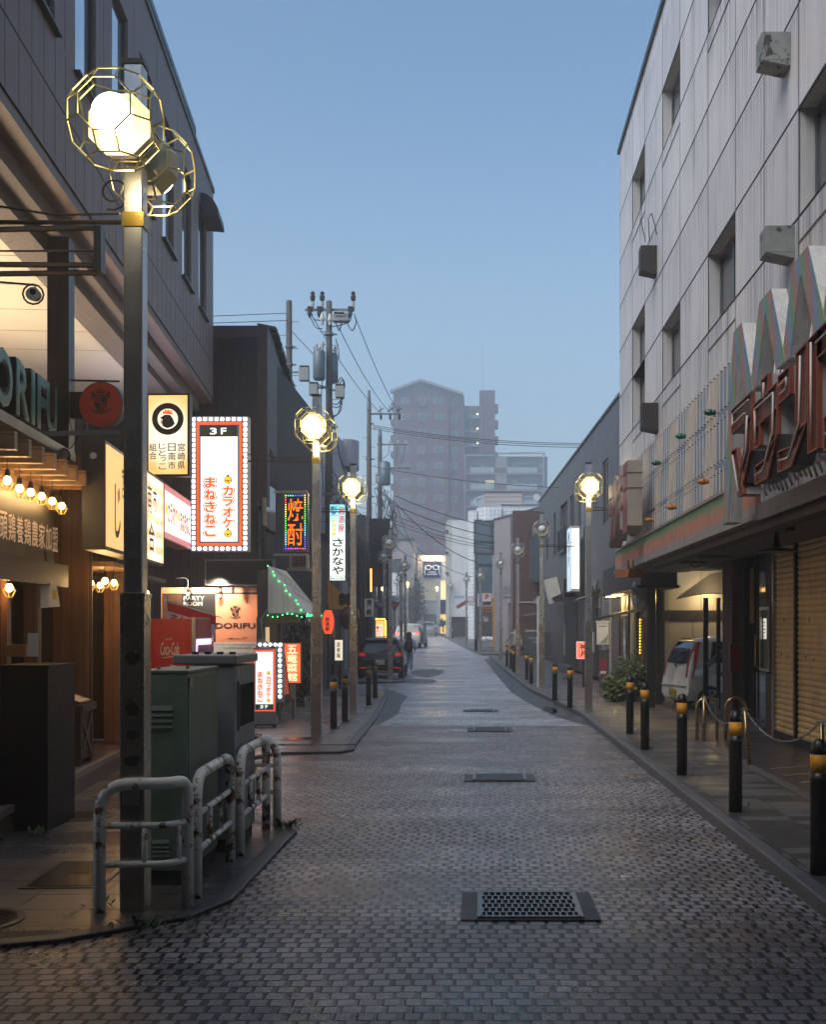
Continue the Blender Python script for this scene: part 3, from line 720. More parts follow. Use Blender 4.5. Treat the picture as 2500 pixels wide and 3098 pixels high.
for (x, y, D) in ((2097, 1248, 0), (2015, 1320, 0), (1946, 1401, 0), (2161, 1378, 0), (2078, 1457, 0), (1989, 1535, 0), (1880, 1617, 0), (1928, 1573, 0), (2225, 1436, 0), (2196, 1125, 0), (2315, 1149, 0), (2412, 1070, 0)):
    Xp = 2.62; D = Xp*F/(x-CX); z = EYE-(y-HY)/F*D; u = 24.8-D
    mb = MB(); mb.lathe([(.002, -.1), (.03, -.075), (.044, -.03), (.04, 0)], 10, (u, .05, z), 'y'); mb.lathe([(.036, 0), (.03, .05)], 8, (u, .05, z), 'y')
    mb.build('lamp_bulb', GRN if y < HY-.95*(x-1451)+130 and y < 1410 and not (x in (2161, 2225)) else ORG, cn, True)
# crown of zigzag box letters with painted stripes
def stripe_mat():
    m, nt, b = newmat('zigzag_paint')
    tc = nd(nt, 'ShaderNodeTexCoord'); sp = nd(nt, 'ShaderNodeSeparateXYZ'); nt.links.new(tc.outputs['Object'], sp.inputs[0])
    s_ = math_n(nt, 'MULTIPLY', math_n(nt, 'ADD', sp.outputs[0], math_n(nt, 'MULTIPLY', sp.outputs[2], .28)), 2.6)
    s_ = math_n(nt, 'ADD', s_, math_n(nt, 'MULTIPLY', noise(nt, coords(nt), 4, 2), .5))
    f = math_n(nt, 'FRACT', s_)
    c = ramp(nt, f, [(0, (.15, .27, .13)), (.33, (.15, .27, .13)), (.35, (.34, .16, .14)), (.68, (.34, .16, .14)), (.7, (.16, .23, .36)), (1, (.16, .23, .36))])
    nt.links.new(mixc(nt, ramp(nt, noise(nt, coords(nt), 9, 4), [(.45, 0), (.8, .5)]), c, (.12, .11, .1)), b.inputs['Base Color']); b.inputs['Roughness'].default_value = .5
    return m
ZP = stripe_mat(); ZS = M('zigzag_side', (.52, .51, .49), .5, var=.2, streak=.3)
zz2 = thing('zigzag_sign', 'zigzag crown of box letters painted in red, green and blue stripes', 'sign', (2.5, 12.6, 0), R(-90))
def seg_prism(mb, p, q, w_, y0, y1):
    """slanted bar in the x-z plane, end cuts horizontal"""
    mb.prism([(p[0]-w_/2, p[1]), (p[0]+w_/2, p[1]), (q[0]+w_/2, q[1]), (q[0]-w_/2, q[1])], y1-y0, 'y', y0)
pk = [(.9+1.16*i, 4.68) for i in range(5)]; vl = [(1.42+1.16*i, 3.95) for i in range(5)]
mb = MB(); ms = MB()
def zz_bar(p, q, w_, e=0):
    y = -.004-e; mb.quad((p[0]-w_/2, y, p[1]), (p[0]+w_/2, y, p[1]), (q[0]+w_/2, y, q[1]), (q[0]-w_/2, y, q[1])); seg_prism(ms, p, q, w_, -e, .13-e)
zz_bar((.36, 2.84), (.9, 4.68), .3)
for i in range(5):
    zz_bar((pk[i][0]+.1, 4.68), (vl[i][0]+.06, 3.95), .3, .006)
    if i < 4: zz_bar((vl[i][0]+.2, 3.955), (pk[i+1][0]-.06, 4.685), .3)
mb.build('painted_face', ZP, zz2); ms.build('box_side', ZS, zz2)
# red neon box letters
RED = M('rusty_red_letter', (.2, .045, .025), .5, var=.4, vs=5, dirt=((.12, .035, .018), .6, 9)); LSIDE = M('letter_return', (.3, .3, .3), .5, var=.25, streak=.4)
def stroke_letter(name, label, D0, D1, z0, z1, polys, tubes, X=2.38, depth=.13):
    wd = D0-D1; h = z1-z0
    t = thing(name, label, 'sign letter', (X, D0, z0), R(-90), 'red neon box letters on the canopy')
    f = MB(); s = MB(); rm = MB()
    for e, pl in enumerate(polys):
        q = [(a*wd, c*h) for a, c in pl]
        s.prism(q, depth, 'y', -.0012*e)
        n = len(q); cx_ = sum(p[0] for p in q)/n; cz_ = sum(p[1] for p in q)/n
        f.add([(p[0], -.004-.0014*e, p[1]) for p in q], [tuple(range(n))])
        for i in range(n): # raised rim round each face
            a, c = q[i], q[(i+1) % n]; rm.bar((a[0], -.02, a[1]), (c[0], -.02, c[1]), .035, .012)
    f.build('face', M('letter_trough', (.1, .022, .013), .5, var=.5, vs=6), t); rm.build('rim', RED, t); s.build('return', LSIDE, t)
    g = MB()
    for tb in tubes: g.tube([(a*wd, -.045, c*h) for a, c in tb], .0095, 6)
    g.build('neon_tube', TUBE, t, True)
    return t
ST = lambda *p: list(p)
stroke_letter('neon_letter', 'first red box letter with a hooked stroke, farthest down the canopy', 11.21, 10.4, 2.99, 3.82,
    [ST((0, .72), (1, .76), (1, 1), (0, .98)), ST((.72, .76), (1, .76), (.95, .4), (.62, .1), (.4, .22), (.66, .45)), ST((0, .52), (.28, .52), (.62, -.02), (.34, -.02))],
    [ST((.12, .92), (.92, .93)), ST((.12, .92), (.1, .8), (.75, .82)), ST((.86, .78), (.8, .42), (.5, .16)), ST((.12, .46), (.42, .02))])
stroke_letter('neon_letter', 'second red box letter, a squared arch with a dot on top', 10.3, 9.5, 2.99, 3.8,
    [ST((0, .62), (1, .66), (1, .9), (0, .86)), ST((0, .4), (.26, .4), (.26, .62), (0, .62)), ST((.7, .3), (1, .4), (1, .66), (.74, .66)), ST((.05, .02), (.62, .02), (1, .4), (.72, .42), (.5, .22), (.05, .2)), ST((.36, .86), (.64, .87), (.64, 1.06), (.36, 1.05))],
    [ST((.1, .8), (.9, .82), (.88, .45), (.5, .12), (.12, .1)), ST((.1, .8), (.12, .45)), ST((.5, .84), (.5, 1.0))])
stroke_letter('neon_letter', 'third red box letter with a long tail, near the right edge', 9.46, 8.64, 2.99, 3.8,
    [ST((0, .68), (.42, .7), (.42, .96), (0, .94)), ST((.62, .3), (1, .34), (1, 1.04), (.66, 1.02)), ST((0, .02), (.5, .02), (1, .34), (.64, .34), (.42, .2), (0, .22))],
    [ST((.08, .84), (.36, .86), (.34, .76), (.1, .75)), ST((.84, .96), (.8, .36), (.44, .1), (.08, .12))])
stroke_letter('neon_letter', 'last red box letter, cut off by the right edge of the picture', 8.6, 7.8, 2.99, 3.85,
    [ST((0, .05), (.3, .05), (.3, 1), (0, .98)), ST((.3, .78), (1, .8), (1, 1.02), (.3, 1.0)), ST((.5, .0), (1, .05), (1, .3), (.5, .26))],
    [ST((.14, .94), (.14, .1)), ST((.3, .9), (.92, .92)), ST((.55, .12), (.95, .16))])
# faded pink letters at the far end of the canopy
PINK = M('faded_red_letter', (.2, .055, .06), .5, var=.35, vs=4); PKS = M('pink_letter_return', (.3, .26, .22), .55, var=.3)
pl_ = thing('box_letter_sign', 'row of faded pinkish red box letters at the far end of the canopy', 'sign', (2.5, 23.4, 3.4), R(-90))
for (x0, x1, ch, dz) in ((0, .75, 'ラ', -.1), (.78, 1.5, 'ッ', -.02), (1.55, 2.3, 'キ', .06), (2.35, 3.1, 'ー', .12)):
    mb = MB()
    if ch == 'ー':
        mb.prism([(x0, .0), (x0+.6, .0), (x0+.7, .1), (x0+.7, 1.2), (x0+.1, 1.2)], .25, 'y', 0); mb.box(x0, x0+.72, -.012, .26, .74, .76); mb.box(x0, x0+.72, -.012, .26, 1.0, 1.02)
    else: put_text(mb, ch, x0, x1, dz, dz+1.2, .12, .06, 0, .12)
    mb.m(1)
    o = mb.build('letter', [PINK, PKS], pl_)
    me = o.data
    for p in me.polygons:
        if abs(p.normal.y) < .5: p.material_index = 1
        else: p.material_index = 0
bd = thing('floodlight_box', 'small rusty orange floodlight box hung under the far end of the canopy', 'floodlight', (2.55, 20.4, 2.62), R(-60))
MB().prism([(-.2, .0), (.15, .0), (.2, .14), (-.2, .14)], .32, 'y', -.16).build('housing', M('rust_orange', (.23, .08, .035), .6, var=.5), bd)
mb = MB(); mb.bar((-.05, 0, .14), (-.05, 0, .3), .03); mb.bar((.08, 0, .14), (.08, 0, .3), .03); mb.build('bracket', M('old_brass', (.2, .14, .05), .5, .5), bd)
scr = MB(); scr.tube([(0, 0, 0)]+arc_pts((0, -.09), .09, R(90), R(-180), 14), .01, 6)
tag(scr.build('scroll_hook', BLKMET, None, loc=(3.2, 17.8, 2.85)), 'curled black iron hook hanging under the canopy by the pier', 'hook')
dl = thing('ceiling_pendant', 'flat dark disc lamp hanging under the canopy near the shutters', 'pendant lamp', (3.7, 15.0, 2.72))
MB().lathe([(.02, 0), (.26, 0), (.27, .02), (.05, .06), (.02, .25)], 20).build('shade', BLKMET, dl)
cm = MB(); cm.lathe([(.05, 0), (.055, .05), (.03, .09), (.02, .14)], 12)
tag(cm.build('dome_camera', BLKMET, None, True, loc=(3.2, 12.4, 2.78)), 'small black dome camera under the near end of the canopy', 'camera')
# ------------------------------------------------------------ LEFT: granite building with the overhang
LRZ = R(90+5.34)
LO = Vector((-4.5, 12.4, 0))
def LU(D): return (D-12.4)/.9956
def lloc(D, y=0, z=0): # world point of a point on the left frontage line
    u = LU(D); c, s = math.cos(LRZ), math.sin(LRZ)
    return (LO.x+u*c-y*s, LO.y+u*s+y*c, z)
GRAN = M('brown_granite', (.185, .13, .122), .55, var=.12, vs=1.5, grain=.45, gs=55, bs=.25, streak=.3)
GRANR = M('rough_granite', (.15, .125, .118), .7, var=.15, grain=.7, gs=38, bs=.6)
lb = thing('granite_building', 'dark brown granite building with tall narrow windows overhanging the wooden bar', 'building', LO, LRZ)
US = [LU(d) for d in (6, 8.1, 9.2, 10.05, 11.0, 11.94, 12.9, 13.8, 14.85, 15.8, 16.84, 17.7, 18.73, 19.7, 20.85, 21.8, 22.92, 23.93, 25.06, 26.2)]
ZS = [6.75, 8.15, 10.25, 11.2]
wh = {(i, 1) for i in (1, 3, 5, 7, 9, 11, 13, 15, 17)}
facade('wall', GRAN, lb, US, ZS, wh, .12)
BLKF = M('black_frame', (.014, .014, .016), .35, .5, grain=.05, bs=0)
for i in (1, 3, 5, 7, 9, 11, 13, 15, 17):
    f = window(lb, US[i]+.01, US[i+1]-.01, 8.16, 10.24, .05, BLKF, GLASSL, .05, 0)
    MB().bx(((US[i]+US[i+1])/2, -.02, 8.135), (US[i+1]-US[i]+.1, .1, .03)).build('sill', BLKF, f)
u0, u1 = US[0], US[-1]
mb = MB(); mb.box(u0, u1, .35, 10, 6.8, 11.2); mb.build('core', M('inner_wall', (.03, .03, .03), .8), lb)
MB().box(u1-.02, u1, .0, 10, 6.8, 11.2).build('end_wall', GRAN, lb)
mb = MB(); mb.box(u0, u1+.02, -.03, .4, 11.2, 11.3); mb.build('coping', M('dark_coping', (.05, .05, .055), .5), lb)
mb = MB()
for z in (7.45,): mb.box(u0, u1, -.003, .005, z-.01, z+.01)
for i in range(34):
    u = u1-.45*i-.3
    mb.box(u-.003, u+.003, -.002, .005, 6.75, 8.1 if i % 3 else 8.14)
for i in range(2, 19, 2): mb.box(US[i]+.42, US[i]+.426, -.002, .005, 8.16, 11.2)
mb.build('joints', M('granite_joint', (.03, .025, .025), .8), lb)
mb = MB(); mb.box(u0, u1-.05, .02, .3, 6.62, 6.749); mb.build('edge_beam', GRAN, lb)
mb = MB(); mb.box(u0, u1-.25, .28, .55, 6.42, 6.66); mb.build('lower_beam', GRANR, lb)
mb = MB(); mb.box(u0, u1-.35, .5, .9, 6.28, 6.5); mb.build('inner_beam', GRANR, lb)
mb = MB(); mb.box(u0, u1-.4, .88, 3.6, 6.4, 6.44); mb.build('ceiling', M('soffit_boards', (.62, .56, .47), .6, var=.08, streak=.05), lb)
mb = MB()
for i in range(12): mb.box(u0, u1-.4, .9+.0, 3.6, 6.397, 6.4) if False else mb.box(u0+1.3*i, u0+1.3*i+.008, .9, 3.6, 6.396, 6.4)
mb.build('ceiling_joint', M('board_joint', (.2, .17, .13), .7), lb)
# railing along the roof
rl = thing('roof_railing', 'black railing with pale gaps along the roof edge of the granite building', 'railing', LO, LRZ)
ue = LU(24.3)
mb = MB(); mb.box(u0, ue, .1, .18, 11.72, 11.84); mb.box(u0, ue, .1, .18, 11.3, 11.4)
i = 0; u = ue
while u > u0:
    mb.box(u-.05, u, .11, .17, 11.4, 11.72); u -= .1 if i % 9 else .22; i += 1
mb.build('rails', BLKF, rl)
hd = thing('window_hood', 'dark curved metal hood over the last window of the granite building', 'hood', lloc(24.2, 0, 10.05), LRZ)
pr = [(0, 0), (-.36, -.02), (-.34, .16), (-.24, .34), (-.1, .44), (0, .46)]
MB().prism(pr, 1.0, 'x', 0).build('shell', M('hood_metal', (.045, .047, .05), .45, .4, var=.3, streak=.3), hd, bevel=.01)
# second floor behind: wall, windows, column
WALL2 = M('rough_wall', (.2, .145, .12), .75, var=.2, grain=.5, gs=30, bs=.5)
sf = thing('second_floor_front', 'lit second floor set back under the overhang, with big windows behind green letters', 'shop front', LO, LRZ)
su = [u0, LU(11.6), LU(13.3), LU(14.6), LU(16.4), LU(17.6), LU(19.2), LU(20.3), u1-.4]
facade('wall', WALL2, sf, su, [3.85, 4.5, 5.9, 6.4], {(1, 1), (3, 1), (5, 1)}, .1, 3.55)
PANE2 = glass_dark('lit_pane', (.5, .48, .42), .12, .5)
for i in (1, 3, 5): window(sf, su[i], su[i+1], 4.5, 5.9, 3.58, BLKF, PANE2, .06, 0)
MB().box(u0, LU(19.5), .3, 3.6, 3.72, 3.84).build('floor_slab', BLKMET, sf)
add_light('AREA', 'soffit_lamp', sf, (LU(15.5), 2.2, 4.0), 150, (1, .78, .52), (8, 1.2), (R(180), 0, 0))
sep('uplight', E('uplight_glow', (1, .8, .55), 5), sf, [(LU(D)-.5, LU(D)+.5, 2.1, 2.2, 3.9, 3.95) for D in (12.6, 14.6, 16.6, 18.6)])
add_light('AREA', 'beam_light', sf, (LU(21.5), .55, 4.9), 14, (.85, .8, 1), (3, .2), (R(180), 0, 0))  # area light facing up under the beams, no fixture modelled
cp = thing('black_column', 'square black steel column rising from the bar roof to the white ceiling', 'column', (-5.0, 14.4, 3.75), R(4))
MB().box(-.13, .12, -.12, .14, 0, 2.66).build('shaft', BLKMET, cp)
MB().box(-.005, .0, -.124, -.119, 0, 2.66).build('seam', DARK, cp)
# green letters and party room strip
GRNL = M('green_letter_face', (.05, .24, .18), .4, var=.2, vs=4, grain=.08, bs=.05)
lt = thing('green_letter_sign', 'big green box letters on black returns standing above the orange strip sign', 'sign', lloc(11.25, .4, 4.02), LRZ)
us = [0, .62, 1.28, 1.70, 1.95, 2.43, 2.93]
for ch, a, bb in (('D', 0, .5), ('O', .56, 1.14), ('R', 1.3, 1.74), ('I', 1.86, 1.98), ('F', 2.1, 2.46), ('U', 2.5, 2.92)):
    mb = MB(); put_text(mb, ch, a-.03, bb+.03, -.03, .57, .02, .05, 0, .12); k = mb.build('letter', BLKMET, lt)
    f = MB(); put_text(f, ch, a, bb, 0, .54, -.11, .012); f.build('letter_face', GRNL, k)
    e = MB(); put_text(e, ch, a-.012, bb+.012, -.012, .552, -.106, .03); e.build('letter_edge', M('pale_edge', (.3, .33, .31), .4), k)
st = thing('strip_sign', 'orange strip sign reading bar and party room under the green letters', 'sign', lloc(11.0, .36, 3.68), LRZ)
MB().box(-.6, 3.15, 0, .12, -.03, .31).build('frame', M('silver_edge', (.42, .42, .42), .4, .5), st)
MB().box(-.6, 3.1, -.004, .002, 0, .27).build('panel', M('salmon_panel', (.55, .25, .16), .5, var=.12, bs=0), st)
mb = MB(); put_text(mb, 'T', .18, .36, .05, .22, -.008, .0); put_text(mb, 'BAR', .95, 1.5, .05, .22, -.008, 0); put_text(mb, '&', 1.58, 1.72, .05, .22, -.008, 0); put_text(mb, 'PARTY', 1.8, 2.4, .05, .22, -.008, 0); put_text(mb, 'ROOM', 2.5, 3.04, .05, .22, -.008, 0)
mb.build('lettering', M('brown_ink', (.12, .07, .055), .6), st)
def crest(mb, cx_, cz_, s, y):
    """shield with a crown, supporters and ribbon"""
    def pg(pts): mb.add([(cx_+a*s, y, cz_+c*s) for a, c in pts], [tuple(range(len(pts)))])
    def ring(pts, t):
        n = len(pts)
        for i in range(n):
            a, c = Vector((pts[i][0], 0, pts[i][1])), Vector((pts[(i+1) % n][0], 0, pts[(i+1) % n][1]))
            d = (c-a).normalized(); q = Vector((-d.z, 0, d.x))*t
            mb.add([(cx_+p.x*s, y, cz_+p.z*s) for p in (a-q, c-q, c+q, a+q)], [(0, 1, 2, 3)])
    sh = [(-.5, .5), (0, .62), (.5, .5), (.46, -.2), (.25, -.5), (0, -.66), (-.25, -.5), (-.46, -.2)]
    ring(sh, .045)
    pg([(.03, .55), (.44, .45), (.43, .02), (.03, .02)])
    for k in range(4): x = .06+.1*k; pg([(x, 0), (x+.05, 0), (x+.05, -.6+.16*k), (x, -.62+.16*k)])
    pg([(-.42, 0), (-.03, 0), (-.03, -.58), (-.25, -.42), (-.4, -.2)])
    pg([(-.33, .12), (-.24, .12), (-.24, .45), (-.33, .45)]); pg([(-.15, .12), (-.07, .12), (-.07, .45), (-.15, .45)]); pg([(-.33, .45), (-.27, .45), (-.07, .12), (-.15, .12)])
    pg([(-.3, .72), (.3, .72), (.3, .8), (-.3, .8)])
    for k in (-.28, -.1, .1, .28):
        r_ = .1; pts = [(k+r_*math.cos(a*.698), .92+.11*math.sin(a*.698)) for a in range(9)]; ring(pts, .03)
    pg([(-.04, 1.0), (.04, 1.0), (.04, 1.16), (-.04, 1.16)])
    for q in (-1, 1):
        pg([(q*.5, .5), (q*.72, .62), (q*.78, .84), (q*.6, .94), (q*.56, .74), (q*.36, .7)]); pg([(q*.56, .5), (q*.74, .34), (q*.8, .52), (q*.66, .58)])
    for k in range(7):
        x = -.72+.21*k; z = -.56-.16*math.sin(math.pi*k/6.); pg([(x, z), (x+.14, z), (x+.14, z-.12), (x, z-.12)])
    ring([(-.85, -.4), (-.8, -.62), (-.4, -.82), (0, -.9), (.4, -.82), (.8, -.62), (.85, -.4), (.4, -.62), (0, -.7), (-.4, -.62)], .015)
INK = M('black_ink', (.012, .01, .01), .5, grain=.05, bs=0)
c0 = P(305, 1224, 14.3)
rs = thing('round_sign', 'round red sign with a black crest, hung on a black bracket beside the lamp pole', 'sign', c0, R(-4))
MB().lathe([(.27, 0), (.27, .14)], 40, (0, 0, 0), 'y').build('drum', M('drum_edge', (.1, .1, .1), .4, .5), rs)
MB().lathe([(.258, -.004), (.258, .002)], 40, (0, 0, 0), 'y').build('face', M('red_disc', (.45, .035, .016), .4, var=.15, bs=.02), rs)
mb = MB(); crest(mb, 0, .02, .15, -.008); mb.build('emblem', INK, rs)
mb = MB(); mb.box(-.52, -.24, .03, .12, -.15, .16); mb.tube([(-.5, .07, .31), (.2, .07, .285)], .012, 6); mb.tube([(0, .07, .27), (0, .07, .3)], .012, 6); mb.lathe([(.03, -.56), (.045, -.5), (.02, -.46)], 10, (0, .07, .31), 'x')
mb.build('bracket', BLKMET, rs)
mb = MB(); mb.tube([(-.42, .03, .2), (-.4, 0, -.1), (-.35, 0, -.3), (-.4, .0, -.42), (-.55, 0, -.52)], .006, 4); mb.tube([(-.2, .03, -.22), (-.35, 0, -.5), (-.55, 0, -.64)], .006, 4); mb.build('cable', BLKMET, rs)
rail = thing('sign_arm', 'grey square arm running from the strip sign end towards the lamp pole', 'bracket', (0, 0, 0))
a, bb = P(116, 1313, 13.2), P(362, 1307, 13.6)
MB().bar(a, bb, .035, .05).build('arm', M('grey_arm', (.1, .1, .1), .5, .3, grain=.3), rail)

# ------------------------------------------------------------ wooden bar front
def wood(name, c1, c2, sc=1., rough=.55, vert=True):
    if name in MATS: return MATS[name]
    m, nt, b = newmat(name)
    v = coords(nt, (14*sc, 14*sc, .8*sc) if vert else (.8*sc, 14*sc, 14*sc))
    n1 = noise(nt, v, 2.2, 6, .65); n2 = noise(nt, coords(nt, (3, 3, .2) if vert else (.2, 3, 3)), 1.5, 3)
    k = mixc(nt, ramp(nt, n1, [(.3, 0), (.7, 1)]), c1, c2)
    tc = nd(nt, 'ShaderNodeTexCoord'); sp = nd(nt, 'ShaderNodeSeparateXYZ'); nt.links.new(tc.outputs['Object'], sp.inputs[0])
    ax = math_n(nt, 'ADD', sp.outputs[0], sp.outputs[1]) if vert else sp.outputs[2]
    pl = math_n(nt, 'FRACT', math_n(nt, 'DIVIDE', ax, .13)); gap = math_n(nt, 'LESS_THAN', pl, .05)
    k = mixc(nt, 1, k, ramp(nt, n2, [(.3, .6), (.7, 1.2)]), 'MULTIPLY')
    nt.links.new(mixc(nt, gap, k, (.008, .005, .003)), b.inputs['Base Color']); b.inputs['Roughness'].default_value = rough
    bump(nt, b, math_n(nt, 'SUBTRACT', n1, gap), .3, .006)
    MATS[name] = m; return m
WOODR = wood('red_brown_wood', (.13, .052, .02), (.24, .105, .042))
WOODD = wood('dark_wood', (.03, .018, .012), (.055, .034, .022), vert=False)
WOODL = wood('light_wood', (.2, .105, .04), (.3, .17, .07), vert=False)
bar = thing('wooden_bar', 'wooden bar front with a dark kanji board, stepped beams and open counter', 'shop front', LO, LRZ)
mb = MB(); mb.box(LU(9.5), LU(12.95), .02, .1, 2.46, 3.06); mb.build('name_board', M('dark_board', (.035, .028, .022), .5, var=.15), bar)
mb = MB()
chars = '地頭鶏養鶏農家加盟'
for i, ch in enumerate(chars):
    D = 10.75+.262*i
    put_text(mb, ch, LU(D), LU(D)+.225, 2.6-.012*i*0, 2.86, .012, .012)
mb.build('lettering', E('board_letters', (.8, .62, .42), .16, (.62, .5, .38)), bar)
mb = MB(); mb.box(LU(9.5), LU(13.15), -.08, .12, 2.22, 2.46); mb.build('beam', WOODD, bar)
mb = MB(); mb.box(LU(9.5), LU(13.3), .05, .12, 3.06, 3.32); mb.build('head_board', WOODL, bar)
mb = MB(); mb.box(LU(9.5), LU(13.2), .12, .3, 3.06, 3.7); mb.build('back_wall', DARK, bar)
for i in range(8): MB().bx((LU(9.95+.42*i), -.12, 3.335), (.09, .62, .15)).build('joist', WOODL, bar)
mb = MB(); mb.box(LU(9.5), LU(13.4), -.1, 1.2, 3.62, 3.72); mb.build('roof_edge', BLKMET, bar)
u13 = LU(14.0)
mb = MB(); mb.box(u13, u13+.1, -.1, .3, .25, 3.8); mb.build('wing', WOODR, bar)
mb = MB()
for k in range(3): mb.box(u13+.02+.045*k, u13+.05+.045*k, -.14+.01*k, -.1, .25, 3.78)
mb.build('wing_trim', wood('trim_wood', (.06, .035, .02), (.1, .06, .035)), bar)
sep('post', WOODR, bar, [(LU(D)-.07, LU(D)+.07, .0, .14, .25, 2.22) for D in (10.6, 11.25, 12.3)])
mb = MB(); mb.box(LU(8.5), LU(16.6), 1.3, 1.35, .25, 3.6); mb.box(LU(16.6), LU(16.65), .1, 1.35, .25, 3.6); mb.box(LU(8.5), LU(16.6), .3, 1.3, 2.42, 2.46); mb.build('back_room', wood('room_wood', (.05, .02, .008), (.09, .04, .015)), bar)
mb = MB(); mb.box(LU(11.65), LU(11.85), .9, 1.25, .25, 2.3); mb.build('brick_strip', brick_mat('yellow_brick', (.3, .2, .1), (.24, .15, .07), (.12, .08, .04), .1, .045, .008), bar)
mb = MB(); mb.box(LU(9.5), u13, .0, .3, .9, 1.0); mb.box(LU(9.5), u13, .05, .25, .25, .9); mb.build('counter', WOODD, bar)
MB().box(LU(8), LU(16.4), -.27, 4, 0, .25).build('step', M('step_tiles', (.12, .09, .075), .35, var=.25, gs=60, bs=.3), bar)
MB().box(LU(8), LU(16.4), -.285, -.22, .19, .256).build('step_nosing', M('nosing', (.24, .2, .18), .4, var=.3), bar)
# entrance bay
ua, ub = LU(14.15), LU(15.9)
mb = MB(); mb.box(ua, ub, .35, .45, 2.45, 3.0); mb.box(ua, ub, -.35, .4, 2.5, 2.56); mb.build('bay_head', WOODL, bar)
sep('bay_post', WOODR, bar, [(ub-.12, ub, -.3, .1, .25, 2.6), (LU(14.95)-.06, LU(14.95)+.06, .15, .3, .25, 2.5)])
window(bar, ua+.05, LU(14.85), .4, 2.42, .12, BLKF, glass_dark('bar_glass', (.09, .065, .04), .06, .8), .05, 0, 'glass_door')
window(bar, LU(15.03), ub-.12, .4, 2.42, .3, M('wood_frame', (.07, .035, .015), .5), glass_dark('bar_glass', (.09, .065, .04), .06, .8), .06, 0, 'glass_door')
MB().box(ub, LU(16.7), .0, .1, .1, 2.4).build('brick_panel', brick_mat('white_brick', (.34, .31, .28), (.28, .25, .22), (.09, .08, .07), .16, .06, .008), bar)
mb = MB(); mb.box(ub-.05, LU(17.3), -.45, .1, 2.42, 2.47); mb.build('lean_to', M('old_metal_roof', (.12, .11, .1), .5, .4, var=.4), bar)
# caged bulbs
WIRE = E('bulblit_wire', (.9, .55, .12), .22, (.5, .34, .1)); BULB = E('bulb_glow', (1, .62, .22), 26); SOCK = M('socket', (.02, .018, .015), .4)  # cage wires glow faintly, standing in for bulb light on them
bulb0 = None
def bulb(p, label, cord=.1):
    global bulb0
    if bulb0 is None:
        t = thing('pendant_bulb', label, 'pendant lamp', p, 0, 'caged pendant bulbs of the wooden bar')
        mb = MB(); mb.lathe([(.012, .0), (.024, .01), (.022, .06), (.008, .075)], 10); mb.tube([(0, 0, .07), (0, 0, .17)], .004, 4); mb.build('socket', SOCK, t)
        MB().ball((0, 0, -.03), .034, 14, 10, (1, 1, 1.15)).build('bulb', BULB, t, True)
        mb = MB()
        for i in range(6):
            a = 1.0472*i; ca, sa = math.cos(a), math.sin(a)
            mb.tube([(.022*ca, .022*sa, .0), (.062*ca, .062*sa, -.055), (.03*ca, .03*sa, -.115)], .0028, 4)
        for r_, z in ((.062, -.055), (.03, -.115)): mb.tube([(r_*math.cos(1.0472*i), r_*math.sin(1.0472*i), z) for i in range(6)], .0028, 4, True)
        mb.build('cage', WIRE, t)
        add_light('POINT', 'bulb_light', t, (0, 0, -.03), 12, (1, .6, .24), .04)
        bulb0 = t; return t
    return dup(bulb0, p, 0, label)
ordn = ['nearest', 'second', 'third', 'fourth', 'fifth', 'last']
for i, (x, y) in enumerate(((22, 1443), (59, 1468), (93, 1480), (126, 1492), (158, 1507), (187, 1522))):
    D = 10.73+.382*i; p = P(x, y, D)
    bulb(p, f'{ordn[i]} caged bulb from the left in the row under the stepped beams')
bulb(P(28, 1768, 11.1), 'caged bulb glowing alone over the counter, low at the left edge')
for (x, y, D, lb_) in ((275, 1756, 14.2, 'leftmost caged bulb of the cluster at the glass door'), (303, 1763, 14.9, 'lowest caged bulb left of the lamp pole by the door'), (318, 1749, 13.9, 'highest caged bulb of the cluster left of the lamp pole'), (345, 1755, 14.3, 'caged bulb touching the left side of the lamp pole'), (409, 1766, 15.2, 'caged bulb half hidden behind the right side of the lamp pole'), (422, 1779, 14.8, 'upper caged bulb right of the lamp pole under the lit sign'), (443, 1788, 15.0, 'rightmost caged bulb, low beside the wooden post')):
    bulb(P(x, y, D), lb_)
sp_ = thing('horn_speaker', 'small black horn speaker on the wall above the last caged bulb', 'speaker', P(190, 1380, 12.9), R(20))
mb = MB(); mb.lathe([(.03, .12), (.035, .05), (.075, -.06), (.08, -.07)], 16, (0, 0, 0), 'y'); mb.build('horn', BLKMET, sp_, True)
MB().lathe([(.06, -.071), (.02, -.04)], 16, (0, 0, 0), 'y').build('throat', M('horn_throat', (.06, .05, .04), .5), sp_)
mb = MB(); mb.bar((-.02, .05, 0), (-.12, .1, .06), .03); mb.build('bracket', BLKMET, sp_)
mb = MB(); mb.tube([(-.3, 0, .16), (-.15, .0, .28), (.0, 0, .33), (.06, .0, .2)], .005, 4); mb.build('cable', BLKMET, sp_)
spt = thing('spot_lamp', 'round black spot lamp on a thin arm under the ceiling at the left', 'spot lamp', P(106, 893, 12.2), R(10))
mb = MB(); mb.lathe([(.02, -.13), (.055, -.1), (.06, .02), (.0601, .03)], 16, (0, 0, 0), 'y'); mb.build('head', BLKMET, spt, True)
mb = MB(); mb.tube([(.1*math.cos(i*.5236), -.1, .1*math.sin(i*.5236)-.02) for i in range(12)], .01, 6, True); mb.build('ring', BLKMET, spt)
MB().lathe([(.07, -.12), (.068, -.11)], 16, (0, 0, -.02), 'y').build('lens', M('frosted_lens', (.4, .37, .33), .3), spt)
mb = MB(); mb.tube([(0, 0, .07), (0, 0, .1), (-.5, 0, .12)], .012, 6); mb.build('arm', BLKMET, spt)
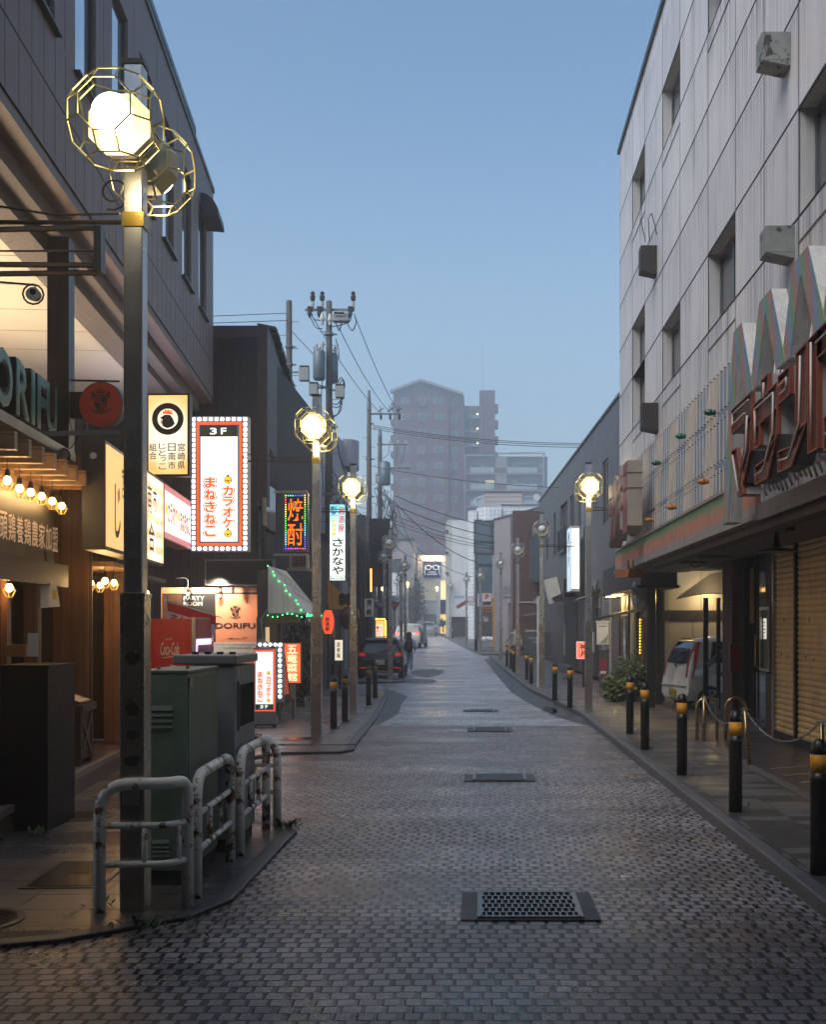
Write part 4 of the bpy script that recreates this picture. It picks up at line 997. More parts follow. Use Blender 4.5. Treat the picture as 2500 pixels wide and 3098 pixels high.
# old pipe frame at the top left, hanging from the lamp arm
pf = thing('pipe_rack', 'dark rusty pipe frame sticking out at the upper left, with an end plate', 'sign frame', (0, 0, 0))
mb = MB()
for (ya, yb) in ((697, 690), (760, 760), (800, 803), (830, 826)): mb.tube([P(-120, ya, 9.4), P(295, yb, 9.9)], .022 if ya != 760 else .008, 6)
mb.build('pipe', M('rusty_pipe', (.04, .03, .024), .45, .5, var=.4), pf)
mb = MB(); a = P(290, 690, 9.9); bb = P(312, 690, 9.9); cc = P(290, 826, 9.9); mb.box(a.x, bb.x, 9.84, 9.96, cc.z, a.z); mb.build('end_plate', M('end_plate', (.06, .065, .06), .4, .6, var=.3), pf)
ap = thing('apron', 'white apron with a yellow badge hanging from a strap by the counter', 'apron', P(150, 1790, 12.4), R(50))
mb = MB(); mb.prism([(-.1, -.17), (.12, -.15), (.08, .06), (.0, .12), (-.1, .05)], .015, 'y', 0); mb.build('cloth', M('white_cloth', (.6, .56, .5), .8), ap)
mb = MB(); mb.box(.03, .08, -.004, .002, -.08, .02); mb.build('badge', M('yellow_badge', (.5, .35, .04), .6), ap)
mb = MB(); mb.bar((.0, .007, .1), (-.05, .007, .42), .03, .006); mb.build('strap', M('dark_strap', (.03, .025, .02), .7), ap)
# black kiosk
kx_ = thing('black_kiosk', 'tall black plank-clad stand on the pavement at the lower left edge', 'kiosk', (-3.62, 10.1, .1), R(0))
BLKPL = M('black_planks', (.008, .008, .009), .5, var=.3, vs=5, grain=.2, spec=.25)
mb = MB(); mb.box(-.42, 0, 0, .7, 0, 1.41)
mb.build('body', BLKPL, kx_)
mb = MB(); mb.prism([(-1.4, 0), (-.47, 0), (-.43, .7), (-.38, 1.42), (-1.4, 1.44)], .5, 'y', -.02); mb.build('side_board', BLKPL, kx_)
mb = MB()
for i in range(7): mb.box(-.43, .004, -.004, .3, .19*i+.1, .19*i+.105)
mb.build('plank_gap', DARK, kx_)
mb = MB(); mb.box(-.46, .02, -.02, .72, 1.41, 1.44); mb.build('top', BLKPL, kx_)
sep('slot', DARK, kx_, [(-.33, -.27, -.003, .01, .5, .55), (-.16, -.1, -.003, .01, .52, .57)])
bx_ = thing('carton', 'small orange and white box with a paper slip on top of the black kiosk', 'box', (-3.92, 10.3, 1.54))
MB().box(-.14, .04, 0, .14, 0, .1).build('body', M('orange_carton', (.35, .13, .03), .6), bx_)
MB().box(.06, .15, -.01, -.005, 0, .2).build('paper', M('paper_slip', (.6, .57, .5), .7), bx_)
ms_ = thing('menu_stand', 'dark wooden crate stand with a slanted lit menu on the shop step', 'menu stand', (-4.42, 13.3, .25), R(6))
mb = MB(); mb.box(-.75, 0, 0, .62, .06, .6); mb.build('crate', WOODD, ms_)
sep('foot', WOODD, ms_, [(x-.004, x+.064, y-.004, y+.064, 0, .06) for (x, y) in ((-.75, 0), (-.06, 0), (-.06, .56), (-.75, .56))])
mb = MB(); mb.bar((.012, .06, .1), (.012, .56, .54), .02, .07); mb.bar((.014, .06, .54), (.014, .56, .1), .018, .07)
mb.box(-.01, .02, 0, .06, .06, .6); mb.box(-.01, .02, .56, .62, .06, .6); mb.build('cross_brace', wood('grey_wood', (.06, .04, .03), (.09, .06, .045)), ms_)
mb = MB(); mb.box(-.8, .05, -.05, .67, .6, .68); mb.build('tray', WOODD, ms_)
mb = MB(); mb.add([(-.78, 0, .98), (-.78, .6, .98), (.02, .6, .7), (.02, 0, .7), (-.78, 0, .68), (-.78, .6, .68)], [(0, 1, 2, 3), (0, 3, 4), (1, 5, 2), (0, 4, 5, 1)]); mb.build('slope', WOODD, ms_)
dz = .28/.8
mb = MB(); mb.add([(-.76, .04, .976), (-.76, .56, .976), (-.0, .56, .712), (-.0, .04, .712)], [(0, 1, 2, 3)]); mb.build('menu', M('menu_paper', (.8, .6, .38), .5, bs=0), ms_)
mb = MB(); rr = random.Random(3)
for i in range(26):
    x = -.72+.68*rr.random(); y = .08+.4*rr.random(); l = .03+.08*rr.random(); mb.add([(x, y, .972-(x+.76)*.347+.006), (x, y+l, .972-(x+.76)*.347+.006), (x+.02, y+l, .972-(x+.78)*.347+.006), (x+.02, y, .972-(x+.78)*.347+.006)], [(0, 1, 2, 3)])
mb.build('menu_print', M('menu_ink', (.1, .04, .015), .6), ms_)

# ------------------------------------------------------------ lit signs
def board(name, label, cat, p, rz, w_, h, d, frame, face, fr=.03, group=None, back=True):
    t = thing(name, label, cat, p, rz, group)
    MB().box(-w_/2, w_/2, .0, d, 0, h).build('case', frame, t, bevel=.004)
    MB().box(-w_/2+fr, w_/2-fr, -.006, .004, fr, h-fr).build('face', face, t)
    return t
def at_sign(x0, y0, x1, y1, D):
    a = P(x0, y1, D); b_ = P(x1, y0, D); return ((a.x+b_.x)/2, D, a.z), b_.x-a.x, b_.z-a.z
def grad_face(name, c0_, c1_, s, cxz=(0, .5), sc=(1, 1), r0=.1, r1=.7):
    """back-lit acrylic, brighter where its lamp sits behind it"""
    m, nt, b = newmat(name)
    tc = nd(nt, 'ShaderNodeTexCoord'); mp = nd(nt, 'ShaderNodeMapping'); nt.links.new(tc.outputs['Object'], mp.inputs[0])
    mp.inputs['Location'].default_value = (-cxz[0]*sc[0], 0, -cxz[1]*sc[1]); mp.inputs['Scale'].default_value = (sc[0], 0, sc[1])
    ln = nd(nt, 'ShaderNodeVectorMath', operation='LENGTH'); nt.links.new(mp.outputs[0], ln.inputs[0])
    f = nd(nt, 'ShaderNodeMapRange', interpolation_type='SMOOTHSTEP'); nt.links.new(ln.outputs['Value'], f.inputs[0]); f.inputs[1].default_value = r0; f.inputs[2].default_value = r1
    c = mixc(nt, f.outputs[0], c0_, c1_); nt.links.new(c, b.inputs['Emission Color']); b.inputs['Emission Strength'].default_value = s*ES
    b.inputs['Base Color'].default_value = (.3, .3, .3, 1); b.inputs['Roughness'].default_value = .3
    return m
BLKC = M('black_case', (.012, .012, .012), .4, bs=.03)
# rooster sign
p, w_, h = at_sign(443, 1190, 574, 1441, 17)
t = board('lightbox_sign', 'yellow lightbox with a black ring and rooster head above vertical kanji', 'sign', p, R(-2), w_, h, .16, BLKC, grad_face('rooster_face', (1.0, .9, .68), (.95, .5, .11), 1.15, (0, .58), (1, .8), .14, .5), .03)
z0 = h*.69
mb = MB(); n = 40
for i in range(n):
    a, c = 6.2832*i/n, 6.2832*(i+1)/n
    mb.add([(q*math.cos(k), -.012, z0+q*math.sin(k)) for q, k in ((.145, a), (.225, a), (.225, c), (.145, c))], [(0, 1, 2, 3)])
hp = [(-.11, .02), (-.075, .035), (-.05, .055), (0, .06), (.04, .05), (.075, .0), (.1, -.07), (.06, -.11), (0, -.13), (-.04, -.12), (-.07, -.1), (-.085, -.06), (-.075, -.01), (-.1, .01)]
mb.add([(a, -.014, z0+c) for a, c in hp], [tuple(range(len(hp)))])
cols = ['宮崎県', '日南市', 'じとっこ', '組合']
for i, s in enumerate(cols):
    xr = w_/2-.06-.135*i; put_column(mb, s, xr-.105, xr, .09 if i < 3 else .23, .47, -.012, .012, .06)
mb.build('print', INK, t)
mb = MB(); cb = [(-.07, .07), (-.075, .11), (-.045, .095), (-.04, .14), (-.01, .1), (.0, .145), (.025, .105), (.06, .125), (.05, .09), (.08, .085), (.06, .06), (0, .07)]
mb.add([(a, -.014, z0+c) for a, c in cb], [tuple(range(len(cb)))]); mb.add([(a-.095, -.014, z0+c-.03) for a, c in ((0, .03), (.015, .0), (.005, -.04), (-.01, -.03))], [(0, 1, 2, 3)]); mb.build('comb', E('comb_red', (.9, .1, .02), .8), t)
mb = MB()
for i in range(3): put_column(mb, '組合之印', -w_/2+.05+.03*i, -w_/2+.075+.03*i, .09, .2, -.012, .0, .05)
mb.build('seal_print', E('seal_ink', (.6, .22, .03), .5), t)
# long lit sign along the frontage
t = thing('lightbox_sign', 'long cream lightbox with big dark kanji running along the bar front behind the lamp pole', 'sign', lloc(12.55, -.6, 2.6), LRZ)
Ls = (16.1-12.5)/.9956
MB().box(0, Ls, .0, .24, 0, 1.15).build('case', M('sign_case', (.03, .028, .026), .45, .2), t, bevel=.006)
m, nt, b = newmat('tube_lit_face')
tc = nd(nt, 'ShaderNodeTexCoord'); sp = nd(nt, 'ShaderNodeSeparateXYZ'); nt.links.new(tc.outputs['Object'], sp.inputs[0])
tb = math_n(nt, 'ABSOLUTE', math_n(nt, 'SUBTRACT', math_n(nt, 'FRACT', math_n(nt, 'MULTIPLY', sp.outputs[2], 5.2)), .5))
nr = ramp(nt, math_n(nt, 'DIVIDE', sp.outputs[0], Ls), [(.0, 0), (.55, 0), (.8, 1), (.93, .8), (1, .1)])
g = math_n(nt, 'MULTIPLY', ramp(nt, tb, [(0, 1), (.4, .35)]), nr)
nt.links.new(mixc(nt, g, (.95, .5, .15), (1, .93, .8)), b.inputs['Emission Color']); nt.links.new(math_n(nt, 'ADD', .6, math_n(nt, 'MULTIPLY', g, .45)), b.inputs['Emission Strength']); b.inputs['Base Color'].default_value = (.5, .45, .35, 1)
MB().box(.03, Ls-.03, -.008, .003, .04, 1.11).build('face', m, t)
mb = MB()
put_text(mb, '宮崎', .8, 1.3, .62, .98, -.014, .015); put_text(mb, '県', 1.36, 1.66, .62, .98, -.014, .015)
put_text(mb, '日', 1.98, 2.26, .62, .98, -.014, .012); put_text(mb, '南', 2.38, 2.66, .62, .98, -.014, .012); put_text(mb, '市', 2.76, 3.02, .62, .98, -.014, .012)
put_text(mb, '組', 1.9, 2.34, .14, .52, -.014, .015); put_text(mb, '合', 2.45, 2.86, .14, .52, -.014, .015)
mb.build('kanji', M('navy_ink', (.02, .016, .04), .5), t)
mb = MB(); put_text(mb, 'じ', .42, .72, .16, .74, -.014, .03); put_text(mb, 'とっこ', 1.0, 1.8, .16, .5, -.014, .03); mb.build('kana', M('wine_ink', (.1, .014, .03), .5), t)
mb = MB(); put_column(mb, '宮崎県日南市産', 3.05, 3.14, .12, .56, -.014, .0, .05); put_column(mb, '地鶏炭火焼', 3.2, 3.29, .12, .5, -.014, .0, .05); mb.box(3.02, 3.026, -.014, -.012, .08, .58); mb.box(3.36, 3.366, -.014, -.012, .08, .58); mb.build('small_print', M('red_brown_ink', (.25, .07, .03), .5), t)
mb = MB(); mb.lathe([(.035, -.004), (.035, .0)], 16, (-.004, .12, .98), 'x'); mb.build('vent_disc', M('vent_disc', (.5, .47, .42), .5), t)
# karaoke strip sign
t = thing('lightbox_sign', 'long white karaoke lightbox with pink edges, next along the same frontage', 'sign', lloc(16.2, -.6, 2.98), LRZ)
MB().box(0, 2.45, 0, .22, 0, .76).build('case', M('pink_case', (.3, .09, .11), .5), t)
MB().box(.02, 2.42, -.006, .003, .02, .74).build('border', E('pink_border', (.75, .18, .2), .5), t)
MB().box(.02, 2.42, -.009, -.006, .1, .66).build('face', E('white_lit', (1, .9, .8), .95), t)
mb = MB(); put_text(mb, 'カラオケ', .25, 1.05, .24, .54, -.014, .04); put_text(mb, 'まねきねこ', 1.35, 2.3, .2, .52, -.014, .04); mb.build('kana', E('dull_red_ink', (.55, .04, .04), .5), t)
for x in (.14, 1.2): MB().lathe([(.07, -.015), (.07, -.01)], 16, (x, 0, .4), 'y').build('bell', E('bell_yellow', (.9, .55, .05), .7), t)
# vertical karaoke sign with LED border
ORB = E('orange_border', (.9, .13, .025), .85); NVY = E('navy_border', (.02, .06, .18), .5); WHT = E('cool_white_lit', (1, .97, .9), 1.05); OLV = E('olive_panel', (.03, .035, .02), .5)
LEDW = E('led_white', (.85, .88, 1), 4)
KOR = E('kana_orange', (.85, .11, .01), .85); KYE = E('bell_gold', (.95, .6, .02), .9)
def flower(mb, x, z, r, y):
    for a, c in ((-1, -1), (1, -1), (-1, 1), (1, 1)):
        mb.lathe([(r*.52, y-.006), (r*.52, y)], 8, (x+a*r*.52, 0, z+c*r*.52), 'y')
def karaoke(t, w_, h, y, pr):
    """panels and lettering of the karaoke sign: 3F panel, kana columns and bells (the mascot is left out)"""
    top3 = pr == 'top'
    MB().box(-w_/2, w_/2, y, y+.01, 0, h).build('border', ORB, t)
    k = w_*.066
    MB().box(-w_/2+k, w_/2-k, y-.004, y-.001, k, h-k).build('inner_border', NVY, t)
    k2 = k*1.45
    MB().box(-w_/2+k2, w_/2-k2, y-.007, y-.004, k2, h-k2).build('face', WHT, t)
    zt = h-k2; ph = h*.085
    za, zb = (zt-ph, zt) if top3 else (k2, k2+ph)
    MB().box(-w_/2+k2, w_/2-k2, y-.01, y-.007, za, zb).build('floor_panel', OLV, t)
    mb = MB(); put_text(mb, '3', -w_*.2, -w_*.05, za+ph*.2, zb-ph*.18, y-.013, .045); put_text(mb, 'F', w_*.04, w_*.16, za+ph*.2, zb-ph*.18, y-.013, .045); mb.build('floor_number', E('number_white', (1, .95, .9), .9), t)
    lo, hi = (h*.07, h*.56) if top3 else (k2+ph*1.35, k2+ph*1.35+h*.5)
    o = MB(); put_column(o, 'まねきねこ', -w_*.34, -w_*.05, lo, hi, y-.011, .11, .02); put_column(o, 'カラオケ', w_*.06, w_*.33, lo+(hi-lo)*.15, hi-(hi-lo)*.15, y-.011, .11, .02); o.build('kana_outline', INK, t)
    o = MB(); put_column(o, 'まねきねこ', -w_*.325, -w_*.065, lo, hi, y-.0125, .085, .035); put_column(o, 'カラオケ', w_*.075, w_*.315, lo+(hi-lo)*.15, hi-(hi-lo)*.15, y-.0125, .085, .035); o.build('kana_halo', WHT, t)
    o = MB(); put_column(o, 'まねきねこ', -w_*.31, -w_*.08, lo, hi, y-.014, .045, .06); put_column(o, 'カラオケ', w_*.09, w_*.30, lo+(hi-lo)*.15, hi-(hi-lo)*.15, y-.014, .045, .06); o.build('kana', KOR, t)
    r_ = w_*.085
    for zb_ in (hi-(hi-lo)*.06, lo+(hi-lo)*.06):
        mb = MB(); mb.lathe([(r_, -.003), (r_, .0)], 20, (w_*.195, y-.011, zb_), 'y'); mb.lathe([(r_*.3, -.003), (r_*.3, .0)], 10, (w_*.195, y-.011, zb_+r_*1.1), 'y'); mb.build('bell_outline', INK, t)
        mb = MB(); mb.lathe([(r_*.86, -.003), (r_*.86, .0)], 20, (w_*.195, y-.014, zb_), 'y'); mb.build('bell', KYE, t)
        mb = MB(); mb.box(w_*.195-r_*.85, w_*.195+r_*.85, y-.0185, y-.0175, zb_-r_*.22, zb_-r_*.08); mb.lathe([(r_*.2, -.003), (r_*.2, .0)], 10, (w_*.195, y-.0165, zb_-r_*.35), 'y'); mb.build('bell_band', INK, t)
p, w_, h = at_sign(577, 1260, 751, 1668, 19)
t = thing('karaoke_sign', 'tall karaoke sign on the wall with orange border and glowing white flower lamps around it', 'sign', p, R(-1))
MB().box(-w_/2, w_/2, 0, .2, 0, h).build('case', M('white_case', (.5, .5, .54), .5), t)
karaoke_root = t
sub_ = bpy.data.objects.new('panel', None)
bpy.data.objects.remove(sub_)
iw, ih = w_*.80, h*.92
n0 = len(bpy.data.objects)
karaoke(t, iw, ih, -.012, 'top')
for o in list(bpy.data.objects):
    if o.parent == t and o.name.split('.')[0] != 'case': o.location.z = h*.04
mb = MB(); mb.box(-iw/2-.012, iw/2+.012, -.008, .004, h*.04-.012, h*.96+.012); mb.build('inner_frame', M('inner_frame', (.14, .12, .13), .5, .4), t)
mb = MB(); r_ = .026
for i in range(26):
    z = .045+(h-.09)*i/25
    for s_ in (-1, 1): flower(mb, s_*(w_/2-.045), z, r_, -.001)
for i in range(1, 9):
    x = -w_/2+.045+(w_-.09)*i/9
    for z in (.045, h-.045): flower(mb, x, z, r_, -.001)
mb.build('flower_lamps', LEDW, t)
# dead LED matrix
p, w_, h = at_sign(619, 1692, 828, 1771, 24.1)
t = board('led_matrix_sign', 'dark switched-off dot matrix display in a silver frame over the orange board', 'sign', p, R(-6), w_*1.02, h, .14, M('silver_case', (.22, .21, .2), .45, .6, var=.3), M('matrix_face', (.03, .026, .022), .5, var=.1), .03)
mb = MB()
for i in range(56):
    for j in range(20): mb.bx((-w_*.46+w_*.92*i/55, -.008, .05+(h-.1)*j/19), (.006, .003, .006))
mb.build('dots', M('led_dot', (.07, .055, .045), .4), t)
sep('stay', BLKMET, t, [(-.16, -.12, .04, .08, -.16, 0), (.35, .39, .04, .08, -.16, 0)])
for q in (.2, .3): MB().tube([(q, .05, h), (q+.06, .05, h+.25), (q+.2, .2, h+.6)], .012, 5).build('cable', BLKMET, t)
# orange board with crest
SAL = M('salmon_board', (.85, .31, .17), .45, var=.08, bs=0)
p, w_, h = at_sign(487, 1777, 800, 1962, 24.4)
t = thing('shop_board', 'orange signboard with a black crest, old lettering, arrow and phone number', 'sign', (p[0], p[1], p[2]), R(-5))
w_ *= 1.02
MB().box(-w_/2, w_/2, .0, .06, -.75, h).build('panel', SAL, t)
mb = MB(); mb.box(-w_/2+.02, .06, -.004, .002, .0, h-.12); mb.box(w_/2-.14, w_/2-.11, -.004, .002, .25, h-.1); mb.box(.06, w_/2-.11, -.004, .002, h-.14, h-.1); mb.build('black_band', INK, t)
mb = MB(); crest(mb, w_*.22, h*.58, .135, -.008); mb.add([(w_*.14, -.008, .2), (w_*.2, -.008, .225), (w_*.19, -.008, .205), (w_*.27, -.008, .205), (w_*.27, -.008, .195), (w_*.14, -.008, .195)], [tuple(range(6))]); put_text(mb, 'DORIFU', w_*.03, w_*.41, h*.33, h*.42, -.008, .035); mb.build('print', INK, t)
mb = MB(); put_text(mb, '2F', w_*.28, w_*.34, .195, .24, -.008, .0); mb.build('floor_note', M('brown_ink', (.12, .07, .055), .6), t)
mb = MB(); put_text(mb, 'PARTY', -w_*.28, -w_*.08, h-.26, h-.18, -.008, .0); put_text(mb, 'ROOM', -w_*.28, -w_*.1, h-.37, h-.29, -.008, .0); mb.build('white_lettering', M('white_ink', (.6, .58, .54), .6), t)
mb = MB(); mb.box(-w_/2+.03, -w_*.3, -.007, -.004, .2, h-.14); mb.build('photo_print', M('photo_brown', (.08, .035, .015), .5, var=.8, vs=7), t)
mb = MB(); mb.box(-.02, w_/2-.11, -.007, .001, -.2, .13); mb.build('white_panel', M('white_panel', (.6, .56, .5), .6), t)
mb = MB(); put_text(mb, 'パーティのご予約:090-4660-8', w_*.02, w_*.41, .06, .1, -.01, .0); put_text(mb, 'Tel:0550-83-5899', w_*.1, w_*.38, -.01, .035, -.01, .0); mb.build('phone_print', INK, t)
for (lx, lz) in ((-w_*.22, h+.02), (w_*.08, h-.02)):
    q = thing('clip_lamp', 'small clip lamp hanging over the party room lettering' if lx < 0 else 'small clip lamp hanging over the black crest', 'lamp', (p[0]+lx, p[1]-.12, p[2]+lz))
    mb = MB(); mb.lathe([(.015, .0), (.03, -.02), (.028, -.1), (.015, -.12)], 10); mb.build('socket', M('chrome', (.5, .48, .45), .25, 1), q, True)
    MB().ball((0, 0, -.17), .045, 12, 8, (1, 1, 1.3)).build('bulb', M('clear_bulb', (.35, .3, .26), .1, .3), q, True)
    mb = MB(); mb.tube([(0, 0, 0), (0, 0, .12), (-.05, .05, .17), (-.28 if lx < 0 else -.03, .12, .17)], .01, 5); mb.build('arm', M('grey_arm', (.1, .1, .1), .5, .3), q); add_light('SPOT', 'board_fill', q, (0, -.3, .1), 45, (1, .85, .65), .06, (R(50), 0, 0), R(140))  # spot added to brighten the orange board; the clip bulb itself stays dark
# ------------------------------------------------------------ utility cabinets and pipe guard
def mesh_metal(name, c):
    m, nt, b = newmat(name)
    v = coords(nt); vo = nd(nt, 'ShaderNodeTexVoronoi'); vo.inputs['Scale'].default_value = 62; nt.links.new(v, vo.inputs['Vector'])
    n1 = noise(nt, v, 2.5, 5)
    nt.links.new(mixc(nt, 1, c, ramp(nt, n1, [(.3, .6), (.7, 1.3)]), 'MULTIPLY'), b.inputs['Base Color'])
    b.inputs['Roughness'].default_value = .42; bump(nt, b, ramp(nt, vo.outputs['Distance'], [(.1, 1), (.45, 0)]), .45, .006); return m
CABG = mesh_metal('green_cabinet_paint', (.17, .245, .18)); CABB = mesh_metal('grey_cabinet_paint', (.21, .235, .25))
CABP = M('plain_cabinet_paint', (.125, .175, .13), .45, var=.35, streak=.3); CABQ = M('grey_cabinet_plain', (.19, .215, .225), .4, var=.3)
g = thing('utility_cabinet', 'olive green utility cabinet with louvres behind the rusty white pipe guard', 'utility cabinet', (-2.1, 7.98, .1))
MB().box(-.17, .17, .0, .93, .1, 1.45).build('body', CABG, g, bevel=.008)
MB().box(.171, .176, .02, .92, .12, 1.42).build('side_panel', CABP, g)
MB().box(-.175, .18, -.006, .94, 1.452, 1.475).build('lid', CABP, g, bevel=.006)
MB().box(-.16, .16, .02, .9, 0, .1).build('plinth', M('cabinet_plinth', (.03, .03, .03), .7), g)
def louvre(par, x0, x1, z0, z1, n, y=-.0):
    mb = MB(); h = (z1-z0)/n
    for i in range(n): mb.prism([(y-.016, z0+h*i), (y, z0+h*i), (y, z0+h*(i+.85))], x1-x0, 'x', x0)
    mb.build('louvre', CABP, par)
louvre(g, -.08, .07, 1.08, 1.24, 4); louvre(g, -.07, .05, .2, .32, 4)
MB().box(.178, .182, .03, .1, 1.36, 1.42).build('plate', M('silver_plate', (.45, .46, .46), .4, .5), g)
for c_ in ((-.08, .2, 1.476), (.1, .3, 1.476)): MB().lathe([(.014, 0), (.014, .02)], 8, c_).build('lid_bolt', M('brass', (.5, .38, .2), .25, 1), g)
g = thing('utility_cabinet', 'taller grey utility cabinet with a ventilation grille, behind the green one', 'utility cabinet', (-2.08, 9.15, .1))
MB().box(-.23, .23, 0, .85, .1, 1.46).build('body', CABB, g, bevel=.008)
MB().box(-.25, .25, -.03, .88, 1.48, 1.55).build('lid', CABQ, g, bevel=.01)
mb = MB(); mb.box(.231, .245, .1, .75, .95, 1.34); mb.build('grille_frame', CABQ, g)
mb = MB()
for i in range(9): mb.box(.246, .25, .13+.067*i, .17+.067*i, .98, 1.31)
mb.build('grille', DARK, g)
for i in range(4): MB().bx((-.15+.1*i, .3, 1.56), (.05, .03, .02)).build('lid_latch', BLKMET, g)
MB().box(.231, .236, .06, .14, 1.38, 1.45).build('plate', M('silver_plate', (.45, .46, .46), .4, .5), g)
MB().box(-.21, .21, .03, .82, 0, .1).build('plinth', M('cabinet_plinth', (.03, .03, .03), .7), g)
WRUST = M('chipped_white_paint', (.84, .82, .77), .42, var=.16, grain=.1, dirt=((.13, .048, .018), .525, 5.5), bs=.12)
MATS['chipped_white_paint'] = WRUST
def round_path(pts, r, n=6):
    """polyline with rounded corners"""
    pts = [Vector(p) for p in pts]; out = [pts[0]]
    for a, b_, c in zip(pts, pts[1:], pts[2:]):
        d1 = (a-b_); d2 = (c-b_); rr_ = min(r, d1.length*.49, d2.length*.49); p0 = b_+d1.normalized()*rr_; p1 = b_+d2.normalized()*rr_
        for i in range(n+1):
            t = i/n; out.append(p0*(1-t)**2+b_*2*t*(1-t)+p1*t*t)
    out.append(pts[-1]); return out
def guard(label, pts, z=.9):
    """one hoop of the guard: posts and top pipe in one bend, two rails, spacer bars; pts = plan points"""
    t = thing('pipe_guard', label, 'pipe guard', (pts[0][0], pts[0][1], .1), 0, 'rusty white pipe guard around the cabinets')
    o = Vector((pts[0][0], pts[0][1])); q = [Vector(p)-o for p in pts]
    path = [(q[0].x, q[0].y, -.05)]+[(p.x, p.y, z-.1) for p in q]+[(q[-1].x, q[-1].y, -.05)]
    MB().tube(round_path(path, .2, 8), .037, 12).build('hoop', WRUST, t, True)
    for zr_ in (.54, .3): MB().tube(round_path([(p.x, p.y, zr_) for p in q], .12, 6), .021, 10).build('rail', WRUST, t, True)
    ln = sum((b_-a).length for a, b_ in zip(q, q[1:]))
    for f in ((.45, .85) if len(q) > 2 else (.36, .68)):
        d = ln*f
        for a, b_ in zip(q, q[1:]):
            l = (b_-a).length
            if d <= l: c = a+(b_-a)*d/l; break
            d -= l
        MB().tube([(c.x, c.y, .3), (c.x, c.y, .54)], .019, 8).build('spacer', WRUST, t, True)
guard('front hoop of the white pipe guard, bending round the corner nearest the camera', [(-2.28, 7.23), (-1.86, 7.24), (-1.78, 7.42)])
guard('second hoop of the white pipe guard, heavily rusted on top', [(-1.79, 7.62), (-1.82, 8.84)])
guard('third hoop of the white pipe guard, rusted at its near bend', [(-1.795, 9.03), (-1.8, 10.2)])
guard('far hoop of the white pipe guard, turning back behind the grey cabinet', [(-1.74, 10.36), (-2.35, 10.62)], .88)

# ------------------------------------------------------------ street lamps
STEEL = M('brushed_steel', (.5, .52, .55), .27, .85, var=.25, vs=2, grain=.1, gs=30, bs=.03, streak=.3)
STEELD = M('weathered_steel', (.46, .41, .35), .26, .85, var=.45, vs=2.5, grain=.15, bs=.05, dirt=((.03, .02, .015), .62, 5))
BRASSB = M('brass_band', (.3, .22, .05), .3, .9, var=.3)
CAGEW = M('lamplit_cage', (.5, .45, .22), .35, .9, grain=.05, bs=0)  # yellow lamplight put into the cage colour of lit lamps
GLOBE_ON = E('globe_lit', (1, .86, .52), 10); GLOBE_OFF = M('globe_opal', (.66, .67, .68), .25, var=.05, grain=.02, bs=0)
REFL = M('white_reflector', (.6, .55, .38), .4, var=.1, dirt=((.4, .34, .08), .66, 9))
import itertools
tco = set()
for pr_ in itertools.permutations((1, 1+math.sqrt(2), 1+2*math.sqrt(2))):
    for sg in itertools.product((-1, 1), repeat=3): tco.add(tuple(round(a*b_, 5) for a, b_ in zip(pr_, sg)))
tco = sorted(tco); RAD = math.sqrt(sum(a*a for a in tco[0]))
tedges = [(i, j) for i in range(len(tco)) for j in range(i) if abs(sum((a-b_)**2 for a, b_ in zip(tco[i], tco[j]))-4) < .01]
def cage_geo(mb, c, R_, r, n=5):
    k = R_/RAD
    for i, j in tedges: mb.tube([[c[q]+tco[i][q]*k for q in range(3)], [c[q]+tco[j][q]*k for q in range(3)]], r, n, False, False)
lampproto = {}
LH_ = 4.72
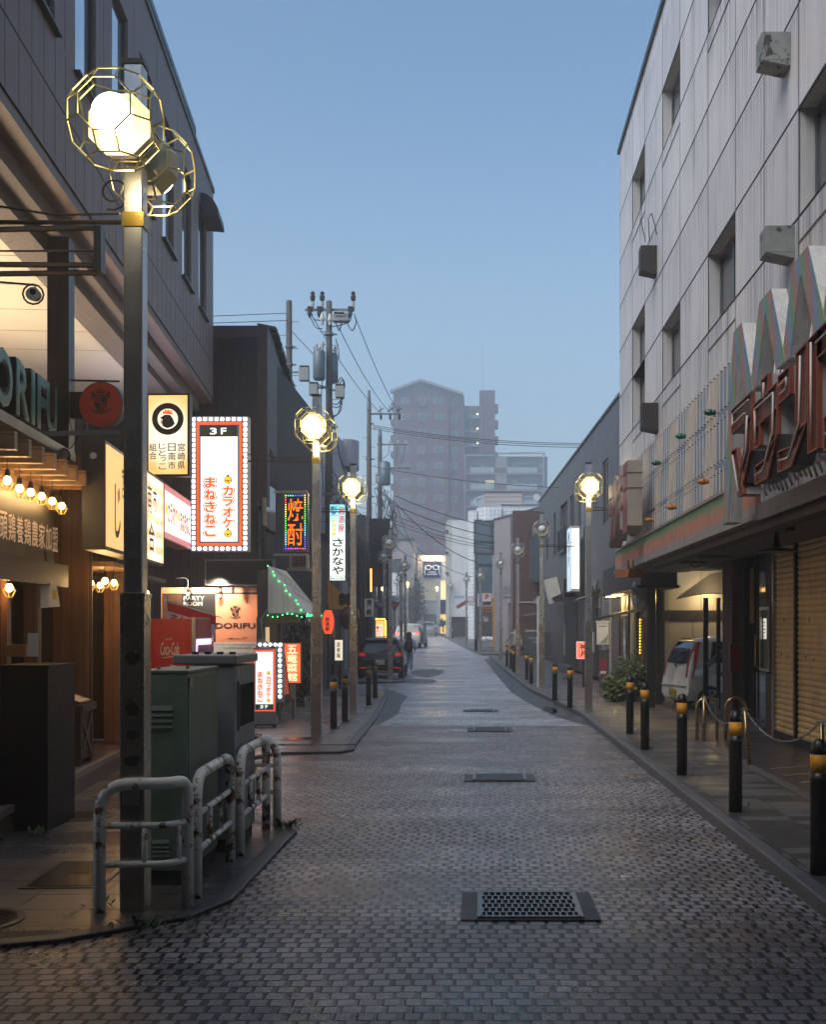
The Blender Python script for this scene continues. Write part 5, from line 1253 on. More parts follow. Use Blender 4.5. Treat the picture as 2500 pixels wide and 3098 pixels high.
def lamp(x, D, lit, label, arm=None, detail=True):
    key = (lit, detail)
    loc = (x, D, zr(D)+.1)
    if key in lampproto and arm is None: return dup(lampproto[key], loc, 0, label)
    t = thing('street_lamp', label, 'street lamp', loc, 0, 'twin-globe street lamps with wire cages')
    MB().box(-.078, .078, -.078, .078, -.08, 1.9).build('base_box', STEELD, t, bevel=.006)
    mb = MB(); mb.box(-.083, .083, -.083, .083, 1.885, 1.905); mb.box(-.03, .03, -.083, -.078, .42, .58); mb.build('base_trim', STEELD, t)
    MB().box(-.06, .06, -.06, .06, 1.905, 5.22).build('pole', STEEL, t, bevel=.008)
    MB().box(-.066, .066, -.066, .066, 5.22, 5.25).build('cap', BLKMET, t)
    MB().box(-.068, .068, -.068, .068, 4.2, 4.29).build('band', BRASSB, t)
    for s_ in (-1, 1):
        c = (0, .4*s_, LH_)
        mb = MB(); cage_geo(mb, c, .295, .0062 if detail else .0075, 5 if detail else 4)
        for q in (-.1, .1): mb.tube([(q, s_*.06, LH_+.12), (q, s_*.14, LH_+.12)], .01, 5); mb.tube([(q, s_*.06, LH_-.12), (q, s_*.14, LH_-.12)], .01, 5)
        mb.build('cage', CAGEW if lit else M('plain_cage', (.5, .51, .52), .35, .8, grain=.05, bs=0), t)
        gl = MB().ball((0, .48*s_, LH_), .122, 24, 14).build('globe', GLOBE_ON if lit else GLOBE_OFF, t, True)
        mb = MB(); n = 8; vs = []
        for r_, y in ((.1, .2), (.175, .22), (.2, .34)):
            for i in range(n): a = .3927+.7854*i; vs.append((r_*math.cos(a), s_*y, LH_+r_*math.sin(a)))
        mb.add(vs, [tuple(range(8))]+[(k*8+i, k*8+(i+1) % 8, k*8+8+(i+1) % 8, k*8+8+i) for k in range(2) for i in range(8)])
        mb.build('reflector', REFL, t)
        mb = MB(); mb.box(-.04, .04, min(s_*.06, s_*.19), max(s_*.06, s_*.19), LH_-.04, LH_+.04); mb.build('lamp_neck', STEEL, t)
    if lit:
        for s_ in (-1, 1): add_light('POINT', 'globe_light', t, (0, .5*s_, LH_-.2), 7, (1, .76, .4), .08)
    if arm:
        mb = MB(); l = arm
        mb.tube([(.0, 0, 4.245), (l, 0, 4.245)], .014, 6)
        sg = 1 if l > 0 else -1
        if detail:
            mb.tube([(sg*(.14+.11*math.cos(a)*(1-.035*k)), 0, 4.43+.11*math.sin(a)*(1-.035*k)) for k in range(20) for a in [(-1.2-k*.45)]], .007, 5)
            mb.tube([(sg*.1, 0, 4.3), (sg*.5, 0, 4.29), (sg*.95, 0, 4.36), (sg*1.1, 0, 4.33), (sg*1.12, 0, 4.27)], .008, 5)
        mb.build('banner_arm', M('rusty_pipe', (.04, .03, .024), .45, .5), t)
    if arm is None: lampproto[key] = t
    return t
n0 = lamp(-2.17, 7.6, True, 'nearest lit twin-globe lamp, towering over the white pipe guard at the left', -2.6)
mb = MB(); rr = random.Random(5)
def ragged(c, w_, h, y):
    return [(c[0]+w_*math.cos(a)*(1+rr.uniform(-.2, .1)), y, c[1]+h*math.sin(a)*(1+rr.uniform(-.2, .1))) for a in [6.2832*i/14 for i in range(14)]]
for (x, z, w_, h) in ((-.0, 1.5, .05, .042), (.0, 1.18, .045, .04), (.0, 1.02, .042, .03), (-.0, .86, .055, .035)): MB().quad(*ragged((x, z), w_, h, -.0795)).build('sticker', M('old_sticker', (.012, .012, .014), .7, var=.4), n0)
MB().box(-.062, .05, -.0805, -.079, .58, .73).build('pale_sticker', M('pale_sticker', (.33, .33, .34), .5, var=.3), n0)
lamp(-2.46, 18.2, True, 'second lit lamp on the left, in front of the big transformer pole', -1.05)
lamp(-2.65, 25.3, True, 'third lit lamp on the left, right of the tall blue and white izakaya sign', -1.5)
lamp(2.31, 25.5, True, 'lit lamp on the right pavement in front of the grey tiled building', 1.2)
lamp(1.87, 36.2, False, 'unlit lamp nearest the camera on the right side, by the red tiled wall', 1.0)
lamp(-3.08, 41.6, False, 'unlit lamp standing just behind the black hatchback')
for (x, D, lb_) in ((1.48, 46.6, 'unlit lamp hiding the head of the man in the pale jacket'), (1.04, 58.5, 'unlit lamp in front of the pinkish building on the right'), (.06, 75.3, 'unlit lamp beside the yellow parking sign'), (-.93, 87, 'unlit lamp by the cream wall with the blue street banner'), (-2.72, 111.7, 'smallest unlit lamp on the right side, near the far shop corner'),
                    (-4.1, 52, 'unlit lamp half hidden behind the lamp at the black hatchback'), (-3.75, 61, 'unlit lamp in front of the white minivan'), (-4.67, 72, 'unlit lamp just left of the one at the white minivan'), (-5.5, 83, 'small unlit lamp far up the left side above the minivan'), (-6.7, 98, 'faintest unlit lamp on the left, low in the row')):
    lamp(x, D, False, lb_)
lamp(-6.1, 102, True, 'distant lit lamp above the white minivan', None, False)
lamp(-4.32, 123, True, 'distant lit lamp at the corner of the white glasses shop', None, False)

# ------------------------------------------------------------ bollards
BOLB = M('bollard_black', (.012, .011, .011), .35, var=.4, vs=8, grain=.2, bs=.08); BOLY = M('bollard_yellow', (.62, .27, .01), .6, var=.3, vs=14, dirt=((.06, .035, .01), .68, 11))
BOLW = M('worn_yellow', (.3, .15, .02), .6, var=.3, dirt=((.012, .011, .011), .47, 9))
bol0 = None
def bollard(x, D, label, worn=False, z=None):
    global bol0
    loc = (x, D, (zr(D)+.1) if z is None else z)
    if bol0 is not None and not worn: return dup(bol0, loc, rnd.uniform(-.3, .3), label)
    t = thing('bollard', label, 'bollard', loc, 0, 'black bollards with a yellow band')
    MB().lathe([(.062, 0), (.061, .64), (.064, .645), (.064, .66), (.061, .665), (.06, .7)], 24).build('post', BOLB, t, True)
    MB().lathe([(.0605, .7), (.0605, .825)], 24).build('yellow_band', BOLW if worn else BOLY, t, True)
    MB().lathe([(.061, .825), (.06, .86), (.05, .9), (.03, .922), (.004, .93)], 24).build('cap', BOLB, t, True)
    mb = MB(); mb.tube(arc_pts((.075, .09), .05, 0, 6.283, 14, 'xz'), .008, 6, True); mb.bx((.075, 0, .02), (.05, .05, .03)); mb.build('ring_lock', M('chain_steel', (.4, .4, .4), .3, .95), t)
    if not worn: bol0 = t
    return t
for (x, D, lb_) in ((2.33, 8.26, 'nearest bollard, cut by the right edge of the picture'), (2.35, 11.05, 'bollard standing in front of the arched bike rails, second from the camera'), (2.32, 13.8, 'third bollard from the camera along the right kerb'), (2.28, 16.6, 'bollard left of the white minicar, the nearer of a close pair'), (2.4, 19.2, 'bollard left of the white minicar, the farther of a close pair'),
                    (2.0, 26.6, 'bollard just left of the lit right-hand lamp'), (1.84, 29.4, 'bollard midway between the two right-hand lamps in front of the tiled building'), (1.66, 38.6, 'bollard right of the lamp that hides the man'), (1.62, 41.2, 'upright bollard beside the lamp that hides the man, one step farther'), (1.33, 46.8, 'bollard against the lamp that hides the man'), (1.3, 49.5, 'middle one of three small bollards at the side road'), (1.2, 52.5, 'farthest of three small bollards at the side road'), (-2.35, 105, 'tiny distant bollard before the dark shop shutter')):
    bollard(x, D, lb_)
bollard(-2.47, 20.4, 'left-side bollard with a clean yellow band, nearest on that pavement')
bollard(-2.48, 22.2, 'left-side bollard with a torn yellow band', True)
bollard(-2.53, 27.5, 'left-side bollard in front of the bumper of the black hatchback', True)
bollard(-2.65, 30.6, 'left-side bollard in front of the number plate of the black hatchback', True)
# bike rails, chain posts, chain
BRS = M('bronze_steel', (.36, .27, .15), .28, .95, var=.3)
def arch(x, D, w_, label):
    t = thing('bike_rail', label, 'bike rail', (x, D, .1), 0, 'arched bike rails by the shutters')
    pts = [(0, 0, -.05), (0, 0, .46)]+[(w_/2-w_/2*math.cos(a), 0, .48+w_/2*math.sin(a)*1.0) for a in [math.pi*i/12 for i in range(13)]]+[(w_, 0, .46), (w_, 0, -.05)]
    MB().tube(pts, .024, 10).build('hoop', BRS, t, True)
arch(3.25, 18.0, .3, 'left arched bike rail, beside the slanted chain post'); arch(3.68, 18.0, .3, 'right arched bike rail, behind the second bollard')
posts = [((3.3, 17.7), .66, (0, .0)), ((3.3, 14.75), .68, (-.05, 0)), ((3.58, 12.6), .7, (0, 0))]
for (c, h, ln), lb_ in zip(posts, ('slim chain post in front of the left arched bike rail', 'leaning chain post behind the second bollard', 'chain post rising above the nearest bollard')):
    t = thing('chain_post', lb_, 'chain post', (c[0], c[1], .1), 0, 'chain posts by the shutters')
    MB().tube([(0, 0, -.02), (ln[0], ln[1], h)], .026, 10).build('tube', BRS, t, True)
    mb = MB(); mb.tube([(ln[0]-.06, 0, h), (ln[0]+.06, 0, h)], .008, 6); mb.lathe([(.032, 0), (.028, .02)], 10, (ln[0], 0, h)); mb.build('cap', M('chain_steel', (.4, .4, .4), .3, .95), t)
CHN = M('chain_steel', (.4, .4, .4), .3, .95)
def chain(a, b_, sag, label):
    mb = MB(); a, b_ = Vector(a), Vector(b_); n = int((b_-a).length*1.15/.032)
    f = lambda t: a.lerp(b_, t)-Vector((0, 0, sag*4*t*(1-t)))
    for i in range(n):
        p, q = f(i/n), f((i+1)/n); c = (p+q)/2; d = (q-p).normalized(); s_ = d.orthogonal().normalized() if i % 2 else d.cross(d.orthogonal()).normalized()
        mb.tube([c+d*.021*math.cos(k*1.0472)+s_*.011*math.sin(k*1.0472) for k in range(6)], .0042, 4, True)
    tag(mb.build('chain', CHN), label, 'chain', 'steel chains between the posts')
chain((3.3, 17.7, .77), (3.25, 14.75, .79), .28, 'sagging steel chain behind the second bollard, between the two farther posts')
chain((3.25, 14.75, .79), (3.58, 12.6, .81), .3, 'sagging steel chain in front of the ochre shutter')
chain((3.58, 12.6, .81), (3.7, 9.5, .8), .3, 'steel chain running out of the picture beyond the nearest bollard')
# ------------------------------------------------------------ LEFT middle: vending machine, signs, dark building, tent shop
RV = M('vending_red', (.5, .018, .024), .35, var=.2, streak=.25, bs=.02)
p = P(456, 1995, 15.9); X1 = P(584, 1900, 15.9).x; zb = zr(16)+.1
v = thing('vending_machine', 'red drinks machine with a white script logo on its side, lit front facing the street', 'vending machine', (p.x, 15.9, zb))
W_ = X1-p.x
MB().box(0, W_, 0, 1.05, 0, 1.88).build('body', RV, v, bevel=.01)
mb = MB(); put_text(mb, 'Coca-Cola', .24*W_, .7*W_, 1.38, 1.56, -.006, .012, .28); put_text(mb, 'ecoる', .36*W_, .52*W_, 1.585, 1.625, -.006, .02)
mb.add([(.25*W_, -.006, 1.36), (.33*W_, -.006, 1.35), (.5*W_, -.006, 1.37), (.69*W_, -.006, 1.36), (.5*W_, -.006, 1.355), (.33*W_, -.006, 1.335)], [tuple(range(6))])
mb.build('script', M('white_ink', (.6, .58, .54), .6), v)
mb = MB(); rot = Matrix.Rotation(R(-10), 3, 'Y')
mb.bx((.62*W_, -.004, 1.17), (.19, .004, .13), Matrix.Rotation(R(14), 3, 'Y')); mb.bar((.6*W_, -.004, 1.1), (.5*W_, -.004, .8), .004, .014); mb.build('placard', M('cream_placard', (.62, .56, .46), .6), v)
mb = MB(); s0 = 0; put_text(mb, '北極みたいに', -.075, .075, .01, .04, -.009, .0); put_text(mb, '冷えてるよ。', -.075, .065, -.035, -.005, -.009, .0)
mb.xf(Matrix.Translation((.62*W_, 0, 1.17)) @ Matrix.Rotation(R(14), 4, 'Y')); mb.build('placard_print', M('red_brown_ink', (.25, .07, .03), .5), v)
MB().box(W_+.001, W_+.05, .0, 1.05, .0, 1.9).build('front_frame', M('silver_edge', (.42, .42, .42), .4, .5), v)
mb = MB(); mb.box(W_+.051, W_+.06, .05, 1.0, 1.62, 1.87); mb.box(W_+.051, W_+.06, .05, 1.0, .2, .75); mb.build('front_panel', RV, v)
mb = MB(); mb.box(W_+.051, W_+.056, .06, .99, .8, 1.6); mb.build('display', E('display_violet', (.85, .7, 1), 1.3), v)
for j in range(3):
    for i in range(8): MB().lathe([(.03, 0), (.03, .12), (.015, .16)], 8, (W_+.075, .12+.11*i, .84+.26*j)).build('sample_bottle', M('bottle_mix', (.35, .16, .2), .3, var=.8, vs=9), v)
fl = thing('banner_flag', 'red banner with a white top and white kana, leaning beside the drinks machine', 'banner', (-4.36, 16.9, zr(17)+.1), R(-8))
m, nt, b = newmat('banner_red'); b.inputs['Base Color'].default_value = (.6, .012, .025, 1); b.inputs['Roughness'].default_value = .7
mb = MB(); vs = []; nx = 10; nz = 14
def fp(i, j): # cloth hung from a slanted rod
    u = i/nx; t_ = j/nz; return (u*.72-.18*t_*1.0, -.02+.035*math.sin(u*7+t_*3), 2.12-.2*u-1.55*t_*1.0)
for j in range(nz+1):
    for i in range(nx+1): vs.append(fp(i, j))
mb.add(vs, [(j*(nx+1)+i, j*(nx+1)+i+1, (j+1)*(nx+1)+i+1, (j+1)*(nx+1)+i) for j in range(nz) for i in range(nx)])
cl = mb.build('cloth', m, fl, True)
mb = MB(); vs = []
for j in (1, 2, 3, 4):
    for i in range(nx+1): q = fp(i, j*.72+.4); vs.append((q[0], q[1]-.012, q[2]))
mb.add(vs, [(j*(nx+1)+i, j*(nx+1)+i+1, (j+1)*(nx+1)+i+1, (j+1)*(nx+1)+i) for j in range(3) for i in range(nx)]); mb.build('white_top', M('banner_white', (.7, .66, .62), .7, bs=0), fl, True)
def cloth_text(name, s, u0, u1, t0, t1, mat, col=False):
    mb = MB(); (put_column if col else put_text)(mb, s, u0, u1, -t1, -t0, 0, .03)
    mb.v = [(lambda q: (q[0], q[1]-.02, q[2]))(fp(a*nx, -c*nz)) for a, _, c in mb.v]; mb.build(name, mat, fl)
cloth_text('kana', 'まねきは!', .08, .92, .085, .19, M('red_ink', (.4, .01, .02), .6))
cloth_text('white_kana', '敢歌', .12, .5, .28, .72, M('banner_white', (.7, .66, .62), .7), True); cloth_text('white_kana', '店内もマイク', .6, .84, .26, .86, M('banner_white', (.7, .66, .62), .7), True)
mb = MB(); mb.tube([(-.02, 0, 0), (-.02, 0, 2.25)], .012, 6); mb.tube([(-.06, 0, 2.16), (.8, 0, 1.9)], .008, 6); mb.build('pole', M('banner_pole', (.5, .5, .48), .4), fl)

# dark corrugated building
CORR = M('corrugated_black', (.018, .02, .026), .4, .3, var=.2, bs=.05)
BRNP = M('maroon_post', (.03, .017, .016), .5, var=.3)
db = thing('corrugated_building', 'black corrugated building behind the karaoke sign, with a ragged tiled roof edge', 'building', (-4.97, 27, zr(27)))
mb = MB(); vs = []; n = 70; x0 = -4.2
for i in range(n+1):
    x = x0+(-x0)*i/n*1.0
    for (dx, dy) in ((0, 0), (.02, 0), (.028, .022), (.05, .022)): vs.append((x+dx, dy))
vs = [v_ for v_ in vs if v_[0] <= 0]
k = len(vs); mb.add([(a, c, 1.0) for a, c in vs]+[(a, c, 8.35) for a, c in vs], [(i, i+1, i+1+k, i+k) for i in range(k-1)]); mb.build('front_cladding', CORR, db)
mb = MB(); mb.box(-4.2, 0, .05, 9.5, .0, 8.3); mb.build('core', M('near_black', (.01, .01, .011), .7), db)
mb = MB(); mb.box(-4.2, -.0, -.04, .1, 8.36, 8.62); mb.build('parapet', BRNP, db)
mb = MB(); mb.box(.0, .22, -.03, .3, 4.6, 8.62); mb.build('corner_post', BRNP, db)
dl_ = -.0935
def sp(D, off=0): return dl_*(D-27)+.22+off
mb = MB(); mb.add([(sp(27), 0.3, 5.95), (sp(36.2), 9.2, 5.75), (sp(36.2), 9.2, 8.55), (sp(27), .3, 8.62), (sp(27)-.6, .3, 5.95), (sp(36.2)-.6, 9.2, 5.75), (sp(36.2)-.6, 9.2, 8.55), (sp(27)-.6, .3, 8.62)], [(0, 1, 2, 3), (0, 4, 5, 1), (3, 2, 6, 7), (1, 5, 6, 2), (0, 3, 7, 4)]); mb.build('upper_wall', M('maroon_wall', (.035, .024, .024), .55, var=.25, streak=.4), db)
mb = MB(); rr = random.Random(2)
for i in range(30):
    t_ = i/30; D = .3+8.9*t_
    mb.bx((sp(27+D)-.05, D+.15, 8.66+rr.uniform(-.03, .04)), (.42, .32, .05), Matrix.Rotation(R(rr.uniform(-8, 12)), 3, 'Y'))
mb.build('roof_tiles', M('ragged_tile', (.045, .05, .05), .6, var=.5), db)
mb = MB(); mb.box(-.3, -.05, .35, 9.2, 0, 5.9); mb.build('lower_wall', M('sooty_plaster', (.05, .046, .042), .7, var=.4, streak=.5), db)
for (a, c, z0, z1) in ((1.0, 2.4, 4.1, 5.3), (3.4, 4.8, 4.1, 5.3)):
    f = MB(); f.box(-.05, -.0, a, c, z0, z1); q = f.build('window', M('rust_frame', (.05, .04, .033), .6, .3), db); MB().box(-.002, .006, a+.08, c-.08, z0+.08, z1-.08).build('pane', GLASS, q)
mb = MB(); mb.tube([(.1, .2, .5), (.1, .2, 4.4), (.05, .2, 4.6)], .05, 8); mb.build('downpipe', M('rusty_pipe', (.04, .03, .024), .45, .5), db)
mb = MB(); mb.lathe([(.05, 0), (.05, .62)], 10, (.16, -.06, 4.15)); mb.build('pipe_sleeve', M('pale_sleeve', (.28, .25, .2), .6, var=.4), db)
ac = thing('air_conditioner', 'boxy pale air conditioner unit on a bracket behind the tent awning', 'air conditioner', P(903, 1719, 25.5))
MB().box(-.2, .2, 0, .3, 0, .3).build('case', M('old_cream', (.3, .28, .25), .55, var=.3, streak=.4), ac, bevel=.01)
mb = MB()
for i in range(8): mb.box(-.12, .15, -.012, .0, .04+.03*i, .05+.03*i)
for i in range(4): mb.box(-.12+.08*i, -.11+.08*i, -.015, -.012, .03, .27)
mb.build('fan_grille', DARK, ac); MB().box(-.24, .24, -.03, .33, -.05, -.001).build('bracket', M('old_cream', (.3, .28, .25), .55), ac)
# dot matrix sign 'shochu'
p, w_, h = at_sign(856, 1491, 932, 1668, 23.6)
t = board('led_matrix_sign', 'lit dot matrix sign with two orange kanji and rainbow dots round its edge', 'sign', p, R(-3), w_, h, .12, M('silver_case', (.22, .21, .2), .45, .6), M('matrix_black', (.012, .008, .006), .5, bs=0), .028)
def dots_from(s, nx_, nz_, x0, x1, z0, z1):
    """sample a glyph's outline mesh on a dot grid"""
    vs, fs = text_geo(s, 0, .012, 0); xs = [q[0] for q in vs]; ys = [q[1] for q in vs]; a, bb, c, d = min(xs), max(xs), min(ys), max(ys)
    tris = []
    for f in fs:
        for k_ in range(1, len(f)-1): tris.append((vs[f[0]], vs[f[k_]], vs[f[k_+1]]))
    out = []
    for i in range(nx_):
        for j in range(nz_):
            px, py = a+(bb-a)*(i+.5)/nx_, c+(d-c)*(j+.5)/nz_
            for A, B_, C_ in tris:
                d1 = (px-B_[0])*(A[1]-B_[1])-(A[0]-B_[0])*(py-B_[1]); d2 = (px-C_[0])*(B_[1]-C_[1])-(B_[0]-C_[0])*(py-C_[1]); d3 = (px-A[0])*(C_[1]-A[1])-(C_[0]-A[0])*(py-A[1])
                if not ((d1 < 0 or d2 < 0 or d3 < 0) and (d1 > 0 or d2 > 0 or d3 > 0)): out.append((x0+(x1-x0)*(i+.5)/nx_, z0+(z1-z0)*(j+.5)/nz_)); break
    return out
mb = MB(); kw = w_*.62
for ch, za, zb_ in (('焼', h*.52, h*.9), ('酎', h*.1, h*.48)):
    for (x, z) in dots_from(ch, 22, 24, -kw/2, kw/2, za, zb_): mb.bx((x, -.009, z), (kw/22*.8, .005, kw/22*.8))
mb.build('kanji_dots', E('led_orange', (1, .2, .02), 1.9), t)
import colorsys
cs = {}
for i in range(24):
    for s_ in (-1, 1):
        hue = (.62-.62*i/23+.12*(s_ > 0)) % 1; cs.setdefault(round(hue*6)/6, []).append((s_*(w_/2-.055), .05+(h-.1)*i/23))
for i in range(9):
    cs.setdefault(round((.4+.05*i)*6)/6, []).append((-w_/2+.055+(w_-.11)*i/8, h-.055)); cs.setdefault(round((.75+.03*i)*6)/6, []).append((-w_/2+.055+(w_-.11)*i/8, .055))
for k_, pts_ in cs.items():
    mb = MB()
    for (x, z) in pts_: mb.lathe([(.011, -.012), (.013, -.006)], 8, (x, 0, z), 'y')
    mb.build('border_dots', E('led_hue_%d' % round(k_*6), colorsys.hsv_to_rgb(k_, .88, 1), 2), t)
mb = MB(); mb.bar((-w_*.9, .06, h+.03), (w_*.45, .06, h+.03), .05, .04); mb.bar((-w_*.9, .06, -.06), (w_*.45, .06, -.06), .05, .04); mb.build('arms', M('pale_arm', (.35, .33, .3), .5, .3), t)
# tent awning
t = thing('tent_awning', 'white tent awning with green fairy lights over the small shop past the orange board', 'awning', (-3.93, 22.4, 0))
CAN = M('tent_canvas', (.78, .77, .72), .7, var=.12, streak=.45, bs=.05)
za, zc, pj = 2.92, 2.03, .72
mb = MB(); mb.quad((0, 0, za), (0, 2.1, za), (pj, 2.1, zc), (pj, 0, zc)); mb.quad((0, -.001, za), (pj, -.001, zc), (0, -.001, zc)); mb.quad((0, 2.1, za), (0, 2.1, zc), (pj, 2.1, zc)); mb.quad((0, 0, za-.02), (pj-.02, 0, zc+.005), (pj-.02, 2.1, zc+.005), (0, 2.1, za-.02)); mb.build('canvas', CAN, t)
mb = MB()
for i in range(4):
    for k in range(3): mb.box(.5+.38*i+.02*k, .58+.38*i+.02*k, 0, .003, .72-.2*k-.05*i, .86-.2*k-.05*i)
mb.v = [(pj*(1-z/.9*1.0)+.012 if False else (pj-(z/.9)*pj)+.012, x, zc+(z/.9)*(za-zc)+.012) for x, y, z in mb.v]; mb.build('lettering', M('brown_ink2', (.14, .05, .035), .6), t)
GLD = E('green_led', (.05, 1, .25), 7); mb = MB()
for i in range(11): mb.ball((pj*(i/10.)*.98+.03*math.sin(i*2), -.02, za-(za-zc)*i/10.-.02*(i % 2)), .011, 6, 4)
for i in range(16): mb.ball((pj+.01, 2.1*i/15., zc-.02-.025*(i % 2)), .011, 6, 4)
for i in range(9): mb.ball((pj*i/8., -.02, zc-.03-.03*math.sin(i*1.1)), .011, 6, 4)
mb.build('fairy_lights', GLD, t); mb = MB(); mb.tube([(pj, 0, zc), (pj, 2.1, zc)], .014, 6); mb.tube([(0, 0, zc), (pj, 0, zc)], .014, 6); mb.tube([(0, -.01, zc+.1), (-.12, -.05, zc-.1), (-.08, -.05, zc-.5), (.02, -.03, zc-.62)], .016, 6); mb.build('frame', M('grey_pipe', (.25, .25, .24), .4, .5), t)
MB().box(-.1, .5, .3, .7, zc-.16, zc-.04).build('under_box', M('yellow_wood', (.3, .17, .05), .5, var=.3), t)
s = thing('corner_shop', 'small shop under the tent awning with a lit doorway and wooden trim', 'shop front', (-4.0, 22.4, zr(22)+.1))
sep('post', M('grey_timber', (.1, .09, .08), .6, var=.4), s, [(-.15, 0, 0, .12, 0, 2.0), (-.15, 0, 1.9, 2.1, 0, 2.9)]); sep('lintel', M('grey_timber', (.1, .09, .08), .6, var=.4), s, [(-.16, -.02, .13, 1.9, 2.0, 2.9)])
MB().box(-.15, -.06, .13, 1.9, 0, 2.0).build('door', M('door_wood', (.12, .065, .03), .5, var=.3), s)
MB().box(-.05, -.04, .4, .8, .5, 1.8).build('lit_pane', E('lit_door', (1, .7, .35), .55), s)
mb = MB(); mb.lathe([(.02, .0), (.05, -.04), (.07, -.1), (.05, -.16)], 10); tag(mb.build('flood_lamp', M('chrome', (.5, .48, .45), .25, 1), None, loc=(-3.3, 23.2, 1.98)), 'small chrome lamp hanging under the edge of the tent awning', 'lamp')
# floor sign (karaoke) on wheels
p, w_, h = at_sign(772, 1951, 836, 2170, 20.7)
zb = zr(20.7)+.1; h = p[2]+h-zb
t = thing('floor_sign', 'lit karaoke floor sign with a white bulb frame standing on the left pavement', 'floor sign', (p[0]-.02, 20.7, zb), R(4))
w_ = .40
MB().box(-w_/2, w_/2, 0, .14, .05, h).build('case', M('floor_case', (.25, .25, .25), .4, .5), t, bevel=.006)
n_before = set(o.name for o in bpy.data.objects)
karaoke(t, w_*.94, h-.32, -.012, 'bottom')
for o in bpy.data.objects:
    if o.name not in n_before and o.parent == t: o.location.z = .29
mb = MB(); mb.prism([(-w_/2+.04, h), (w_/2-.1, h), (w_/2-.1, h+.06), (-w_/2+.16, h+.16), (-w_/2+.08, h+.16)], .1, 'y', .02); mb.box(w_/2+.005, w_/2+.14, .02, .12, .45, h+.02); mb.box(w_/2-.12, w_/2+.14, .02, .12, h+.021, h+.1); mb.build('bulb_frame', M('floor_case', (.25, .25, .25), .4, .5), t)
mb = MB()
for i in range(11): mb.ball((w_/2+.07, .01, .55+(h-.5)*i/10.), .028, 10, 6)
for i in range(5): mb.ball((-w_/2+.12+.09*i, .01, h+.06), .026, 10, 6)
mb.build('bulbs', E('floor_bulb', (.95, .95, 1), 7), t)
mb = MB()
for x in (-.17, .17): mb.lathe([(.03, -.012), (.03, .012)], 10, (x, .02, .03), 'y')
mb.box(-.22, .22, -.05, .2, .04, .06); mb.build('castors', BLKMET, t)
# red Chinese restaurant sign
p, w_, h = at_sign(852, 1944, 912, 2068, 24.4)
t = board('floor_sign', 'glowing red standing sign with four white vertical kanji', 'sign', p, R(-2), w_, h, .1, M('silver_case', (.22, .21, .2), .45, .6), grad_face('red_lit', (1, .16, .03), (.75, .05, .01), 1.2, (0, .4), (1, .7), .05, .45), .018)
mb = MB(); put_column(mb, '五竜菜館', -w_*.22, w_*.3, h*.05, h*.95, -.012, .03, .05); mb.build('kanji', E('kanji_cream', (1, .8, .5), 1.1), t)
mb = MB(); mb.box(-.06, .06, .02, .1, zr(24)+.1-p[2], -.001); mb.build('stand', M('pale_arm', (.35, .33, .3), .5, .3), t)
t = thing('menu_easel', 'dark slanted menu board between the floor sign and the red sign', 'menu board', (-3.62, 22.6, zr(22.6)+.1), R(70))
MB().box(-.3, .3, 0, .03, .35, 1.45).xf(Matrix.Rotation(R(-9), 4, 'X')).build('board', M('dark_board', (.035, .028, .022), .5), t)
mb = MB(); mb.bar((-.27, .0, 0), (-.27, -.0, .4), .03); mb.bar((.27, 0, 0), (.27, 0, .4), .03); mb.bar((0, .3, 0), (0, .12, 1.1), .03); mb.build('legs', M('grey_timber', (.1, .09, .08), .6), t)
MB().box(-.22, .22, -.02, -.006, .5, 1.3).xf(Matrix.Rotation(R(-9), 4, 'X')).build('red_print', E('red_menu', (.8, .1, .05), .25), t)
# pot plant
pt = thing('pot_plant', 'leafy plant in a pale pot beside the red sign', 'pot plant', (P(876, 2140, 24.6).x, 24.6, zr(24.6)+.1))
MB().lathe([(.05, 0), (.075, .2), (.07, .21), (.06, .17)], 16).build('pot', M('pale_pot', (.45, .42, .36), .6), pt, True)
PLF = M('plant_leaf', (.06, .12, .03), .45, var=.5, vs=12); mb = MB(); rr = random.Random(11)
for i in range(150):
    a = rr.uniform(0, 6.28); r_ = rr.uniform(0, .24)**1; b0 = Vector((r_*math.cos(a)+.04, r_*math.sin(a), .22+rr.uniform(0, .28)-r_*.6)); d = Vector((math.cos(a), math.sin(a), rr.uniform(-.5, .6))).normalized(); s_ = d.cross(Vector((rr.uniform(-.4, .4), 0, 1))).normalized(); l = rr.uniform(.05, .09)
    mb.quad(b0, b0+d*l*.5+s_*l*.3, b0+d*l, b0+d*l*.5-s_*l*.3)
mb.build('leaves', PLF, pt)
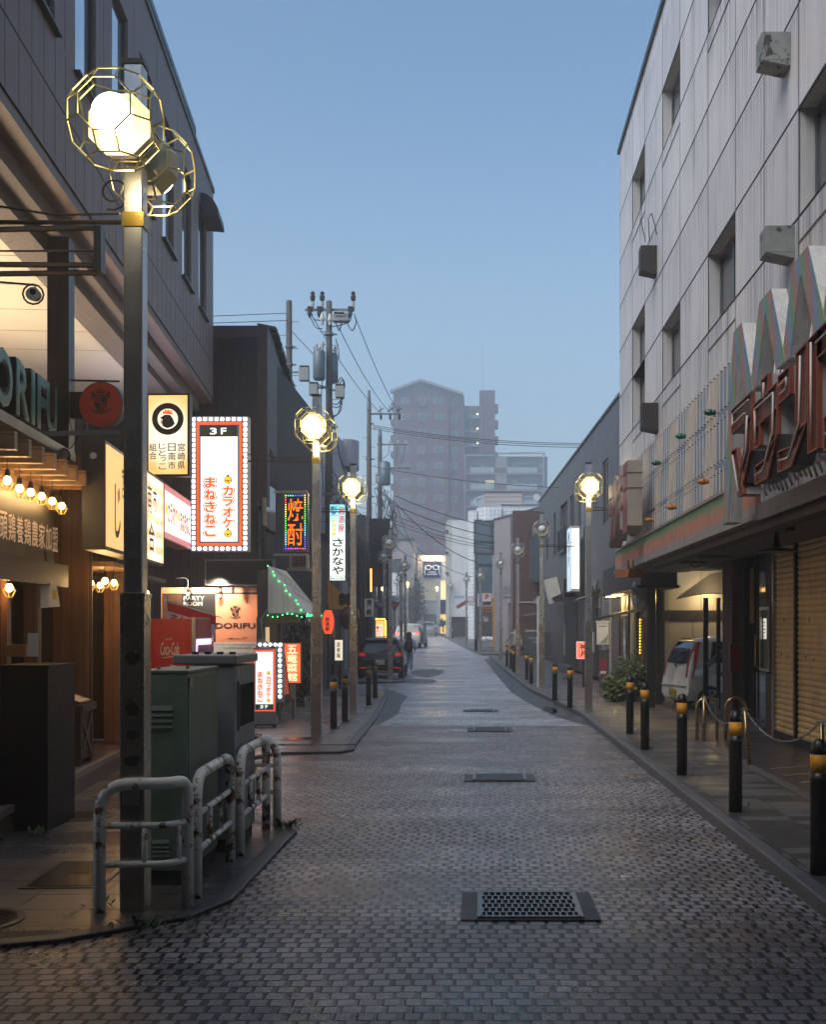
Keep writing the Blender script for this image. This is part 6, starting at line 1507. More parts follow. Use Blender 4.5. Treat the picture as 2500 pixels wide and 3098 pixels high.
# dark shrub mass
def foliage(name, label, cat, c, rad, n, mat, leaf=.09, seed=1, zmin=None, group=None, trunk=True):
    rr = random.Random(seed); t = thing(name, label, cat, (c[0], c[1], zmin if zmin is not None else c[2]-rad[2]), 0, group)
    base = t.location; mb = MB(); clumps = []
    for i in range(max(6, n//90)):
        a = rr.uniform(0, 6.28); e = rr.uniform(-1, 1); k = rr.uniform(.35, .92); clumps.append(Vector((rad[0]*k*math.cos(a)*math.sqrt(1-e*e), rad[1]*k*math.sin(a)*math.sqrt(1-e*e), rad[2]*k*e)))
    for i in range(n):
        q = rr.choice(clumps); s_ = min(rad)*.34; pnt = q+Vector((rr.gauss(0, s_), rr.gauss(0, s_), rr.gauss(0, s_)))
        d = Vector((rr.gauss(0, 1), rr.gauss(0, 1), rr.gauss(0, .7))).normalized(); sd_ = d.orthogonal().normalized(); l = leaf*rr.uniform(.6, 1.4)
        pnt = pnt+Vector(c)-Vector(base)
        if pnt.z < .0: pnt.z = rr.uniform(0, .15)
        mb.quad(pnt, pnt+d*l*.5+sd_*l*.32, pnt+d*l, pnt+d*l*.5-sd_*l*.32)
    mb.build('foliage', mat, t)
    if trunk:
        mb = MB()
        for i in range(5): a = i*1.26; mb.tube([(.06*math.cos(a), .06*math.sin(a), 0), (.2*rad[0]*math.cos(a), .2*rad[1]*math.sin(a), rad[2]*.7), (.6*rad[0]*math.cos(a), .6*rad[1]*math.sin(a), rad[2]*1.4)], [.03, .022, .008], 5)
        mb.build('stems', M('bark', (.05, .035, .025), .8), t)
    return t
IVY = M('dark_ivy', (.02, .035, .014), .5, var=.6, vs=4)
foliage('shrub', 'tall dark evergreen shrub behind the second lamp, past the tent awning', 'shrub', (-4.12, 27.6, 1.4), (.24, .6, 1.35), 2600, IVY, .1, 21, zr(27)+.1)
foliage('shrub', 'low clipped dark shrub at the foot of the tall evergreen', 'shrub', (-4.0, 27.0, .5), (.2, .4, .45), 900, IVY, .08, 22, zr(27)+.1)
# izakaya sign
p, w_, h = at_sign(996, 1524, 1047, 1758, 29.5)
t = board('lightbox_sign', 'tall blue-topped white izakaya lightbox with brush kana and a phone number', 'sign', p, R(-3), w_, h, .16, M('green_case', (.03, .05, .04), .4), E('izakaya_white', (.93, 1, .94), 1.05), .02)
m, nt, b = newmat('sky_blue_lit')
tc = nd(nt, 'ShaderNodeTexCoord'); sp2 = nd(nt, 'ShaderNodeSeparateXYZ'); nt.links.new(tc.outputs['Object'], sp2.inputs[0])
nt.links.new(ramp(nt, math_n(nt, 'DIVIDE', sp2.outputs[2], h), [(.5, (.93, 1, .94)), (.7, (.55, .85, .95)), (.97, (.1, .55, .68))]), b.inputs['Emission Color']); b.inputs['Emission Strength'].default_value = .85; b.inputs['Base Color'].default_value = (.3, .4, .4, 1)
MB().box(-w_/2+.022, w_/2-.022, -.009, -.006, h*.48, h-.022).build('blue_top', m, t)
mb = MB(); put_column(mb, 'さかなや', -w_*.3, w_*.36, h*.08, h*.56, -.014, .035, .06); put_text(mb, '84-5300', -w_*.42, w_*.42, h*.018, h*.05, -.014, .01); mb.box(-w_/2, w_/2, -.016, -.013, h*.062, h*.068); mb.build('brush_kana', INK, t)
mb = MB(); put_column(mb, '居酒屋', .02, w_*.42, h*.63, h*.96, -.014, .03, .06); mb.build('red_kanji', E('red_kanji', (.75, .1, .03), .6), t)
mb = MB(); put_column(mb, '割烹', -w_*.42, -w_*.04, h*.84, h*.97, -.014, .02, .04); mb.build('navy_seal', M('navy_ink', (.02, .016, .04), .5), t)
mb = MB(); put_column(mb, '刺身焼鳥', -w_*.38, -w_*.06, h*.58, h*.8, -.014, .04, .02); mb.build('yellow_kanji', E('yellow_kanji', (.9, .75, .15), .7), t)
mb = MB(); mb.bar((-w_*.55, .08, h*.07), (w_*.8, .08, h*.07), .02); mb.build('bracket', M('pale_arm', (.35, .33, .3), .5, .3), t)

# low shops beyond the side alley
GRP = M('old_plaster', (.17, .155, .14), .7, var=.25, streak=.5); BLKW = M('black_timber', (.016, .013, .012), .55, var=.3)
kz = zr(40)
k = thing('izakaya_house', 'narrow dark izakaya with an orange awning, red lantern and timber front', 'house', (-4.7, 37.2, kz), R(95))
mb = MB(); mb.box(0, 7, .0, 5, 0, 4.6); mb.build('wall', GRP, k)
mb = MB(); mb.box(-.05, 7.0, -.04, -.001, 0, 2.6); mb.build('timber_front', BLKW, k)
mb = MB(); mb.add([(-.2, -.35, 4.55), (7.2, -.35, 4.55), (7.2, 2.5, 5.9), (-.2, 2.5, 5.9), (-.2, 5.3, 4.55), (7.2, 5.3, 4.55)], [(0, 1, 2, 3), (3, 2, 5, 4), (0, 3, 4), (1, 5, 2)]); mb.build('roof', M('grey_rooftile', (.05, .052, .058), .55, var=.3), k)
mb = MB(); mb.box(-.03, -.001, -.02, 5, 0, 4.5); mb.build('side_wall', M('dim_cream', (.24, .21, .17), .7, var=.2, streak=.3), k)
mb = MB(); mb.add([(-.1, -.02, 3.35), (2.6, -.02, 3.35), (2.6, -.95, 2.45), (-.1, -.95, 2.45), (-.1, -.95, 2.2), (2.6, -.95, 2.2), (-.1, -.02, 2.45)], [(0, 1, 2, 3), (3, 2, 5, 4), (0, 3, 6)]); mb.build('awning', M('orange_canvas', (.8, .34, .06), .6, var=.15, streak=.3), k)
mb = MB(); put_text(mb, '韓', .55, .95, 2.55, 2.95, 0, .04); mb.v = [(x-.5 if False else -.105, -.75+(x-.55), z) for x, y, z in mb.v]; mb.build('awning_kanji', INK, k)
mb = MB(); mb.box(3.2, 4.4, -.05, -.041, .9, 2.1); mb.build('lit_window', E('warm_window', (1, .62, .25), .5), k)
def lantern(p, r_, h, label, mat, s):
    t = thing('paper_lantern', label, 'paper lantern', p, 0, 'red paper lanterns of the dark izakaya')
    pr_ = [(r_*.45, 0)]+[(r_*(.55+.45*math.sin(math.pi*(i+.5)/12)), h*(i+.5)/12) for i in range(12)]+[(r_*.45, h)]
    MB().lathe(pr_, 18).build('paper', mat, t, True)
    mb = MB(); mb.lathe([(r_*.48, -.03), (r_*.48, .02)], 14); mb.lathe([(r_*.48, h-.02), (r_*.48, h+.03)], 14); mb.tube([(0, 0, h), (0, 0, h+.15)], .01, 4); mb.build('hoops', BLKMET, t)
    mb = MB(); put_column(mb, '居酒屋', -r_*.35, r_*.35, h*.12, h*.7, -r_*1.02, .03); mb.build('kanji', INK, t)
q = P(993, 1918, 34)
lantern((q.x, 34, q.z), .17, .68, 'glowing red paper lantern beside the second lamp pole', E('lantern_lit', (1, .1, .03), .9), 1)
q = P(1050, 1900, 36.6); lantern((q.x, 36.6, q.z), .24, .6, 'dark red unlit paper lantern under the orange awning', M('lantern_dim', (.14, .012, .01), .5), 0)
p, w_, h = at_sign(1106, 1811, 1128, 1866, 38.4)
t = board('hanging_sign', 'grey-white hanging sign with two bold vertical kanji', 'sign', p, R(-2), w_*1.3, h, .1, M('sign_grey', (.35, .37, .36), .5), M('sign_pale', (.52, .55, .53), .5, bs=0), .012)
mb = MB(); put_text(mb, '男', -w_*.35, w_*.35, h*.58, h*.93, -.01, .03); put_text(mb, '爵', -w_*.35, w_*.35, h*.08, h*.42, -.01, .03); mb.build('kanji', INK, t)
mb = MB(); mb.tube([(w_*.6, .05, h*.9), (w_*1.6, .05, h*.9)], .012, 5); mb.build('arm', M('pale_arm', (.35, .33, .3), .5, .3), t)
q = P(1004, 1970, 33.4); t = board('menu_lightbox', 'small cream lit menu box beside the glowing lantern', 'sign', (q.x+.08, 34.4, q.z-.3), R(-4), .26, .62, .08, BLKC, E('cream_lit', (1, .88, .66), .8), .02)
mb = MB(); put_column(mb, '酒肴麺', -.06, .04, .08, .55, -.01, .02); mb.build('kanji', INK, t)
p, w_, h = at_sign(1136, 1876, 1165, 1926, 47)
t = board('floor_sign', 'yellow lit beer sign ringed by orange bulbs behind the black hatchback', 'sign', p, R(-2), w_, h, .1, M('yellow_case', (.3, .18, .03), .5), E('beer_yellow', (1, .62, .12), .95), .02)
MB().box(-w_*.44, w_*.25, -.01, -.006, h*.02, h*.72).build('white_panel', E('white_lit', (1, .9, .8), .95), t)
mb = MB(); put_column(mb, '生ビ', 0, w_*.22, h*.2, h*.68, -.014, .02); mb.build('kanji', INK, t); mb = MB(); put_column(mb, '180', -w_*.4, -w_*.1, h*.06, h*.66, -.014, .03); mb.build('price', E('red_price', (.9, .12, .03), .7), t)
mb = MB()
for i in range(8): mb.ball((w_/2+.03, -.0, h*.1+h*.95*i/8.), .032, 8, 6)
for i in range(4): mb.ball((-w_*.4+w_*.8*i/3., -.0, h+.04), .032, 8, 6)
mb.build('bulbs', E('amber_bulb', (1, .5, .06), 8), t); MB().box(-.2, .2, .02, .09, zr(47)+.1-p[2], -.001).build('stand', BLKMET, t)
bs_ = thing('slanted_stand', 'black two-legged stand with a slanted grey top by the alley mouth', 'stand', (P(1018, 2060, 35.5).x, 35.5, zr(35.5)+.1), R(15))
sep('leg', BLKMET, bs_, [(-.14, -.08, 0, .06, 0, .75), (.08, .14, 0, .06, 0, .7)]); MB().bx((0, 0, .8), (.3, .5, .05), Matrix.Rotation(R(12), 3, 'Y')).build('top', M('grey_arm', (.1, .1, .1), .5, .3), bs_)
# black two-storey house and purple-white block behind
h2 = thing('black_house', 'dark two-storey house with tall windows beyond the izakaya', 'house', (-5.35, 46, 0), R(94))
mb = MB(); mb.box(0, 12, 0, 6, 0, 6.2); mb.build('wall', GRP, h2)
mb = MB(); mb.box(-.02, 12, -.06, -.001, 0, 3.0); mb.build('ground_floor', BLKW, h2)
mb = MB(); mb.add([(-.3, -.4, 6.15), (12.2, -.4, 6.15), (12.2, 3, 7.6), (-.3, 3, 7.6), (-.3, 6.4, 6.15), (12.2, 6.4, 6.15)], [(0, 1, 2, 3), (3, 2, 5, 4), (0, 3, 4), (1, 5, 2)]); mb.build('roof', M('grey_rooftile', (.05, .052, .058), .55), h2)
for i in range(5): window(h2, .6+2.2*i, 1.9+2.2*i, 3.7, 5.5, -.07, BLKF, GLASS, .07, 1)
pb = thing('mauve_building', 'pale mauve building with recessed windows behind the transformer pole', 'building', (-6.0, 38, 0), R(87.6))
MAUVE = M('mauve_tile', (.36, .33, .38), .55, var=.12, streak=.25)
us = [0, 4.2, 5.4, 6.6, 7.8, 12.2]; facade('wall', MAUVE, pb, us, [0, 5.2, 6.2, 7.7, 9.3], {(1, 2), (3, 2)}, .5)
MB().box(0, 12.2, .52, 9, 0, 9.25).build('core', MAUVE, pb); MB().box(-.01, 0, 0, 9, 0, 9.3).build('end_wall', MAUVE, pb)
for a, c in ((4.2, 5.4), (6.6, 7.8)): window(pb, a, c, 6.2, 7.7, .4, BLKF, GLASS, .06, 1)
mb = MB(); pts = [(0, 0)]+[(-.55-.3*math.sin(a) if False else -.55*math.sin(a), .75-.75*math.cos(a)) for a in [math.pi*i/10 for i in range(11)]]
mb.prism([(12.2-.0+0*a, a) if False else (c+10.9, a) for a, c in pts[1:]], 1.1, 'z', 8.3); mb.build('bay_drum', MAUVE, pb)
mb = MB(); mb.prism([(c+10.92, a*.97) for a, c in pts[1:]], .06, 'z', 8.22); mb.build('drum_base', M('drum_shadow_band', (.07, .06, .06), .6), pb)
for i, (xx, z) in enumerate(((1.1, 7.4),)): window(pb, 1.0, 2.0, 6.6, 7.9, -.05, ALU, GLASSL, .05, 0)
# ------------------------------------------------------------ RIGHT middle: timber house, grey tiled building
GTILE = brick_mat('grey_tile', (.115, .112, .125), (.085, .083, .095), (.05, .05, .055), .22, .075, .008, .55, bs=.3)
gb = thing('tiled_building', 'grey brick-tiled building with tall dark windows and a recessed balcony', 'building', (4.07, 33.2, 0), R(-90)+R(1.6))
# local x runs toward the camera; x = -(D-33.2)
gus = [-31, -29.6, -28.6, -26.6, -25.6, -22.6, -21.6, -19.4, -16.4, -15.2, -13.6, -12.4, -10.6, -9.2, -5.2, -3.9, 0]
gzs = [0, 3.9, 4.5, 5.0, 7.0, 7.35, 8.4]
gh = {(1, 3), (3, 3), (5, 3), (9, 3), (11, 3), (13, 3)}
gh |= {(7, 2), (7, 3)}
us2 = gus; facade('wall', GTILE, gb, us2, [3.0, 3.9, 4.6, 5.0, 7.0, 7.35, 8.4], {(i, j) for i in (1, 3, 5, 9, 11) for j in (3,)} | {(7, 3), (14, 3)}, .14)
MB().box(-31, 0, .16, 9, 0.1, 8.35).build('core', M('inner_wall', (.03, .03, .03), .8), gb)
MB().box(-.02, 0, 0, 9, 0, 8.4).build('end_wall', GTILE, gb)
for (i) in (1, 3, 5, 9, 11, 14): window(gb, us2[i], us2[i+1], 5.0, 7.0, .05, BLKF, GLASSL, .09, 1)
mb = MB(); mb.box(us2[7], us2[8], -.12, -.09, 4.98, 5.9); mb.build('balcony_glass', GLASS, gb)
mb = MB(); mb.box(us2[7], us2[8], -.14, -.07, 5.9, 5.96); mb.box(us2[7], us2[8], -.14, -.07, 4.9, 4.98)
for i in range(9): mb.box(us2[7]+.375*i-.015, us2[7]+.375*i+.015, -.135, -.075, 4.98, 5.9)
mb.build('balcony_rail', BLKF, gb)
MB().box(us2[7], us2[8], .12, .155, 5.0, 7.0).build('balcony_recess', M('dark_plum', (.03, .022, .026), .6), gb)
MB().box(-31.05, .03, -.05, .2, 8.4, 8.48).build('coping', M('dark_coping', (.05, .05, .055), .5), gb)
PLUM = brick_mat('plum_tile', (.05, .032, .038), (.04, .026, .03), (.02, .015, .016), .22, .075, .008, .5)
mb = MB(); mb.box(-31, -7.0, .0, .1, .1, 2.99); mb.build('ground_floor', PLUM, gb)
mb = MB(); mb.box(-6.0, 0, .02, .1, .1, 2.99); mb.build('ground_wall', GTILE, gb)
mb = MB(); mb.box(-7.0, -6.0, -.0, .1, 2.4, 2.99); mb.box(-5.0, -4.9, -.03, .05, .1, 2.95); mb.box(-3.4, -3.3, -.03, .05, .1, 2.95); mb.build('door_trim', M('cream_trim', (.3, .28, .25), .6), gb)
roller(gb, -4.9, -3.4, .1, 2.9, -.005, shutter_mat('grey_shutter', (.22, .215, .21)), .09)
MB().box(-6.95, -6.05, .05, .09, .1, 2.4).build('door', M('black_door', (.012, .012, .014), .4), gb)
mb = MB(); mb.prism([(-.7, 2.62), (-.02, 2.85), (-.02, 2.9), (-.7, 2.67)], 1.6, 'x', -7.6); mb.build('door_canopy', BLKMET, gb)
MB().box(-7.4, -6.3, -.05, -.002, 2.95, 3.3).build('blue_panel', M('blue_panel', (.03, .06, .08), .4), gb)
# timber-fronted shop within the tiled building
mb = MB(); mb.box(-17.5, -12.5, -.06, -.001, .1, 2.95); mb.build('timber_front', BLKW, gb)
mb = MB(); mb.prism([(-.9, 2.85), (0, 3.25), (0, 3.3), (-.9, 2.9)], 5.2, 'x', -17.6); mb.build('timber_canopy', BLKW, gb)
mb = MB(); mb.box(-16.9, -16.5, -.1, -.061, .6, 2.7); mb.build('pale_panel_board', M('pale_board', (.3, .28, .26), .7), gb)
mb = MB(); mb.box(-17, -13, -.5, .0, .0, .25); mb.build('doorstep', CONC, gb)
# signs on it
t = thing('wall_sign', 'lit white projecting sign with dark kanji on the grey tiled building', 'sign', (3.62, 44.6, 3.05), R(-90+1.6))
MB().box(-.1, 1.3, -.36, -.05, 0, 2.35).build('case', M('sign_white_case', (.5, .5, .48), .5), t)
MB().box(-.11, -.101, -.34, -.07, .1, 2.25).build('end_face', E('tube_white', (1, .97, .85), 1.1), t)
MB().box(1.301, 1.31, -.34, -.07, .1, 2.25).build('lit_face', E('tube_white', (1, .97, .85), 1.1), t)
MB().box(-.08, 1.28, -.37, -.361, .03, 2.3).build('face', E('pale_face', (.75, .9, 1), .45), t)
mb = MB(); put_column(mb, '鰻割烹', .35, .85, .9, 2.2, -.374, .01); mb.build('kanji', M('grey_ink', (.1, .12, .13), .5), t)
t = thing('leaning_sign', 'tilted pale box sign on a bracket under the tiled wall', 'sign', (2.95, 46.5, 2.72), R(-20))
rot = Matrix.Rotation(R(-14), 4, 'Y'); MB().box(-.28, .28, 0, .14, 0, .95).xf(rot).build('case', M('dull_case', (.42, .4, .35), .5, var=.2), t)
mb = MB(); mb.box(.3, .75, .05, .08, .2, .9); mb.build('bracket', BLKMET, t)
fb = thing('fire_alarm', 'white alarm plate with a lit red lamp on the plum tiles', 'alarm box', (3.72, 40.4, 1.05+zr(40)), R(-60))
MB().box(-.17, .17, 0, .06, 0, .68).build('plate', M('alarm_white', (.5, .48, .5), .5), fb)
MB().lathe([(.07, -.02), (.075, .0)], 14, (0, 0, .54), 'y').build('red_lamp', E('alarm_red', (1, .03, .04), 2.5), fb); MB().lathe([(.07, -.02), (.075, .0)], 14, (0, 0, .13), 'y').build('red_button', M('red_enamel', (.2, .012, .015), .35), fb)
t = board('standing_sign', 'small glowing red sign with two brush kanji, half hidden by the right-hand lamp', 'sign', (P(1766, 1993, 36.6).x, 36.6, P(1766, 1993, 36.6).z), R(-3), .42, .52, .1, E('pink_rim', (1, .5, .45), 1.0), grad_face('red_lit2', (1, .14, .03), (.8, .06, .01), 1.1, (0, .25), (1, 1), .05, .3), .02)
mb = MB(); put_column(mb, '神月', -.1, .12, .06, .46, -.012, .03); mb.build('kanji', INK, t); MB().box(-.03, .03, .02, .06, zr(36)+.1-t.location.z, -.001).build('post', BLKMET, t)
mbx = thing('mailbox', 'white wall mailbox with slanted black stripes beside the grey shutter', 'mailbox', P(1824, 1950, 33.6), R(-12))
MB().box(-.17, .17, 0, .2, 0, .62).build('body', M('mail_white', (.52, .52, .5), .4), mbx, bevel=.01); MB().box(-.19, .19, -.02, .22, .62, .66).build('lid', M('mail_white', (.52, .52, .5), .4), mbx)
mb = MB()
for i in range(4): mb.bar((-.06+.05*i, -.004, .04), (.0+.05*i, -.004, .04+.06*(i+1)), .004, .018)
mb.box(-.1, .12, -.004, -.001, .5, .52); mb.build('stripes', INK, mbx)
vp = thing('ticket_pillar', 'grey post with red and white label standing by the mailbox', 'pillar', (P(1828, 2060, 32.6).x, 32.6, zr(32.6)+.1), R(-10))
MB().box(-.12, .12, 0, .2, 0, 1.15).build('body', M('pillar_grey', (.07, .07, .075), .5), vp); MB().box(-.1, .06, -.005, -.001, .5, .95).build('label', M('red_label', (.3, .02, .04), .5), vp); MB().box(-.1, .06, -.008, -.005, .55, .62).build('label_stripe', M('white_ink', (.6, .58, .54), .6), vp); MB().box(-.14, .14, -.02, .22, 1.15, 1.19).build('top', M('pillar_grey', (.07, .07, .075), .5), vp)
# black-posted house
CREAM = M('cream_render', (.42, .38, .31), .75, var=.1, grain=.2, gs=60, bs=.3)
th = thing('timber_house', 'cream and black timbered restaurant with under-eave lamps behind the minicar', 'house', (4.05, 34.2, zr(30)+.1), R(-90))
# local x = 31.8 - D
mb = MB(); mb.box(-.2, 5.0, .0, .2, 0, 2.7); mb.build('front_wall', CREAM, th)
mb = MB(); mb.box(-.45, 7.7, -.5, .3, 2.72, 3.4); mb.build('dark_fascia', M('dark_siding', (.035, .036, .042), .6, var=.3, streak=.3), th)
mb = MB(); mb.box(-.5, 7.75, -.6, .35, 2.66, 2.72); mb.build('eave', BLKW, th)
sep('post', BLKW, th, [(x-.09, x+.09, -.06, .12, 0, 2.66) for x in (-.3, 1.75, 3.55, 4.9)]+[(7.4, 7.58, -.34, -.16, 0, 2.66), (6.1, 6.26, .05, .2, 0, 2.66)])
f = window(th, .25, 1.3, .55, 2.1, -.05, M('brown_frame', (.05, .035, .025), .5), GLASSL, .08, 0)
window(th, 4.15, 4.6, .75, 2.0, -.05, M('brown_frame', (.05, .035, .025), .5), GLASS, .05, 0)
mb = MB()
for i in range(12): mb.ball((4.4, -.08, 1.15+.075*i), .018, 6, 4)
mb.build('amber_lights', E('amber_string', (1, .45, .04), 7), th)
mb = MB(); mb.prism([(-1.1, 1.98), (0, 2.2), (0, 2.26), (-1.1, 2.04)], 2.0, 'x', 2.6); mb.build('porch_roof', BLKW, th)
sep('eave_lamp', E('eave_glow', (1, .72, .25), 9), th, [(-.1, .3, -.45, -.2, 2.64, 2.657), (1.3, 1.7, -.45, -.2, 2.64, 2.657), (5.0, 5.3, .0, .2, 2.64, 2.657), (5.12, 5.25, 1.3, 1.55, 2.64, 2.657)])
for x in (.1, 1.5, 5.3): add_light('POINT', 'eave_light', th, (x, -.2, 2.5), 10, (1, .7, .3), .08)
for x in (-.35, .75): MB().lathe([(.09, 0), (.11, .05), (.09, .13), (.02, .14), (.02, .25)], 10, (x, -.8, 2.72)).build('spot_head', BLKMET, th)
mb = MB(); mb.box(5.0, 5.1, .2, 5, 0, 3.3); mb.build('return_wall', CREAM, th)
mb = MB(); mb.box(5.1, 5.13, .28, 5, 1.95, 2.2); mb.box(5.1, 5.135, .2, .42, 0, 3.3); mb.build('timber_bands', BLKW, th)
mb = MB(); mb.box(5.102, 5.11, 1.1, 1.115, .0, 1.95); mb.box(5.102, 5.11, 2.1, 2.115, 0, 1.95); mb.box(5.102, 5.11, 1.3, 1.315, 2.2, 3.3); mb.build('wall_joint', M('joint_brown', (.12, .1, .08), .7), th)
MB().box(5.11, 5.16, .06, .16, .25, 2.0).build('yellow_strip', M('yellow_strip', (.45, .3, .1), .6), th)
add_light('POINT', 'yard_light', th, (5.5, 1.4, 2.5), 11, (1, .72, .34), .08)
bag = MB(); rr = random.Random(8); bag.ball((0, 0, 0), .3, 14, 10, (.85, .4, 1.35))
bag.v = [(x+rr.uniform(-.02, .02), y+rr.uniform(-.02, .02), z+rr.uniform(-.03, .03)) for x, y, z in bag.v]
tag(bag.build('wrapped_sign', M('plastic_wrap', (.2, .18, .18), .25, var=.5, vs=8), None, loc=P(1943, 1795, 27.6)), 'hanging sign bundled in crumpled grey plastic on the timber house', 'wrapped sign')
HB = M('hedge_leaf', (.032, .055, .014), .5, var=.6, vs=6); HB2 = M('bamboo_leaf', (.08, .1, .022), .5, var=.5, vs=8)
foliage('shrub', 'dark leafy bush in front of the timber house wall', 'shrub', (3.75, 29.6, .5), (.42, .9, .5), 4200, HB, .07, 31, zr(29)+.1)
foliage('shrub', 'yellow-green bamboo grass at the street side of the dark bush', 'shrub', (3.25, 29.0, .26), (.28, .5, .26), 1100, HB2, .13, 32, zr(29)+.1, None, False)
# outside stair with curved canopy
stc = thing('outside_stair', 'dark steel outside stair with a curved translucent canopy beside the brick pier', 'stair', (4.75, 24.6, .08))
mb = MB(); vs = []; n = 8
for i in range(n+1):
    t_ = i/n; y = 0; vs.append((-.75+1.5*t_, 0, 2.28+.12*math.sin(math.pi*t_)))
top = [(x+.9, 1.0, z+.55) for x, y, z in vs]; mb.add(vs+top, [(i, i+1, n+2+i, n+1+i) for i in range(n)]); cv = mb.build('canopy', M('smoky_sheet', (.34, .34, .37), .22, var=.3), stc)
cm_, nt, b = newmat('smoky_translucent'); b.inputs['Base Color'].default_value = (.55, .55, .6, 1); b.inputs['Transmission Weight'].default_value = .65; b.inputs['Roughness'].default_value = .45; b.inputs['IOR'].default_value = 1.1; cv.data.materials[0] = cm_
md = cv.modifiers.new('thick', 'SOLIDIFY'); md.thickness = .025
sep('post', BLKMET, stc, [(x-q, x+q, .0, .1, 0, 2.3) for x, q in ((-.12, .046), (.14, .034))])
mb = MB(); mb.bar((-.12, -.05, .92), (1.6, .9, 2.1), .06, .1); mb.bar((.1, -.3, .72), (1.6, .6, 1.8), .04, .05); mb.build('handrail', M('dark_steel', (.05, .055, .065), .3, .8), stc)
mb = MB(); mb.bar((0, -.05, .0), (1.7, .9, 1.3), .05, .3); mb.build('stringer', M('pale_stringer', (.14, .13, .12), .5, .3), stc)
for i in range(6): MB().bx((.35+.24*i, .5+.13*i, .16+.18*i), (.28, .9, .04)).build('tread', M('dark_steel', (.05, .055, .065), .3, .8), stc)

# ------------------------------------------------------------ vehicles
TYRE = M('tyre', (.012, .012, .012), .8, bs=.2); CGL = glass_dark('car_glass', (.012, .015, .018), .03, 1, 0)
ALLOY = M('alloy_wheel', (.35, .35, .36), .3, .9)
def carpaint(n_, c, metal=0, rough=.22): return M(n_, c, rough, metal, var=.06, vs=1.5, grain=.02, bs=0, coat=.8)
def loft_body(secs, name, mat, parent):
    """secs: (y, zb, zs, zt, wb, wm, ws, wr) from tail to nose"""
    vs = []; fs = []
    for (y, zb, zs, zt, wb, wm, ws, wr) in secs:
        half = [(wb*.9, zb), (wb, zb+.06), (wm, zb+(zs-zb)*.35), (wm, zb+(zs-zb)*.7), (ws, zs), (wr+(ws-wr)*.12, zt-(zt-zs)*.12), (wr*.82, zt), (wr*.3, zt+.012)]
        vs += [(x, y, z) for x, z in half]+[(-x, y, z) for x, z in reversed(half)]
    n = 16
    for i in range(len(secs)-1):
        for j in range(n): fs.append((i*n+j, i*n+(j+1) % n, (i+1)*n+(j+1) % n, (i+1)*n+j))
    fs += [tuple(range(n)), tuple((len(secs)-1)*n+j for j in range(n-1, -1, -1))]
    o = MB().add(vs, fs).build(name, mat, parent, True)
    cr = o.data.attributes.new('crease_edge', 'FLOAT', 'EDGE')
    for a_ in cr.data: a_.value = .42
    sm = o.modifiers.new('smooth', 'SUBSURF'); sm.levels = 2; sm.render_levels = 2
    return o
def glass_on(par, name, mat, q, off=.012, n=6, thick=0):
    """pane or lamp laid over the curved body; q = four corners"""
    a, b_, c, d = [Vector(v_) for v_ in q]; vs = []
    for j in range(n+1):
        for i in range(n+1): s_, t_ = i/n, j/n; vs.append((a*(1-s_)+b_*s_)*(1-t_)+(d*(1-s_)+c*s_)*t_)
    o = MB().add(vs, [(j*(n+1)+i, j*(n+1)+i+1, (j+1)*(n+1)+i+1, (j+1)*(n+1)+i) for j in range(n) for i in range(n)]).build(name, mat, par, True)
    body = [k for k in par.children if k.name.startswith('body')][0]
    sw = o.modifiers.new('fit', 'SHRINKWRAP'); sw.target = body; sw.wrap_method = 'NEAREST_SURFACEPOINT'; sw.wrap_mode = 'ABOVE_SURFACE'; sw.offset = off
    return o
def wheel(par, x, y, r, w_=.2):
    s_ = 1 if x > 0 else -1
    t = MB().lathe([(r*.62, -w_/2), (r*.93, -w_/2), (r, -w_*.35), (r, w_*.35), (r*.93, w_/2), (r*.62, w_/2)], 28, (x-s_*w_/2, y, r), 'x').build('wheel', TYRE, par, True)
    mb = MB(); mb.lathe([(r*.64, -.005), (r*.64, .0)], 24, (x-s_*.02, y, r), 'x'); mb.m(1)
    for k in range(7):
        a = .8976*k; mb.bar((x-s_*.002, y, r), (x-s_*.002, y+r*.6*math.cos(a), r+r*.6*math.sin(a)), .05, .012)
    mb.lathe([(r*.66, -.012), (r*.66, .006), (r*.58, .006), (r*.58, -.012)], 24, (x-s_*.002, y, r), 'x'); mb.build('rim', [M('wheel_dark', (.015, .015, .015), .6), ALLOY], t)
def plate(par, y, z, txt, yellow=False, rz=0):
    q = MB().box(-.165, .165, y-.012, y, z-.082, z+.082).build('number_plate', M('plate_yellow', (.55, .42, .02), .5, bs=0) if yellow else M('plate_white', (.62, .63, .62), .5, bs=0), par)
    mb = MB(); put_text(mb, txt, -.14, .14, z-.06, z+.025, y-.014, .015); put_text(mb, '富士山 300' if not yellow else '富士山 580', -.09, .09, z+.04, z+.07, y-.014, .005)
    mb.build('plate_number', INK if yellow else M('plate_green', (.02, .07, .04), .5), q)
